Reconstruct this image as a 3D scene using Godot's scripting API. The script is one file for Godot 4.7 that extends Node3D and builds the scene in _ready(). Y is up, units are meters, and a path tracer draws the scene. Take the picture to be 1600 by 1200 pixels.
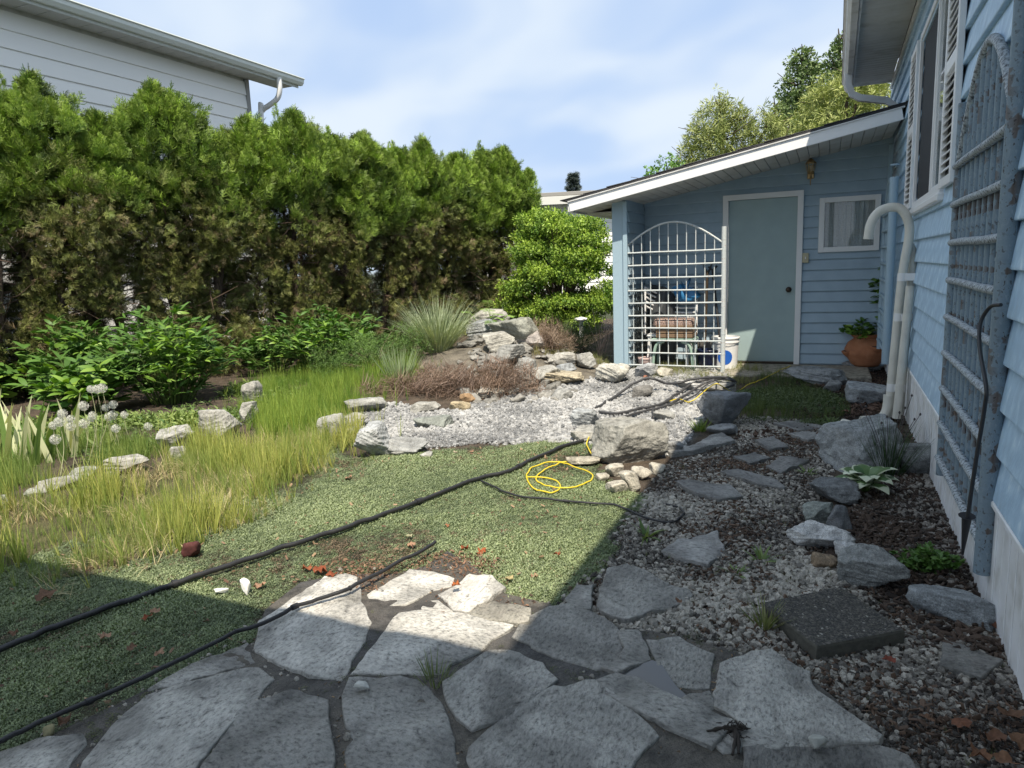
extends Node3D

const W := 0.58            # the plane of the blue house wall (x)
var rng := RandomNumberGenerator.new()
var n1 := FastNoiseLite.new()
var n2 := FastNoiseLite.new()
var taken := {}
var M := {}
var ico_cache := {}

class Mb:                  # collects triangles for one mesh
	var v := PackedVector3Array()
	var n := PackedVector3Array()
	var c := PackedColorArray()
	var i := PackedInt32Array()
	var col := Color(1, 1, 1)
	func vert(p: Vector3, nn: Vector3) -> int:
		v.append(p); n.append(nn); c.append(col)
		return v.size() - 1
	func idx(a: int, b: int, d: int) -> void:      # counter-clockwise seen from outside
		i.append(a); i.append(d); i.append(b)
	func tri(a: Vector3, b: Vector3, d: Vector3) -> void:
		var nn := (b - a).cross(d - a).normalized()
		idx(vert(a, nn), vert(b, nn), vert(d, nn))
	func quad(a: Vector3, b: Vector3, d: Vector3, e: Vector3) -> void:
		var nn := (d - a).cross(e - b).normalized()
		var k := vert(a, nn)
		vert(b, nn); vert(d, nn); vert(e, nn)
		idx(k, k + 1, k + 2); idx(k, k + 2, k + 3)
	func box(at: Vector3, s: Vector3, ch := 0.003, bs := Basis()) -> void:
		var h := s * 0.5
		ch = minf(ch, minf(h.x, minf(h.y, h.z)) * 0.9)
		var ax: Array[Vector3] = [Vector3.RIGHT, Vector3.UP, Vector3.BACK]
		for a in 3:
			for sg in [-1.0, 1.0]:
				var u := ax[(a + 1) % 3]
				var w := ax[(a + 2) % 3]
				var o: Vector3 = ax[a] * h[a] * sg
				var uu: Vector3 = u * (h[(a + 1) % 3] - ch)
				var ww: Vector3 = w * (h[(a + 2) % 3] - ch)
				if sg < 0: uu = -uu
				quad(at + bs * (o - uu - ww), at + bs * (o + uu - ww), at + bs * (o + uu + ww), at + bs * (o - uu + ww))
		if ch <= 0.0:
			return
		for a in 3:
			var b := (a + 1) % 3
			var d := (a + 2) % 3
			for s1 in [-1.0, 1.0]:
				for s2 in [-1.0, 1.0]:
					var p1 := Vector3(); var p2 := Vector3()
					p1[a] = h[a] * s1; p1[b] = (h[b] - ch) * s2
					p2[a] = (h[a] - ch) * s1; p2[b] = h[b] * s2
					var l := Vector3(); l[d] = h[d] - ch
					if s1 * s2 > 0: quad(at + bs * (p1 - l), at + bs * (p2 - l), at + bs * (p2 + l), at + bs * (p1 + l))
					else: quad(at + bs * (p1 + l), at + bs * (p2 + l), at + bs * (p2 - l), at + bs * (p1 - l))
		for s1 in [-1.0, 1.0]:
			for s2 in [-1.0, 1.0]:
				for s3 in [-1.0, 1.0]:
					var sv := Vector3(s1, s2, s3)
					var a := Vector3(h.x, h.y - ch, h.z - ch) * sv
					var b := Vector3(h.x - ch, h.y, h.z - ch) * sv
					var d := Vector3(h.x - ch, h.y - ch, h.z) * sv
					if s1 * s2 * s3 > 0: tri(at + bs * a, at + bs * b, at + bs * d)
					else: tri(at + bs * a, at + bs * d, at + bs * b)
	func tube(p: Array, r0: float, r1 := -1.0, sides := 8, caps := true, swell := 0.0) -> void:
		if r1 < 0: r1 = r0
		var first := v.size()
		var m := p.size()
		var u := Vector3.ZERO
		for k in m:
			var d: Vector3 = (p[mini(k + 1, m - 1)] - p[maxi(k - 1, 0)]).normalized()
			if k == 0:
				u = d.cross(Vector3.UP if absf(d.y) < 0.9 else Vector3.RIGHT).normalized()
			else:
				u = (u - d * u.dot(d)).normalized()
			var w := d.cross(u)
			var r: float = lerpf(r0, r1, float(k) / maxf(1, m - 1)) * (1.0 + swell * sin(k * 2.1))
			for s in sides:
				var a := TAU * s / sides
				var q := u * cos(a) + w * sin(a)
				vert(p[k] + q * r, q)
		for k in m - 1:
			for s in sides:
				var a := first + k * sides + s
				var b := first + k * sides + (s + 1) % sides
				idx(a, b, b + sides); idx(a, b + sides, a + sides)
		if caps:
			for e in 2:
				var k := 0 if e == 0 else m - 1
				var d: Vector3 = (p[0] - p[1]).normalized() if e == 0 else (p[m - 1] - p[m - 2]).normalized()
				var mid := vert(p[k], d)
				var ring := v.size()
				for s in sides: vert(v[first + k * sides + s], d)
				for s in sides:
					if e == 0: idx(mid, ring + (s + 1) % sides, ring + s)
					else: idx(mid, ring + s, ring + (s + 1) % sides)
	func lathe(prof: Array, segs := 24, at := Vector3.ZERO) -> void:     # prof: Vector2(radius, y), bottom to top outside
		var first := v.size()
		var m := prof.size()
		for k in m:
			var t: Vector2 = prof[mini(k + 1, m - 1)] - prof[maxi(k - 1, 0)]
			var nn := Vector2(t.y, -t.x).normalized()
			for s in segs:
				var a := TAU * s / segs
				vert(at + Vector3(cos(a) * prof[k].x, prof[k].y, sin(a) * prof[k].x), Vector3(cos(a) * nn.x, nn.y, sin(a) * nn.x))
		for k in m - 1:
			for s in segs:
				var a := first + k * segs + s
				var b := first + k * segs + (s + 1) % segs
				idx(a, b + segs, b); idx(a, a + segs, b + segs)
	# a bent strip from p along d, with surface normal side u; width wd tapering by shape
	func blade(p: Vector3, d: Vector3, side: Vector3, length: float, wd: float, droop: float, segs := 3, leafy := false, fold := 0.0) -> void:
		var q := p
		var dir := d.normalized()
		var prev := -1
		for k in segs + 1:
			var t := float(k) / segs
			var w := wd * (sin(PI * clampf(t * 0.92 + 0.08, 0, 1)) if leafy else (1.0 - t * t * 0.97)) * 0.5
			var nn := side.cross(dir).normalized()
			if nn.y < 0: nn = -nn
			var a := vert(q - side * w - nn * fold * w, nn)
			var b := vert(q + side * w - nn * fold * w, nn)
			if fold != 0.0:
				var m := vert(q, nn)
				if prev >= 0:
					two(prev, prev + 2, m, a, nn); two(prev + 2, prev + 1, b, m, nn)
			elif prev >= 0:
				two(prev, prev + 1, b, a, nn)
			prev = a
			q += dir * length / segs
			dir = (dir + Vector3(0, -droop / segs, 0)).normalized()
	func two(a: int, b: int, d: int, e: int, nn: Vector3) -> void:   # quad wound to agree with its normal
		if (v[b] - v[a]).cross(v[d] - v[a]).dot(nn) >= 0:
			idx(a, b, d); idx(a, d, e)
		else:
			idx(a, d, b); idx(a, e, d)
	func smooth() -> void:
		for k in n.size(): n[k] = Vector3.ZERO
		for k in range(0, i.size(), 3):
			var f := (v[i[k + 2]] - v[i[k]]).cross(v[i[k + 1]] - v[i[k]])
			n[i[k]] += f; n[i[k + 1]] += f; n[i[k + 2]] += f
		for k in n.size(): n[k] = n[k].normalized()
	func mesh() -> ArrayMesh:
		var a := []
		a.resize(Mesh.ARRAY_MAX)
		a[Mesh.ARRAY_VERTEX] = v; a[Mesh.ARRAY_NORMAL] = n; a[Mesh.ARRAY_COLOR] = c; a[Mesh.ARRAY_INDEX] = i
		var m := ArrayMesh.new()
		m.add_surface_from_arrays(Mesh.PRIMITIVE_TRIANGLES, a)
		return m

# ---------- naming
func numbered(s: String) -> String:
	if not taken.has(s):
		taken[s] = 0
		return s
	taken[s] += 1
	return "%s_%03d" % [s, taken[s]]

func tag(o: Node, label: String, category: String, group := "", kind := "") -> Node:
	o.set_meta("label", label)
	if category: o.set_meta("category", category)
	if group: o.set_meta("group", group)
	if kind: o.set_meta("kind", kind)
	return o

func thing(called: String, label: String, category: String, at := Vector3.ZERO, turn := 0.0, group := "") -> Node3D:
	var o := Node3D.new()
	o.name = numbered(called)
	add_child(o)
	o.position = at
	o.rotation.y = turn
	tag(o, label, category, group)
	return o

func obj(called: String, mesh, mat: Material, parent: Node = null, at := Vector3.ZERO, turn := 0.0) -> MeshInstance3D:
	var o := MeshInstance3D.new()
	o.mesh = mesh.mesh() if mesh is Mb else mesh
	o.material_override = mat
	o.position = at
	o.rotation.y = turn
	if parent == null:
		o.name = numbered(called)
		add_child(o)
	else:
		var k := 0
		var s := called
		while parent.has_node(s):
			k += 1
			s = "%s_%03d" % [called, k]
		o.name = s
		parent.add_child(o)
	return o

func many(called: String, mesh, mat: Material, xf: Array, cols: PackedColorArray, parent: Node = null) -> MultiMeshInstance3D:
	var mm := MultiMesh.new()
	mm.transform_format = MultiMesh.TRANSFORM_3D
	mm.use_colors = true
	mm.mesh = mesh.mesh() if mesh is Mb else mesh
	mm.instance_count = xf.size()
	for k in xf.size():
		mm.set_instance_transform(k, xf[k])
		mm.set_instance_color(k, cols[k])
	var o := MultiMeshInstance3D.new()
	o.multimesh = mm
	o.material_override = mat
	o.set_meta("kind", "stuff")
	if parent == null:
		o.name = numbered(called)
		add_child(o)
	else:
		o.name = called
		parent.add_child(o, true)
	return o

# ---------- materials
func lin(r: float, g: float, b: float) -> Color: return Color(r, g, b).linear_to_srgb()

func ntex(sd: int, freq: float, ramp: Array, oct := 5, type := FastNoiseLite.TYPE_SIMPLEX_SMOOTH, size := 512, fractal := FastNoiseLite.FRACTAL_FBM, gain := 0.5) -> NoiseTexture2D:
	var t := NoiseTexture2D.new()
	var f := FastNoiseLite.new()
	f.seed = sd; f.frequency = freq; f.fractal_octaves = oct; f.noise_type = type; f.fractal_type = fractal; f.fractal_gain = gain
	t.noise = f
	t.width = size; t.height = size
	t.seamless = true
	if ramp.size():
		var g := Gradient.new()
		var off := PackedFloat32Array()
		var cols := PackedColorArray()
		for k in range(0, ramp.size(), 2):
			off.append(ramp[k])
			var c = ramp[k + 1]
			cols.append((Color(c, c, c) if c is float else c).linear_to_srgb())
		g.offsets = off; g.colors = cols
		t.color_ramp = g
	return t

func mat(c: Color, rough := 0.8, tex: Texture2D = null, scale := 1.0, bump: Texture2D = null, cm := 0.3, back := Color(0, 0, 0), detail: Texture2D = null, dscale := 3.0) -> StandardMaterial3D:
	var m := StandardMaterial3D.new()
	m.albedo_color = c.linear_to_srgb()
	m.roughness = rough
	m.vertex_color_use_as_albedo = true
	m.uv1_triplanar = true
	m.uv1_world_triplanar = true
	m.uv1_scale = Vector3.ONE * scale
	m.uv2_triplanar = true
	m.uv2_world_triplanar = true
	m.uv2_scale = Vector3.ONE * dscale
	if tex: m.albedo_texture = tex
	if bump:
		m.heightmap_enabled = true
		m.heightmap_texture = bump
		m.heightmap_scale = cm
	if back != Color(0, 0, 0):
		m.backlight_enabled = true
		m.backlight = back.linear_to_srgb()
	if detail:
		m.detail_enabled = true
		m.detail_albedo = detail
		m.detail_blend_mode = BaseMaterial3D.BLEND_MODE_MUL
		m.detail_uv_layer = BaseMaterial3D.DETAIL_UV_2
	return m

func glossy(c: Color, rough: float, metal := 0.0) -> StandardMaterial3D:
	var m := mat(c, rough)
	m.metallic = metal
	return m

# ---------- shapes
func poly(flat: Array) -> PackedVector2Array:
	var p := PackedVector2Array()
	for k in range(0, flat.size(), 2): p.append(Vector2(flat[k], flat[k + 1]))
	return p

func path3(flat: Array, per := 6) -> Array:      # a smooth curve through points x, y, z
	var p: Array[Vector3] = []
	for k in range(0, flat.size(), 3): p.append(Vector3(flat[k], flat[k + 1], flat[k + 2]))
	return curve(p, per)

func curve(p: Array, per := 6) -> Array:
	var out: Array[Vector3] = []
	for k in p.size() - 1:
		for s in per:
			out.append((p[k] as Vector3).cubic_interpolate(p[k + 1], p[maxi(k - 1, 0)], p[mini(k + 2, p.size() - 1)], float(s) / per))
	out.append(p[p.size() - 1])
	return out

func bump_at(x: float, z: float, cx: float, cz: float, r: float, h: float) -> float:
	var d := Vector2(x - cx, z - cz).length() / r
	return h * (1.0 - smoothstep(0.0, 1.0, d))

func ground_h(x: float, z: float) -> float:
	var h := n1.get_noise_2d(x * 90.0, z * 90.0) * 0.008
	h += bump_at(x, z, -3.9, -8.3, 1.7, 0.3)
	h += bump_at(x, z, -4.7, -7.2, 1.5, 0.12)
	h += 0.05 * smoothstep(-7.0, -8.2, z) * smoothstep(0.4, -0.6, x)
	h += 0.15 * smoothstep(-9.0, -12.0, z) * smoothstep(-2.0, -3.0, x)
	h -= 0.03 * smoothstep(-7.6, -6.6, z) * (1.0 - smoothstep(-5.2, -4.6, z)) * smoothstep(-3.9, -3.2, x) * (1.0 - smoothstep(-1.4, -0.9, x))
	return h

func on_ground(x: float, z: float, up := 0.0) -> Vector3: return Vector3(x, ground_h(x, z) + up, z)

func ico(level: int) -> Array:
	if ico_cache.has(level): return ico_cache[level]
	var t := (1.0 + sqrt(5.0)) / 2.0
	var v: Array[Vector3] = []
	for a in [[-1, t, 0], [1, t, 0], [-1, -t, 0], [1, -t, 0], [0, -1, t], [0, 1, t], [0, -1, -t], [0, 1, -t], [t, 0, -1], [t, 0, 1], [-t, 0, -1], [-t, 0, 1]]:
		v.append(Vector3(a[0], a[1], a[2]).normalized())
	var f := [0, 11, 5, 0, 5, 1, 0, 1, 7, 0, 7, 10, 0, 10, 11, 1, 5, 9, 5, 11, 4, 11, 10, 2, 10, 7, 6, 7, 1, 8, 3, 9, 4, 3, 4, 2, 3, 2, 6, 3, 6, 8, 3, 8, 9, 4, 9, 5, 2, 4, 11, 6, 2, 10, 8, 6, 7, 9, 8, 1]
	for l in level:
		var mids := {}
		var g := []
		for k in range(0, f.size(), 3):
			var e := []
			for s in 3:
				var a: int = f[k + s]
				var b: int = f[k + (s + 1) % 3]
				var key := mini(a, b) * 100000 + maxi(a, b)
				if not mids.has(key):
					mids[key] = v.size()
					v.append((v[a] + v[b]).normalized())
				e.append(mids[key])
			g.append_array([f[k], e[0], e[2], f[k + 1], e[1], e[0], f[k + 2], e[2], e[1], e[0], e[1], e[2]])
		f = g
	ico_cache[level] = [v, f]
	return ico_cache[level]

# a broken stone: planes cut from a ball, then worn and split along its layers; base at y = 0, a little sunk
func rock(sd: int, size: Vector3, level := 4, tint := Color(0.6, 0.6, 0.6), layered := 0.5, sharp := 1.0) -> Mb:
	var r := RandomNumberGenerator.new()
	r.seed = sd
	var planes: Array[Vector3] = []
	var dist: Array[float] = []
	for k in 13:
		planes.append(Vector3(r.randfn(), r.randfn(), r.randfn()).normalized())
		dist.append(lerpf(1.0, r.randf_range(0.55, 0.95), sharp))
	planes.append(Vector3(r.randf_range(-0.25, 0.25), 1, r.randf_range(-0.25, 0.25)).normalized()); dist.append(r.randf_range(0.5, 0.8))
	var lay := Vector3(r.randf_range(-0.5, 0.5), 1, r.randf_range(-0.5, 0.5)).normalized()
	var off := Vector3(r.randf(), r.randf(), r.randf()) * 50.0
	var b := Mb.new()
	var data := ico(level)
	var lo := Vector3.ONE * 9; var hi := -lo
	var pts := PackedVector3Array()
	for d: Vector3 in data[0]:
		var best := 1.3
		for k in planes.size():
			var c := d.dot(planes[k])
			if c > 0.08: best = minf(best, dist[k] / c)
		var p := d * best
		var q := p + off
		var rough := n1.get_noise_3d(q.x * 60, q.y * 60, q.z * 60) * 0.10 + n1.get_noise_3d(q.x * 200, q.y * 200, q.z * 200) * 0.05
		var s := p.dot(lay)
		var l := n1.get_noise_3d(q.x * 25 + s * 500.0, s * 700.0 + off.x, q.z * 25) * 0.10 * layered
		p *= 1.0 + rough + l
		pts.append(p)
		lo = lo.min(p); hi = hi.max(p)
	var mid := (lo + hi) * 0.5
	var sc := size / (hi - lo)
	sc.y *= 1.2
	for p in pts:
		var q := (p - mid) * sc
		q.y += size.y * 0.4
		var k := n1.get_noise_3d(p.x * 90 + off.x * 9, p.y * 90, p.z * 90)
		var s := p.dot(lay)
		var st := n2.get_noise_2d(s * 260.0, off.z * 40)
		b.col = tint * (1.0 + 0.3 * k + 0.25 * st * layered)
		b.col.a = 1
		b.vert(q, Vector3.UP)
	var f: Array = data[1]
	for k in range(0, f.size(), 3): b.idx(f[k], f[k + 1], f[k + 2])
	b.smooth()
	return b

func inset(p: PackedVector2Array, d: float) -> PackedVector2Array:
	var r := Geometry2D.offset_polygon(p, -d, Geometry2D.JOIN_MITER)
	return r[0] if r.size() else p

# a cleft flagstone; outline in world x, z; top at y
func slab(flat: Array, top: float, sd: int, tint: Color, thick := 0.04) -> Mb:
	var r := RandomNumberGenerator.new()
	r.seed = sd
	var p := inset(poly(flat), -0.013)
	if Geometry2D.is_polygon_clockwise(p): p.reverse()
	var edge := PackedVector2Array()
	for k in p.size():
		var a := p[k]
		var b := p[(k + 1) % p.size()]
		var m := maxi(1, int(a.distance_to(b) / 0.03))
		var nn := (b - a).orthogonal().normalized()
		for s in m:
			var q := a.lerp(b, float(s) / m)
			var w := n1.get_noise_2d(q.x * 500 + sd * 7, q.y * 500) * 0.010 + n1.get_noise_2d(q.x * 2200, q.y * 2200) * 0.007
			edge.append(q + nn * w)
	var inner := PackedVector2Array()
	for k in edge.size():
		var t := (edge[(k + 1) % edge.size()] - edge[(k - 1 + edge.size()) % edge.size()]).normalized()
		var q := edge[k] + Vector2(-t.y, t.x) * 0.005
		inner.append(q)
	var pts := inner.duplicate()
	var deep := inset(inner, 0.012)
	var bb := Rect2(edge[0], Vector2.ZERO)
	for q in edge: bb = bb.expand(q)
	var step := maxf(0.02, sqrt(bb.get_area()) / 26.0)
	for ix in int(bb.size.x / step) + 1:
		for iz in int(bb.size.y / step) + 1:
			var q := bb.position + Vector2(ix + r.randf() * 0.6, iz + r.randf() * 0.6) * step
			if Geometry2D.is_point_in_polygon(q, deep): pts.append(q)
	var tr := Geometry2D.triangulate_delaunay(pts)
	var mb := Mb.new()
	var tilt := Vector2(r.randfn(), r.randfn()) * 0.006
	var turn := r.randf() * TAU
	var mid := bb.get_center()
	for q in pts:
		var u := q.rotated(turn)
		var big := n1.get_noise_2d(u.x * 130 + sd * 13, u.y * 330)
		var h := top + (q - mid).dot(tilt) + smoothstep(-0.05, 0.02, big) * 0.005 + smoothstep(0.2, 0.24, big) * 0.004 + n1.get_noise_2d(u.x * 700, u.y * 1300) * 0.003
		var k := n2.get_noise_2d(u.x * 180 + sd, u.y * 500)
		var stain := smoothstep(0.12, 0.4, n1.get_noise_2d(q.x * 210 + 70, q.y * 210))
		mb.col = tint * (1.0 + 0.45 * k + 0.2 * big) * (1.0 - 0.35 * stain)
		mb.col.a = 1
		# thin flakes broken away along the rim
		var rim := 1.0
		for e in range(0, edge.size(), 2): rim = minf(rim, q.distance_squared_to(edge[e]))
		var flake := smoothstep(-0.02, 0.06, n1.get_noise_2d(q.x * 420 + sd * 5, q.y * 420 + 90)) * smoothstep(0.075, 0.05, sqrt(rim) + 0.03 * n2.get_noise_2d(q.x * 500, q.y * 500))
		h -= flake * 0.0045
		mb.col = mb.col * (1.0 - 0.22 * flake)
		mb.col.a = 1
		mb.vert(Vector3(q.x, h, q.y), Vector3.UP)
	for k in range(0, tr.size(), 3):
		var c := (pts[tr[k]] + pts[tr[k + 1]] + pts[tr[k + 2]]) / 3.0
		if not Geometry2D.is_point_in_polygon(c, inner): continue
		if (pts[tr[k + 1]] - pts[tr[k]]).cross(pts[tr[k + 2]] - pts[tr[k]]) < 0: mb.idx(tr[k], tr[k + 1], tr[k + 2])
		else: mb.idx(tr[k], tr[k + 2], tr[k + 1])
	mb.col = tint * 0.8
	mb.col.a = 1
	var m := edge.size()
	var ring := mb.v.size()
	for k in m: mb.vert(Vector3(edge[k].x, mb.v[k].y - 0.0045, edge[k].y), Vector3.UP)
	for k in m: mb.vert(Vector3(edge[k].x, top - thick, edge[k].y), Vector3.UP)
	for k in m:
		var j := (k + 1) % m
		mb.idx(k, j, ring + j); mb.idx(k, ring + j, ring + k)
		mb.idx(ring + k, ring + j, ring + m + j); mb.idx(ring + k, ring + m + j, ring + m + k)
	mb.smooth()
	return mb

# a grid of ground over a polygon, at height up above the terrain
func sheet(p: PackedVector2Array, up: float, step: float, colfn: Callable) -> Mb:
	var bb := Rect2(p[0], Vector2.ZERO)
	for q in p: bb = bb.expand(q)
	var pts := p.duplicate()
	var deep := inset(p, step * 0.4)
	for ix in int(bb.size.x / step) + 1:
		for iz in int(bb.size.y / step) + 1:
			var q := bb.position + Vector2(ix, iz) * step
			if Geometry2D.is_point_in_polygon(q, deep): pts.append(q)
	var tr := Geometry2D.triangulate_delaunay(pts)
	var b := Mb.new()
	for q in pts:
		b.col = colfn.call(q.x, q.y)
		b.vert(on_ground(q.x, q.y, up), Vector3.UP)
	for k in range(0, tr.size(), 3):
		var c := (pts[tr[k]] + pts[tr[k + 1]] + pts[tr[k + 2]]) / 3.0
		if not Geometry2D.is_point_in_polygon(c, p): continue
		if (pts[tr[k + 1]] - pts[tr[k]]).cross(pts[tr[k + 2]] - pts[tr[k]]) < 0: b.idx(tr[k], tr[k + 1], tr[k + 2])
		else: b.idx(tr[k], tr[k + 2], tr[k + 1])
	b.smooth()
	return b

# copies of a small mesh strewn over a polygon
func strew(called: String, label: String, category: String, mesh, m: Material, p: PackedVector2Array, count: int, s0: float, s1: float, c0: Color, c1: Color, sd: int, up := 0.0, squash := 1.0, tumble := false, patch := 0.0, far_thin := 0.0, avoid: Array = [], lean := 0.15, soft := 0.04) -> void:
	var r := RandomNumberGenerator.new()
	r.seed = sd
	var bb := Rect2(p[0], Vector2.ZERO)
	for q in p: bb = bb.expand(q)
	var xf := []
	var cols := PackedColorArray()
	var tries := 0
	while xf.size() < count and tries < count * 12:
		tries += 1
		var q := bb.position + Vector2(r.randf(), r.randf()) * bb.size
		if not Geometry2D.is_point_in_polygon(q + Vector2(r.randfn(), r.randfn()) * soft + Vector2(n1.get_noise_2d(q.x * 200, q.y * 200), n1.get_noise_2d(q.x * 200 + 300, q.y * 200)) * soft * 2.5, p): continue
		var k := n2.get_noise_2d(q.x * 95 + sd * 31, q.y * 95)
		if patch > 0.0 and k * 1.6 + r.randfn() * 0.25 < patch - 0.6: continue
		if far_thin > 0.0 and r.randf() < far_thin * (q.length() - 2.5) / 6.0: continue
		var skip := false
		for a: PackedVector2Array in avoid:
			if Geometry2D.is_point_in_polygon(q, a): skip = true; break
		if skip: continue
		var s := lerpf(s0, s1, pow(r.randf(), 1.6)) * (1.0 + 0.55 * k)
		var bs: Basis
		if tumble:
			bs = Basis(Vector3(r.randfn(), r.randfn(), r.randfn()).normalized(), r.randf() * TAU) * Basis.from_scale(Vector3(s, s * squash * r.randf_range(0.7, 1.3), s * r.randf_range(0.7, 1.3)))
		else:
			bs = Basis(Vector3(r.randfn(), 0.001, r.randfn()).normalized(), r.randfn() * lean) * Basis(Vector3.UP, r.randf() * TAU) * Basis.from_scale(Vector3(s, s * squash * r.randf_range(0.75, 1.25), s))
		xf.append(Transform3D(bs, on_ground(q.x, q.y, up + (r.randf_range(-0.2, 0.5) * s if tumble else 0.0))))
		var t := clampf(0.45 + k * 0.8 + r.randfn() * 0.33, 0, 1)
		cols.append(c0.lerp(c1, t))
	tag(many(called, mesh, m, xf, cols), label, category, "", "stuff")

func pebble(sd: int) -> Mb:
	var r := RandomNumberGenerator.new()
	r.seed = sd
	var b := Mb.new()
	var data := ico(1)
	for d: Vector3 in data[0]:
		var p: Vector3 = d * (1.0 + n1.get_noise_3d(d.x * 90 + sd * 10, d.y * 90, d.z * 90) * 0.75) * Vector3(0.62, 0.38, 0.5)
		b.vert(p, d)
	var f: Array = data[1]
	var g := Mb.new()
	for k in range(0, f.size(), 3): g.tri(b.v[f[k]], b.v[f[k + 1]], b.v[f[k + 2]])
	return g

func grass_tuft(blades: int, length: float, width: float, spread: float, droop: float, sd: int, segs := 4) -> Mb:
	var r := RandomNumberGenerator.new()
	r.seed = sd
	var b := Mb.new()
	for k in blades:
		var a := r.randf() * TAU
		var out := Vector3(cos(a), 0, sin(a))
		var side := Vector3(-sin(a), 0, cos(a)).rotated(Vector3.UP, r.randfn() * 0.5)
		b.col = Color.WHITE * r.randf_range(0.8, 1.15)
		b.col.a = 1
		b.blade(out * r.randf() * 0.02, Vector3(0, 1, 0) + out * r.randf() * spread, side, length * r.randf_range(0.5, 1.1), width * r.randf_range(0.7, 1.2), droop * r.randf_range(0.3, 1.4), segs)
	return b

func leaf(length: float, width: float, droop: float, segs := 4, fold := 0.25) -> Mb:
	var b := Mb.new()
	b.blade(Vector3.ZERO, Vector3(0, 0.25, 1), Vector3.RIGHT, length, width, droop, segs, true, fold)
	return b

func facing(d: Vector3, roll := 0.0) -> Basis:       # local +z looks along d
	var z := d.normalized()
	var x := Vector3.UP.cross(z)
	x = x.normalized() if x.length() > 0.01 else Vector3.RIGHT
	return Basis(x, z.cross(x), z) * Basis(Vector3.BACK, roll)

# ---------- the sky
func sky_image() -> Image:
	var im := Image.create(1024, 512, false, Image.FORMAT_RGBF)
	var f := FastNoiseLite.new()
	f.seed = 5; f.frequency = 1.0; f.fractal_octaves = 5; f.fractal_gain = 0.45
	for y in 512:
		var up := (0.5 - (y + 0.5) / 512.0) * PI
		for x in 1024:
			var a := ((x + 0.5) / 1024.0 - 0.5) * TAU
			var d := Vector3(sin(a) * cos(up), sin(up), -cos(a) * cos(up))
			var e := maxf(d.y, 0.0)
			var c := Color(0.275, 0.355, 0.475).lerp(Color(0.185, 0.26, 0.41), pow(e, 0.6))
			if d.y > -0.02:
				var q := Vector2(d.x, d.z) / (e + 0.22)
				var w := Vector2(q.x * 0.75 + q.y * 0.65, -q.x * 0.65 + q.y * 0.75)
				var warp := f.get_noise_2d(w.x * 0.5 + 9.0, w.y * 0.5) * 0.5
				var k := f.get_noise_2d(w.x * 0.42 + warp, w.y * 1.15 + warp)
				k += 0.16 * f.get_noise_2d(w.x * 1.2 + 40.0, w.y * 3.2)
				var left := smoothstep(-0.3, 0.9, -d.x) * 0.22 + smoothstep(0.35, 0.75, e) * 0.25
				var t := smoothstep(-0.42, 0.55, k + left) * 0.8
				t = lerpf(t, 0.62, smoothstep(0.12, 0.0, e) * 0.7)
				c = c.lerp(Color(0.40, 0.44, 0.475), t)
			else:
				c = Color(0.2, 0.22, 0.2)
			im.set_pixel(x, y, c)
	return im

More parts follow.
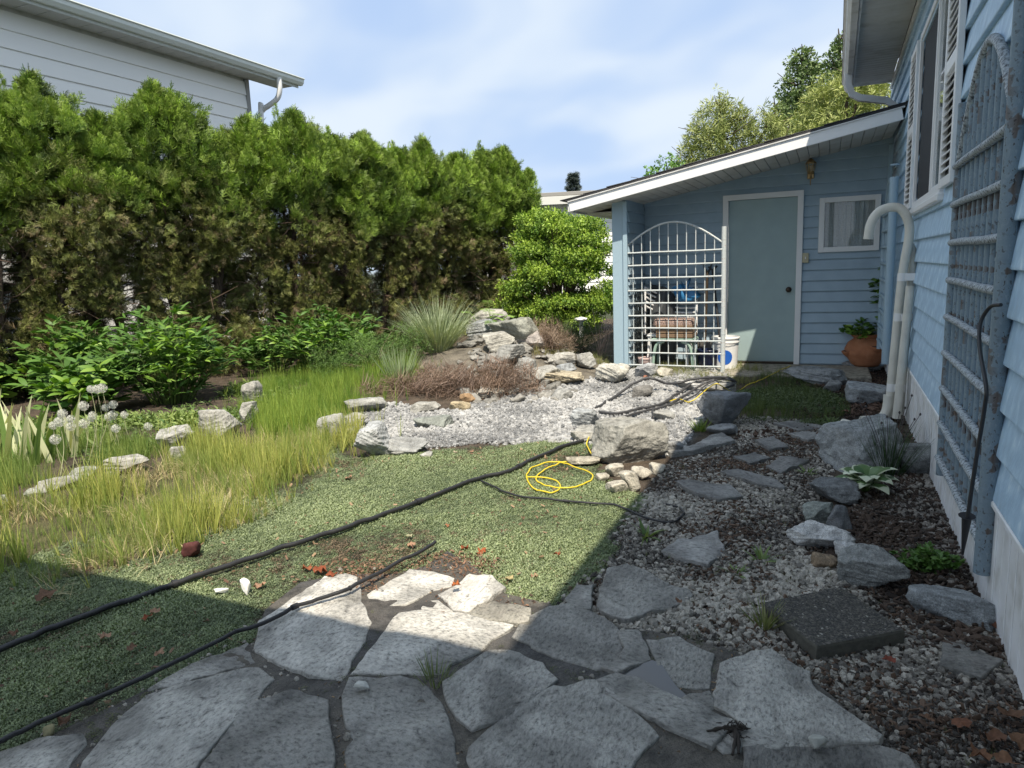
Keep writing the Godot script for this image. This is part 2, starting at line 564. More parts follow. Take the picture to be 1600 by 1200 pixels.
func make_materials() -> void:
	var grit := ntex(11, 0.03, [], 5)
	var fine := ntex(12, 0.09, [], 4)
	var crag := ntex(13, 0.02, [], 6, FastNoiseLite.TYPE_SIMPLEX_SMOOTH, 512, FastNoiseLite.FRACTAL_RIDGED)
	var speck := ntex(14, 0.06, [0.0, 0.35, 0.35, 0.6, 0.6, 0.95, 1.0, 1.0], 4)
	var stone_tex := ntex(15, 0.012, [0.0, 0.25, 0.3, 0.5, 0.5, 0.75, 0.7, 0.92, 1.0, 1.0], 7, FastNoiseLite.TYPE_SIMPLEX_SMOOTH, 768, FastNoiseLite.FRACTAL_FBM, 0.66)
	var flag_tex := ntex(16, 0.035, [0.0, 0.12, 0.22, 0.34, 0.36, 0.66, 0.55, 0.85, 0.75, 1.0, 1.0, 0.85], 7, FastNoiseLite.TYPE_SIMPLEX_SMOOTH, 1024, FastNoiseLite.FRACTAL_FBM, 0.74)
	var flag_bump := ntex(17, 0.04, [], 7, FastNoiseLite.TYPE_SIMPLEX_SMOOTH, 1024, FastNoiseLite.FRACTAL_FBM, 0.7)
	var cracks := ntex(18, 0.007, [0.0, 1.0, 0.80, 1.0, 0.86, 0.82, 0.93, 0.7, 0.965, 0.25, 1.0, 0.15], 3, FastNoiseLite.TYPE_SIMPLEX_SMOOTH, 1024, FastNoiseLite.FRACTAL_RIDGED)
	M.stone = mat(Color(1, 1, 1), 0.85, stone_tex, 1.6, crag, 1.1, Color(0, 0, 0), speck, 4.3)
	M.flag = mat(Color(1, 1, 1), 0.7, flag_tex, 1.1, flag_bump, 0.7, Color(0, 0, 0), cracks, 0.55)
	M.flag.uv1_scale = Vector3(0.9, 1.0, 1.4)
	M.flag_b = mat(Color(1, 1, 1), 0.75, flag_tex, 1.1, flag_bump, 0.7, Color(0, 0, 0), cracks, 0.47)
	M.flag_b.uv1_scale = Vector3(1.35, 1.0, 0.85)
	M.flag_b.uv1_offset = Vector3(0.3, 0.1, 0.6)
	M.pebble = mat(Color(1, 1, 1), 0.8, speck, 7.0)
	M.mortar = mat(Color(1, 1, 1), 0.75, stone_tex, 1.1, fine, 0.5, Color(0, 0, 0), speck, 6.0)
	M.soil = mat(Color(1, 1, 1), 0.95, speck, 2.2, fine, 1.2, Color(0, 0, 0), stone_tex, 0.45)
	M.concrete = mat(lin2(0.42, 0.38, 0.31), 0.9, stone_tex, 1.0, fine, 0.25)
	var peel := ntex(21, 0.026, [0.0, Color(0.16, 0.08, 0.05), 0.2, Color(0.05, 0.045, 0.045), 0.27, Color(0.09, 0.07, 0.065), 0.29, Color(0.36, 0.46, 0.52), 0.6, Color(0.30, 0.40, 0.47), 0.8, Color(0.44, 0.53, 0.58), 1.0, Color(0.38, 0.48, 0.55)], 6, FastNoiseLite.TYPE_SIMPLEX_SMOOTH, 768, FastNoiseLite.FRACTAL_FBM, 0.62)
	M.blue_peel = mat(Color(0.6, 0.61, 0.62), 0.6, peel, 1.5, grit, 0.08, Color(0, 0, 0), ntex(34, 0.012, [0.0, Color(0.5, 0.26, 0.17), 0.27, Color(0.62, 0.34, 0.23), 0.29, 1.0, 1.0, 1.0], 4), 1.1)
	M.blue_peel.uv1_scale = Vector3(2.4, 1.1, 2.4)
	var peel_w := ntex(22, 0.03, [0.0, Color(0.05, 0.05, 0.05), 0.36, Color(0.08, 0.08, 0.09), 0.4, Color(0.45, 0.52, 0.56), 0.6, Color(0.62, 0.66, 0.68), 1.0, Color(0.55, 0.62, 0.66)], 5)
	M.white_peel = mat(Color(0.74, 0.76, 0.78), 0.65, peel_w, 3.6)
	var shed_peel := ntex(23, 0.02, [0.0, Color(0.32, 0.16, 0.11), 0.16, Color(0.42, 0.3, 0.26), 0.2, Color(0.62, 0.66, 0.66), 1.0, Color(0.50, 0.55, 0.56)], 5)
	M.shed_trellis = mat(Color(0.9, 0.9, 0.9), 0.6, shed_peel, 2.2)
	var chalk := ntex(24, 0.008, [0.0, Color(0.32, 0.31, 0.30), 0.1, Color(0.32, 0.44, 0.55), 0.45, Color(0.35, 0.49, 0.61), 0.6, Color(0.39, 0.53, 0.65), 0.78, Color(0.44, 0.58, 0.69), 0.86, Color(0.56, 0.68, 0.76), 1.0, Color(0.6, 0.7, 0.77)], 5)
	var grain := ntex(25, 0.05, [], 3)
	M.siding = mat(Color(1.18, 1.2, 1.22), 0.5, chalk, 0.9, grain, 0.12)  # skylight on this wall is mixed into its brighter, bluer tint
	M.siding.uv1_scale = Vector3(1.1, 1.5, 2.6)
	var dull := ntex(26, 0.01, [0.0, Color(0.235, 0.305, 0.365), 0.5, Color(0.26, 0.335, 0.395), 1.0, Color(0.285, 0.36, 0.42)], 5)
	M.shed_siding = mat(Color(1.3, 1.32, 1.32), 0.55, dull, 0.8, grain, 0.1)  # same type of paint as the house siding, tinted darker for its shade
	M.blue_trim = mat(Color(0.34, 0.46, 0.54), 0.5, null, 1, grain, 0.06)
	M.door = mat(Color(1.15, 1.15, 1.15), 0.5, ntex(27, 0.01, [0.0, Color(0.275, 0.36, 0.37), 1.0, Color(0.315, 0.41, 0.41)], 5), 0.7)
	var dirty := ntex(28, 0.01, [0.0, Color(0.5, 0.49, 0.45), 0.35, Color(0.68, 0.68, 0.66), 1.0, Color(0.78, 0.79, 0.79)], 5)
	M.white = mat(Color(0.95, 0.95, 0.95), 0.5, dirty, 0.7)
	M.clean_white = mat(Color(0.8, 0.8, 0.79), 0.45)
	M.skirt = mat(Color(1.14, 1.14, 1.16), 0.5, dirty, 0.9)
	M.soffit = mat(Color(0.74, 0.74, 0.72), 0.6, dirty, 0.5)
	M.dark = mat(Color(0.02, 0.022, 0.024), 0.8)
	M.roof = mat(Color(0.07, 0.07, 0.075), 0.95, speck, 5.0, fine, 0.5)
	M.glass = StandardMaterial3D.new()
	M.glass.albedo_color = Color(0.8, 0.85, 0.85, 0.12)
	M.glass.transparency = BaseMaterial3D.TRANSPARENCY_ALPHA
	M.glass.roughness = 0.02
	M.pvc = mat(Color(0.72, 0.70, 0.62), 0.4, ntex(29, 0.012, [0.0, 0.8, 0.5, 0.95, 1.0, 1.0], 4), 1.3)
	M.rubber = mat(Color(0.022, 0.022, 0.024), 0.5, null, 1.0, grain, 0.05)
	M.grey_rubber = mat(Color(0.055, 0.055, 0.058), 0.55)
	M.yellow = mat(Color(0.72, 0.55, 0.03), 0.45)
	M.brass = glossy(Color(0.45, 0.3, 0.14), 0.35, 0.8)
	M.brown_metal = glossy(Color(0.05, 0.035, 0.025), 0.4, 0.6)
	M.terracotta = mat(Color(1, 1, 1), 0.85, ntex(31, 0.012, [0.0, Color(0.30, 0.12, 0.06), 0.5, Color(0.42, 0.17, 0.08), 1.0, Color(0.5, 0.24, 0.13)], 5), 1.6)
	M.bark = mat(Color(1, 1, 1), 0.95, ntex(32, 0.03, [0.0, Color(0.03, 0.02, 0.015), 0.5, Color(0.085, 0.06, 0.045), 1.0, Color(0.17, 0.135, 0.105)], 5), 1.4, crag, 1.5)
	M.bark.uv1_scale = Vector3(3.5, 0.7, 3.5)
	M.twig = mat(Color(0.16, 0.11, 0.08), 0.9)
	M.stem = mat(Color(0.10, 0.16, 0.035), 0.6)
	M.foliage = mat(Color(1, 1, 1), 0.55, null, 1, null, 0, Color(0.22, 0.28, 0.09))
	M.grass = mat(Color(1, 1, 1), 0.6, null, 1, null, 0, Color(0.6, 0.6, 0.25))
	M.dry = mat(Color(1, 1, 1), 0.8, null, 1, null, 0, Color(0.3, 0.25, 0.2))
	M.leaf_a = mat(Color(0.15, 0.27, 0.04), 0.46, null, 1, null, 0, Color(0.35, 0.45, 0.12))
	M.leaf_b = mat(Color(0.24, 0.38, 0.06), 0.46, null, 1, null, 0, Color(0.4, 0.5, 0.12))
	M.leaf_c = mat(Color(0.08, 0.18, 0.035), 0.46, null, 1, null, 0, Color(0.3, 0.4, 0.12))
	M.hosta = mat(Color(1, 1, 1), 0.4, null, 1, null, 0, Color(0.25, 0.3, 0.1))
	M.litter = mat(Color(1, 1, 1), 0.8, ntex(33, 0.03, [0.0, 0.5, 1.0, 1.0], 4), 6.0, null, 0, Color(0.3, 0.2, 0.1))
	M.paint = mat(Color(1, 1, 1), 0.5)
	M.plain = mat(Color(1, 1, 1), 0.75)

func lin2(r: float, g: float, b: float) -> Color: return Color(r, g, b)

func _ready() -> void:
	var cam := Camera3D.new()
	cam.name = "camera"
	add_child(cam)
	cam.position = Vector3(0, 1.3, 0)
	cam.rotation = Vector3(deg_to_rad(-9.322), deg_to_rad(24.173), deg_to_rad(-2.1576))
	cam.fov = 56.83
	cam.near = 0.05
	cam.far = 600
	cam.current = true
	var env := Environment.new()
	env.background_mode = Environment.BG_SKY
	var sky := Sky.new()
	var pano := PanoramaSkyMaterial.new()
	pano.panorama = ImageTexture.create_from_image(sky_image())
	sky.sky_material = pano
	env.sky = sky
	env.background_energy_multiplier = 1.0
	env.tonemap_mode = Environment.TONE_MAPPER_LINEAR
	env.tonemap_exposure = 2.15
	env.sdfgi_enabled = true; env.ssao_enabled = true; env.ssil_enabled = true
	var we := WorldEnvironment.new()
	we.name = "world_environment"
	we.environment = env
	add_child(we)
	var sun := DirectionalLight3D.new()
	sun.name = "sun"
	add_child(sun)
	sun.look_at_from_position(Vector3(0.28, 1, 0.57) * 50, Vector3.ZERO)
	sun.light_energy = 0.96
	sun.light_color = Color(1.0, 0.955, 0.88)
	sun.light_angular_distance = 0.5
	sun.shadow_enabled = true
	n1.seed = 3; n1.fractal_octaves = 3
	n2.seed = 8; n2.fractal_octaves = 4
	rng.seed = 77
	make_materials()
	build_ground()
	build_house()
	build_shed()
	build_neighbours()
	build_patio()
	build_rocks()
	build_hedge()
	build_far_trees()
	build_near_things()
	build_shed_clutter()
	build_plants()
	build_carpets()
	build_litter()

# ---------- ground
var thyme := PackedVector2Array()
var river := PackedVector2Array()
var gravel := PackedVector2Array()
var mulch := PackedVector2Array()
var mulch_far := PackedVector2Array()
var patio := PackedVector2Array()
var tall := PackedVector2Array()
var lush := PackedVector2Array()
var left_grass := PackedVector2Array()
var shade_turf := PackedVector2Array()
var shed_turf := PackedVector2Array()
var stones_flat: Array[PackedVector2Array] = []

func build_ground() -> void:
	thyme = poly([-1.954, -0.966, -2.43, -0.618, -3.99, -0.969, -4.59, -1.345, -3.451, -1.85, -3.348, -2.432, -3.439, -3.078, -3.462, -3.793, -3.506, -4.353, -3.063, -4.014, -2.84, -4.15, -2.512, -4.41, -1.77, -4.831, -1.564, -4.887, -1.16, -3.851, -0.99, -3.782, -0.851, -3.655, -0.902, -3.197, -0.914, -2.87, -0.911, -2.478, -0.979, -2.341, -1.139, -2.397, -1.289, -2.531, -1.568, -2.7, -1.618, -2.556, -1.655, -2.404, -1.867, -2.33, -1.999, -2.198, -1.97, -1.959, -1.827, -1.751, -1.908, -1.549, -1.954, -1.344, -1.994, -1.166, -2.024, -1.058])
	river = poly([-3.805, -4.825, -4.121, -5.536, -3.953, -5.836, -3.28, -5.675, -3.184, -6.148, -2.993, -6.659, -2.79, -7.059, -2.529, -7.365, -2.261, -7.968, -1.841, -8.446, -1.399, -8.52, -0.97, -8.016, -1.002, -7.268, -1.001, -6.278, -0.923, -5.574, -0.905, -5.108, -0.928, -4.646, -1.193, -4.836, -1.553, -4.93, -1.875, -4.842, -2.424, -4.65, -2.775, -4.394, -3.006, -4.232])
	gravel = poly([-0.863, -3.706, -0.881, -3.118, -0.864, -2.495, -0.933, -2.358, -0.774, -2.19, -0.565, -2.267, -0.436, -2.291, -0.285, -2.28, -0.086, -2.292, 0.047, -2.137, 0.184, -1.919, 0.217, -1.784, 0.595, -1.887, 0.569, -2.333, 0.56, -2.676, 0.534, -2.856, 0.28, -2.74, 0.049, -3.096, -0.134, -3.249, -0.088, -3.898, -0.001, -4.536, 0.053, -5.185, 0.099, -5.839, -0.229, -6.063, -0.63, -6.092, -0.515, -5.215, -0.727, -4.704, -0.883, -4.42])
	mulch = poly([0.28, -2.74, 0.384, -2.612, 0.561, -2.469, 0.558, -2.59, 0.598, -4.702, 0.56, -5.705, 0.569, -4.999, 0.192, -4.096, 0.185, -3.882, -0.09, -3.51, -0.111, -3.335, 0.049, -3.13])
	mulch_far = poly([-0.375, -7.398, 0.062, -9.29, 0.655, -9.38, 0.462, -6.361, 0.542, -5.505, 0.177, -5.405, -0.162, -5.512, -0.536, -5.209, -0.584, -5.662, -0.176, -5.907])
	patio = poly([-1.993, -0.989, -2.014, -1.104, -1.954, -1.344, -1.908, -1.549, -1.827, -1.751, -1.97, -1.959, -1.999, -2.198, -1.867, -2.33, -1.655, -2.404, -1.568, -2.7, -1.289, -2.531, -1.139, -2.397, -0.943, -2.382, -0.795, -2.254, -0.575, -2.309, -0.438, -2.299, -0.284, -2.272, -0.085, -2.272, 0.047, -2.12, 0.177, -1.916, 0.217, -1.784, 0.577, -1.817])
	patio.append(Vector2(0.5, 0.3)); patio.append(Vector2(-3.2, 0.3))
	tall = poly([-4.209, -1.217, -3.451, -1.85, -2.928, -2.105, -2.767, -2.443, -2.798, -3.034, -3.353, -4.232, -3.749, -4.839, -3.636, -4.359, -4.218, -4.425, -4.533, -4.114, -4.31, -3.493, -4.156, -3.063, -4.125, -2.611, -4.212, -2.3, -5.046, -1.499])
	lush = poly([-4.522, -4.639, -6.42, -6.603, -6.191, -7.154, -5.829, -7.895, -4.96, -7.809, -4.394, -7.187, -4.093, -6.048, -4.217, -5.513, -3.61, -4.366, -4, -4.26])
	left_grass = poly([-5.76, -1.74, -6.153, -3.448, -6.053, -3.697, -5.208, -3.713, -5.082, -3.963, -4.75, -4.054, -4.517, -3.558, -4.55, -3.172, -4.55, -2.732, -5.046, -1.499])
	shade_turf = poly([-0.773, -6.891, -0.627, -7.905, -0.319, -8.137, 0.002, -7.195, 0.205, -6.565, 0.055, -5.828, -0.504, -5.823, -0.68, -6.08])
	shed_turf = poly([-2.4, -8.46, -1.166, -8.99, -0.583, -8.178, -0.781, -7.506, -1.511, -7.564, -1.988, -7.646, -2.725, -8.575, -2.963, -9.478])
	var colfn := func(x: float, z: float) -> Color:
		var q := Vector2(x, z)
		var k := n2.get_noise_2d(x * 120, z * 120)
		var c := Color(0.16, 0.12, 0.085)
		if Geometry2D.is_point_in_polygon(q, river): c = Color(0.30, 0.30, 0.29)
		elif Geometry2D.is_point_in_polygon(q, gravel): c = Color(0.075, 0.062, 0.052)
		elif Geometry2D.is_point_in_polygon(q, mulch) or Geometry2D.is_point_in_polygon(q, mulch_far): c = Color(0.045, 0.033, 0.027)
		elif Geometry2D.is_point_in_polygon(q, thyme): c = Color(0.10, 0.10, 0.05)
		elif Geometry2D.is_point_in_polygon(q, tall) or Geometry2D.is_point_in_polygon(q, lush): c = Color(0.19, 0.17, 0.075)
		elif z < -14.0 or x < -10.0 or x > 1.0: c = Color(0.09, 0.11, 0.045)
		if Vector2(x + 3.75, z + 8.2).length() < 1.45 + k * 0.5: c = Color(0.30, 0.265, 0.21)
		c = c * (1.0 + 0.35 * k)
		c.a = 1
		return c
	var b := Mb.new()
	var nx := 190
	var nz := 250
	for iz in nz + 1:
		for ix in nx + 1:
			var x := -10.6 + ix * 0.065
			var z := 1.0 - iz * 0.064
			b.col = colfn.call(x, z)
			b.vert(Vector3(x, ground_h(x, z), z), Vector3.UP)
	for iz in nz:
		for ix in nx:
			var k := iz * (nx + 1) + ix
			b.idx(k, k + 1, k + nx + 2); b.idx(k, k + nx + 2, k + nx + 1)
	# outwards to the horizon
	var x0 := -10.6; var x1 := -10.6 + nx * 0.065; var z0 := 1.0 - nz * 0.064; var z1 := 1.0
	b.smooth()
	b.col = Color(0.08, 0.1, 0.045)
	var e := 300.0
	var y := -0.006
	for rct in [[-e, x0 + 0.05, -e, e], [x1 - 0.05, e, -e, e], [x0, x1, z1 - 0.05, e], [x0, x1, -e, z0 + 0.05]]:
		var yy: float = y if rct[2] != -e or rct[0] == -e or rct[1] == e else 0.12
		b.quad(Vector3(rct[0], yy, rct[3]), Vector3(rct[1], yy, rct[3]), Vector3(rct[1], yy, rct[2]), Vector3(rct[0], yy, rct[2]))
	tag(obj("ground", b, M.soil), "brown garden soil spreading under the whole yard", "ground", "", "structure")

# ---------- lap siding: local x along, y up, z outwards
func lap(length: float, ex: float) -> Mb:
	var b := Mb.new()
	var pr := [Vector2(0.0, 0.001), Vector2(0.0, 0.021), Vector2(0.003, 0.024), Vector2(0.010, 0.0245), Vector2(ex * 0.55, 0.014), Vector2(ex + 0.004, 0.001)]
	for k in pr.size() - 1:
		var p: Vector2 = pr[k]
		var q: Vector2 = pr[k + 1]
		b.quad(Vector3(0, p.x, p.y), Vector3(length, p.x, p.y), Vector3(length, q.x, q.y), Vector3(0, q.x, q.y))
	for e in 2:
		var x := 0.0 if e == 0 else length
		for k in range(1, pr.size() - 1):
			var p: Vector2 = pr[k]
			var q: Vector2 = pr[k + 1]
			var a := Vector3(x, 0, 0.001)
			if e == 1: b.tri(a, Vector3(x, q.x, q.y), Vector3(x, p.x, p.y))
			else: b.tri(a, Vector3(x, p.x, p.y), Vector3(x, q.x, q.y))
	return b

func board_rows(parent: Node3D, m: Material, x0: float, x1: float, y0: float, rows: int, ex: float, holes: Array, z := 0.0, turn := 0.0, top = null, joint := 3.7) -> void:
	for k in rows:
		var y := y0 + k * ex
		var segs := [[x0, x1]]
		if top != null:
			var xs: float = top.call(y)
			if xs >= x1 - 0.02: continue
			segs = [[maxf(x0, xs), x1]]
		for h in holes:
			if y + ex * 0.5 < h[2] or y + ex * 0.5 > h[3]: continue
			var out := []
			for s in segs:
				if h[0] > s[0] and h[0] < s[1]: out.append([s[0], h[0]])
				if h[1] < s[1] and h[1] > s[0]: out.append([h[1], s[1]])
				if h[1] <= s[0] or h[0] >= s[1]: out.append(s)
			segs = out
		for s in segs:
			var at: float = s[0]
			var cut: float = s[0] + fposmod(k * 1.37, joint) + 0.6
			while at < s[1] - 0.01:
				var to: float = minf(cut, s[1])
				if s[1] - to < 0.4: to = s[1]
				var o := obj("siding_board", lap(to - at - 0.0015, ex), m, parent, Vector3(at, y, z) if turn == 0.0 else Vector3(z, y, at), turn)
				at = to
				cut += joint

func extrude(prof: Array, x0: float, x1: float, closed := true) -> Mb:   # prof Vector2(z, y), counter-clockwise seen from +x ... runs along x
	var b := Mb.new()
	var m := prof.size()
	for k in (m if closed else m - 1):
		var p: Vector2 = prof[k]
		var q: Vector2 = prof[(k + 1) % m]
		b.quad(Vector3(x0, p.y, p.x), Vector3(x0, q.y, q.x), Vector3(x1, q.y, q.x), Vector3(x1, p.y, p.x))
	if closed:
		var tr := Geometry2D.triangulate_polygon(PackedVector2Array(prof))
		for k in range(0, tr.size(), 3):
			var a: Vector2 = prof[tr[k]]; var c: Vector2 = prof[tr[k + 1]]; var d: Vector2 = prof[tr[k + 2]]
			b.tri(Vector3(x0, a.y, a.x), Vector3(x0, c.y, c.x), Vector3(x0, d.y, d.x))
			b.tri(Vector3(x1, a.y, a.x), Vector3(x1, d.y, d.x), Vector3(x1, c.y, c.x))
	return b

func frame(w: float, h: float, t: float, d: float, x0 := 0.0, y0 := 0.0, z := 0.0) -> Mb:      # a rectangular frame, lower left corner at x0, y0
	var b := Mb.new()
	b.box(Vector3(x0 + t / 2, y0 + h / 2, z), Vector3(t, h, d))
	b.box(Vector3(x0 + w - t / 2, y0 + h / 2, z), Vector3(t, h, d))
	b.box(Vector3(x0 + w / 2, y0 + t / 2, z), Vector3(w - 2 * t, t, d - 0.004))
	b.box(Vector3(x0 + w / 2, y0 + h - t / 2, z), Vector3(w - 2 * t, t, d - 0.004))
	return b

func one_box(at: Vector3, s: Vector3, ch := 0.003, bs := Basis()) -> Mb:
	var b := Mb.new()
	b.box(at, s, ch, bs)
	return b

func hollow(x0: float, x1: float, y0: float, y1: float, depth: float) -> Mb:     # the dark inside behind an opening
	var b := Mb.new()
	b.quad(Vector3(x0, y0, -depth), Vector3(x1, y0, -depth), Vector3(x1, y1, -depth), Vector3(x0, y1, -depth))
	b.quad(Vector3(x0, y0, 0), Vector3(x0, y0, -depth), Vector3(x0, y1, -depth), Vector3(x0, y1, 0))
	b.quad(Vector3(x1, y0, -depth), Vector3(x1, y0, 0), Vector3(x1, y1, 0), Vector3(x1, y1, -depth))
	b.quad(Vector3(x0, y0, 0), Vector3(x1, y0, 0), Vector3(x1, y0, -depth), Vector3(x0, y0, -depth))
	b.quad(Vector3(x0, y1, -depth), Vector3(x1, y1, -depth), Vector3(x1, y1, 0), Vector3(x0, y1, 0))
	return b

func core(x0: float, x1: float, y0: float, y1: float, holes: Array, z0: float, z1: float) -> Mb:   # solid wall behind the boards, with openings
	var b := Mb.new()
	var at := x0
	for h in holes:
		b.box(Vector3((at + h[0]) / 2, (y0 + y1) / 2, (z0 + z1) / 2), Vector3(h[0] - at, y1 - y0, z1 - z0), 0)
		if h[2] > y0: b.box(Vector3((h[0] + h[1]) / 2, (y0 + h[2]) / 2, (z0 + z1) / 2), Vector3(h[1] - h[0], h[2] - y0, z1 - z0), 0)
		b.box(Vector3((h[0] + h[1]) / 2, (h[3] + y1) / 2, (z0 + z1) / 2), Vector3(h[1] - h[0], y1 - h[3], z1 - z0), 0)
		at = h[1]
	b.box(Vector3((at + x1) / 2, (y0 + y1) / 2, (z0 + z1) / 2), Vector3(x1 - at, y1 - y0, z1 - z0), 0)
	return b

func shutter(house: Node3D, x0: float, w: float, y0: float, h: float, label: String) -> void:
	var b := frame(w, h, 0.05, 0.03, x0, y0, 0.036)
	b.box(Vector3(x0 + w / 2, y0 + h * 0.5, 0.036), Vector3(w - 0.1, 0.07, 0.026))
	var s := obj("shutter", b, M.clean_white, house)
	s.set_meta("label", label)
	obj("backing", one_box(Vector3(x0 + w / 2, y0 + h / 2, 0.0225), Vector3(w - 0.02, h - 0.02, 0.004), 0), M.dark, s)
	var slat := Mb.new()
	slat.box(Vector3.ZERO, Vector3(w - 0.1, 0.036, 0.006), 0.001, Basis(Vector3.RIGHT, -0.7))
	var sm := slat.mesh()
	var n := int((h - 0.18) / 0.04)
	for k in n:
		var y := y0 + 0.07 + (h - 0.14) * (k + 0.5) / n
		if absf(y - (y0 + h * 0.5)) < 0.05: continue
		obj("slat", sm, M.clean_white, s, Vector3(x0 + w / 2, y, 0.038))

func build_house() -> void:
	var o := thing("house", "long pale blue house with white skirting, vinyl siding and shuttered window", "house", Vector3(0.55, 0, 0), -PI / 2 - 0.0079)
	var hole := [-6.36, -4.78, 1.66, 2.86]
	obj("wall", core(-10.2, 2.6, 0.0, 3.3, [hole], -0.16, -0.002), M.shed_siding, o)
	obj("interior", hollow(hole[0], hole[1], hole[2], hole[3], 0.7), M.dark, o)
	board_rows(o, M.siding, -10.2, 2.6, 0.43, 18, 0.16, [[hole[0] - 0.02, hole[1] + 0.02, hole[2], hole[3]]])
	var sk := Mb.new()
	sk.box(Vector3(0.15, 0.205, 0.008), Vector3(0.296, 0.41, 0.012), 0.004)
	for x in [0.1, 0.2]: sk.box(Vector3(x, 0.205, 0.0155), Vector3(0.016, 0.405, 0.005), 0.002)
	var skm := sk.mesh()
	for k in 42: obj("skirting_panel", skm, M.skirt, o, Vector3(-10.2 + k * 0.3, 0, 0))
	obj("skirting_cap", one_box(Vector3(-3.8, 0.42, 0.014), Vector3(12.8, 0.022, 0.03), 0.004), M.skirt, o)
	# window
	var wf := frame(1.64, 1.26, 0.045, 0.024, hole[0] - 0.03, hole[2] - 0.03, 0.026)
	wf.box(Vector3(-5.42, 2.26, 0.014), Vector3(0.035, 1.16, 0.02))
	var win := obj("window", wf, M.clean_white, o)
	obj("sash", frame(0.60, 1.16, 0.022, 0.012, -5.40, 1.68, 0.010), M.clean_white, win)
	obj("pane", one_box(Vector3(-5.10, 2.26, 0.006), Vector3(0.55, 1.11, 0.004), 0), M.glass, win)
	obj("screen", one_box(Vector3(-5.885, 2.26, 0.008), Vector3(0.88, 1.16, 0.004), 0), M.dark, win)
	obj("blind", one_box(Vector3(-5.10, 2.26, -0.12), Vector3(0.62, 1.18, 0.01), 0), M.shed_siding, win)
	var sl := one_box(Vector3(-5.57, 1.60, 0.032), Vector3(1.72, 0.045, 0.05), 0.008)
	sl.box(Vector3(-5.57, 1.632, 0.022), Vector3(1.64, 0.02, 0.04), 0.004)
	obj("sill", sl, M.clean_white, win)
	shutter(o, -7.0, 0.52, 1.64, 1.24, "louvred white shutter on the far side of the window")
	shutter(o, -4.70, 0.46, 1.64, 1.24, "louvred white shutter on the near side of the window")
	# eave
	obj("frieze", one_box(Vector3(-3.8, 3.27, 0.022), Vector3(12.6, 0.06, 0.02)), M.white, o)
	var sp := Mb.new()
	sp.box(Vector3(0, 0, 0), Vector3(0.098, 0.012, 0.40), 0.004)
	var spm := sp.mesh()
	for k in 118: obj("soffit_panel", spm, M.soffit, o, Vector3(-9.75 + k * 0.1, 3.305, 0.235))
	obj("fascia", one_box(Vector3(-3.6, 3.32, 0.445), Vector3(12.6, 0.16, 0.02)), M.white, o)
	obj("gutter", extrude([Vector2(0.458, 3.22), Vector2(0.51, 3.22), Vector2(0.54, 3.26), Vector2(0.545, 3.31), Vector2(0.565, 3.325), Vector2(0.56, 3.335), Vector2(0.54, 3.33), Vector2(0.53, 3.27), Vector2(0.505, 3.235), Vector2(0.458, 3.235)], -9.9, 2.7), M.white, o)
	obj("downspout", bend_box([Vector3(-8.95, 3.23, 0.50), Vector3(-8.95, 3.12, 0.50), Vector3(-8.95, 3.02, 0.46), Vector3(-8.95, 2.97, 0.38), Vector3(-8.95, 2.91, 0.12), Vector3(-8.95, 2.86, 0.06), Vector3(-8.95, 2.68, 0.05)], 0.085, 0.065), M.white, o)
	var rf := extrude([Vector2(0.46, 3.405), Vector2(0.57, 3.36), Vector2(0.57, 3.375), Vector2(-2.5, 4.4), Vector2(-2.5, 4.3)], -9.95, 2.75)
	obj("roof", rf, M.roof, o)
	var rake := Mb.new()
	rake.box(Vector3(-9.93, 3.36, 0.235), Vector3(0.03, 0.14, 0.46), 0.003)
	obj("rake_board", rake, M.white, o)

func bend_box(p: Array, w: float, d: float) -> Mb:      # a rectangular pipe through points in a plane across x
	var b := Mb.new()
	var m := p.size()
	var rings := []
	for k in m:
		var t: Vector3 = (p[mini(k + 1, m - 1)] - p[maxi(k - 1, 0)]).normalized()
		var s := Vector3.RIGHT
		var u := t.cross(s).normalized()
		rings.append([p[k] + s * w / 2 + u * d / 2, p[k] - s * w / 2 + u * d / 2, p[k] - s * w / 2 - u * d / 2, p[k] + s * w / 2 - u * d / 2])
	for k in m - 1:
		for s in 4:
			var j := (s + 1) % 4
			b.quad(rings[k][j], rings[k][s], rings[k + 1][s], rings[k + 1][j])
	b.quad(rings[m - 1][0], rings[m - 1][1], rings[m - 1][2], rings[m - 1][3])
	b.quad(rings[0][3], rings[0][2], rings[0][1], rings[0][0])
	return b

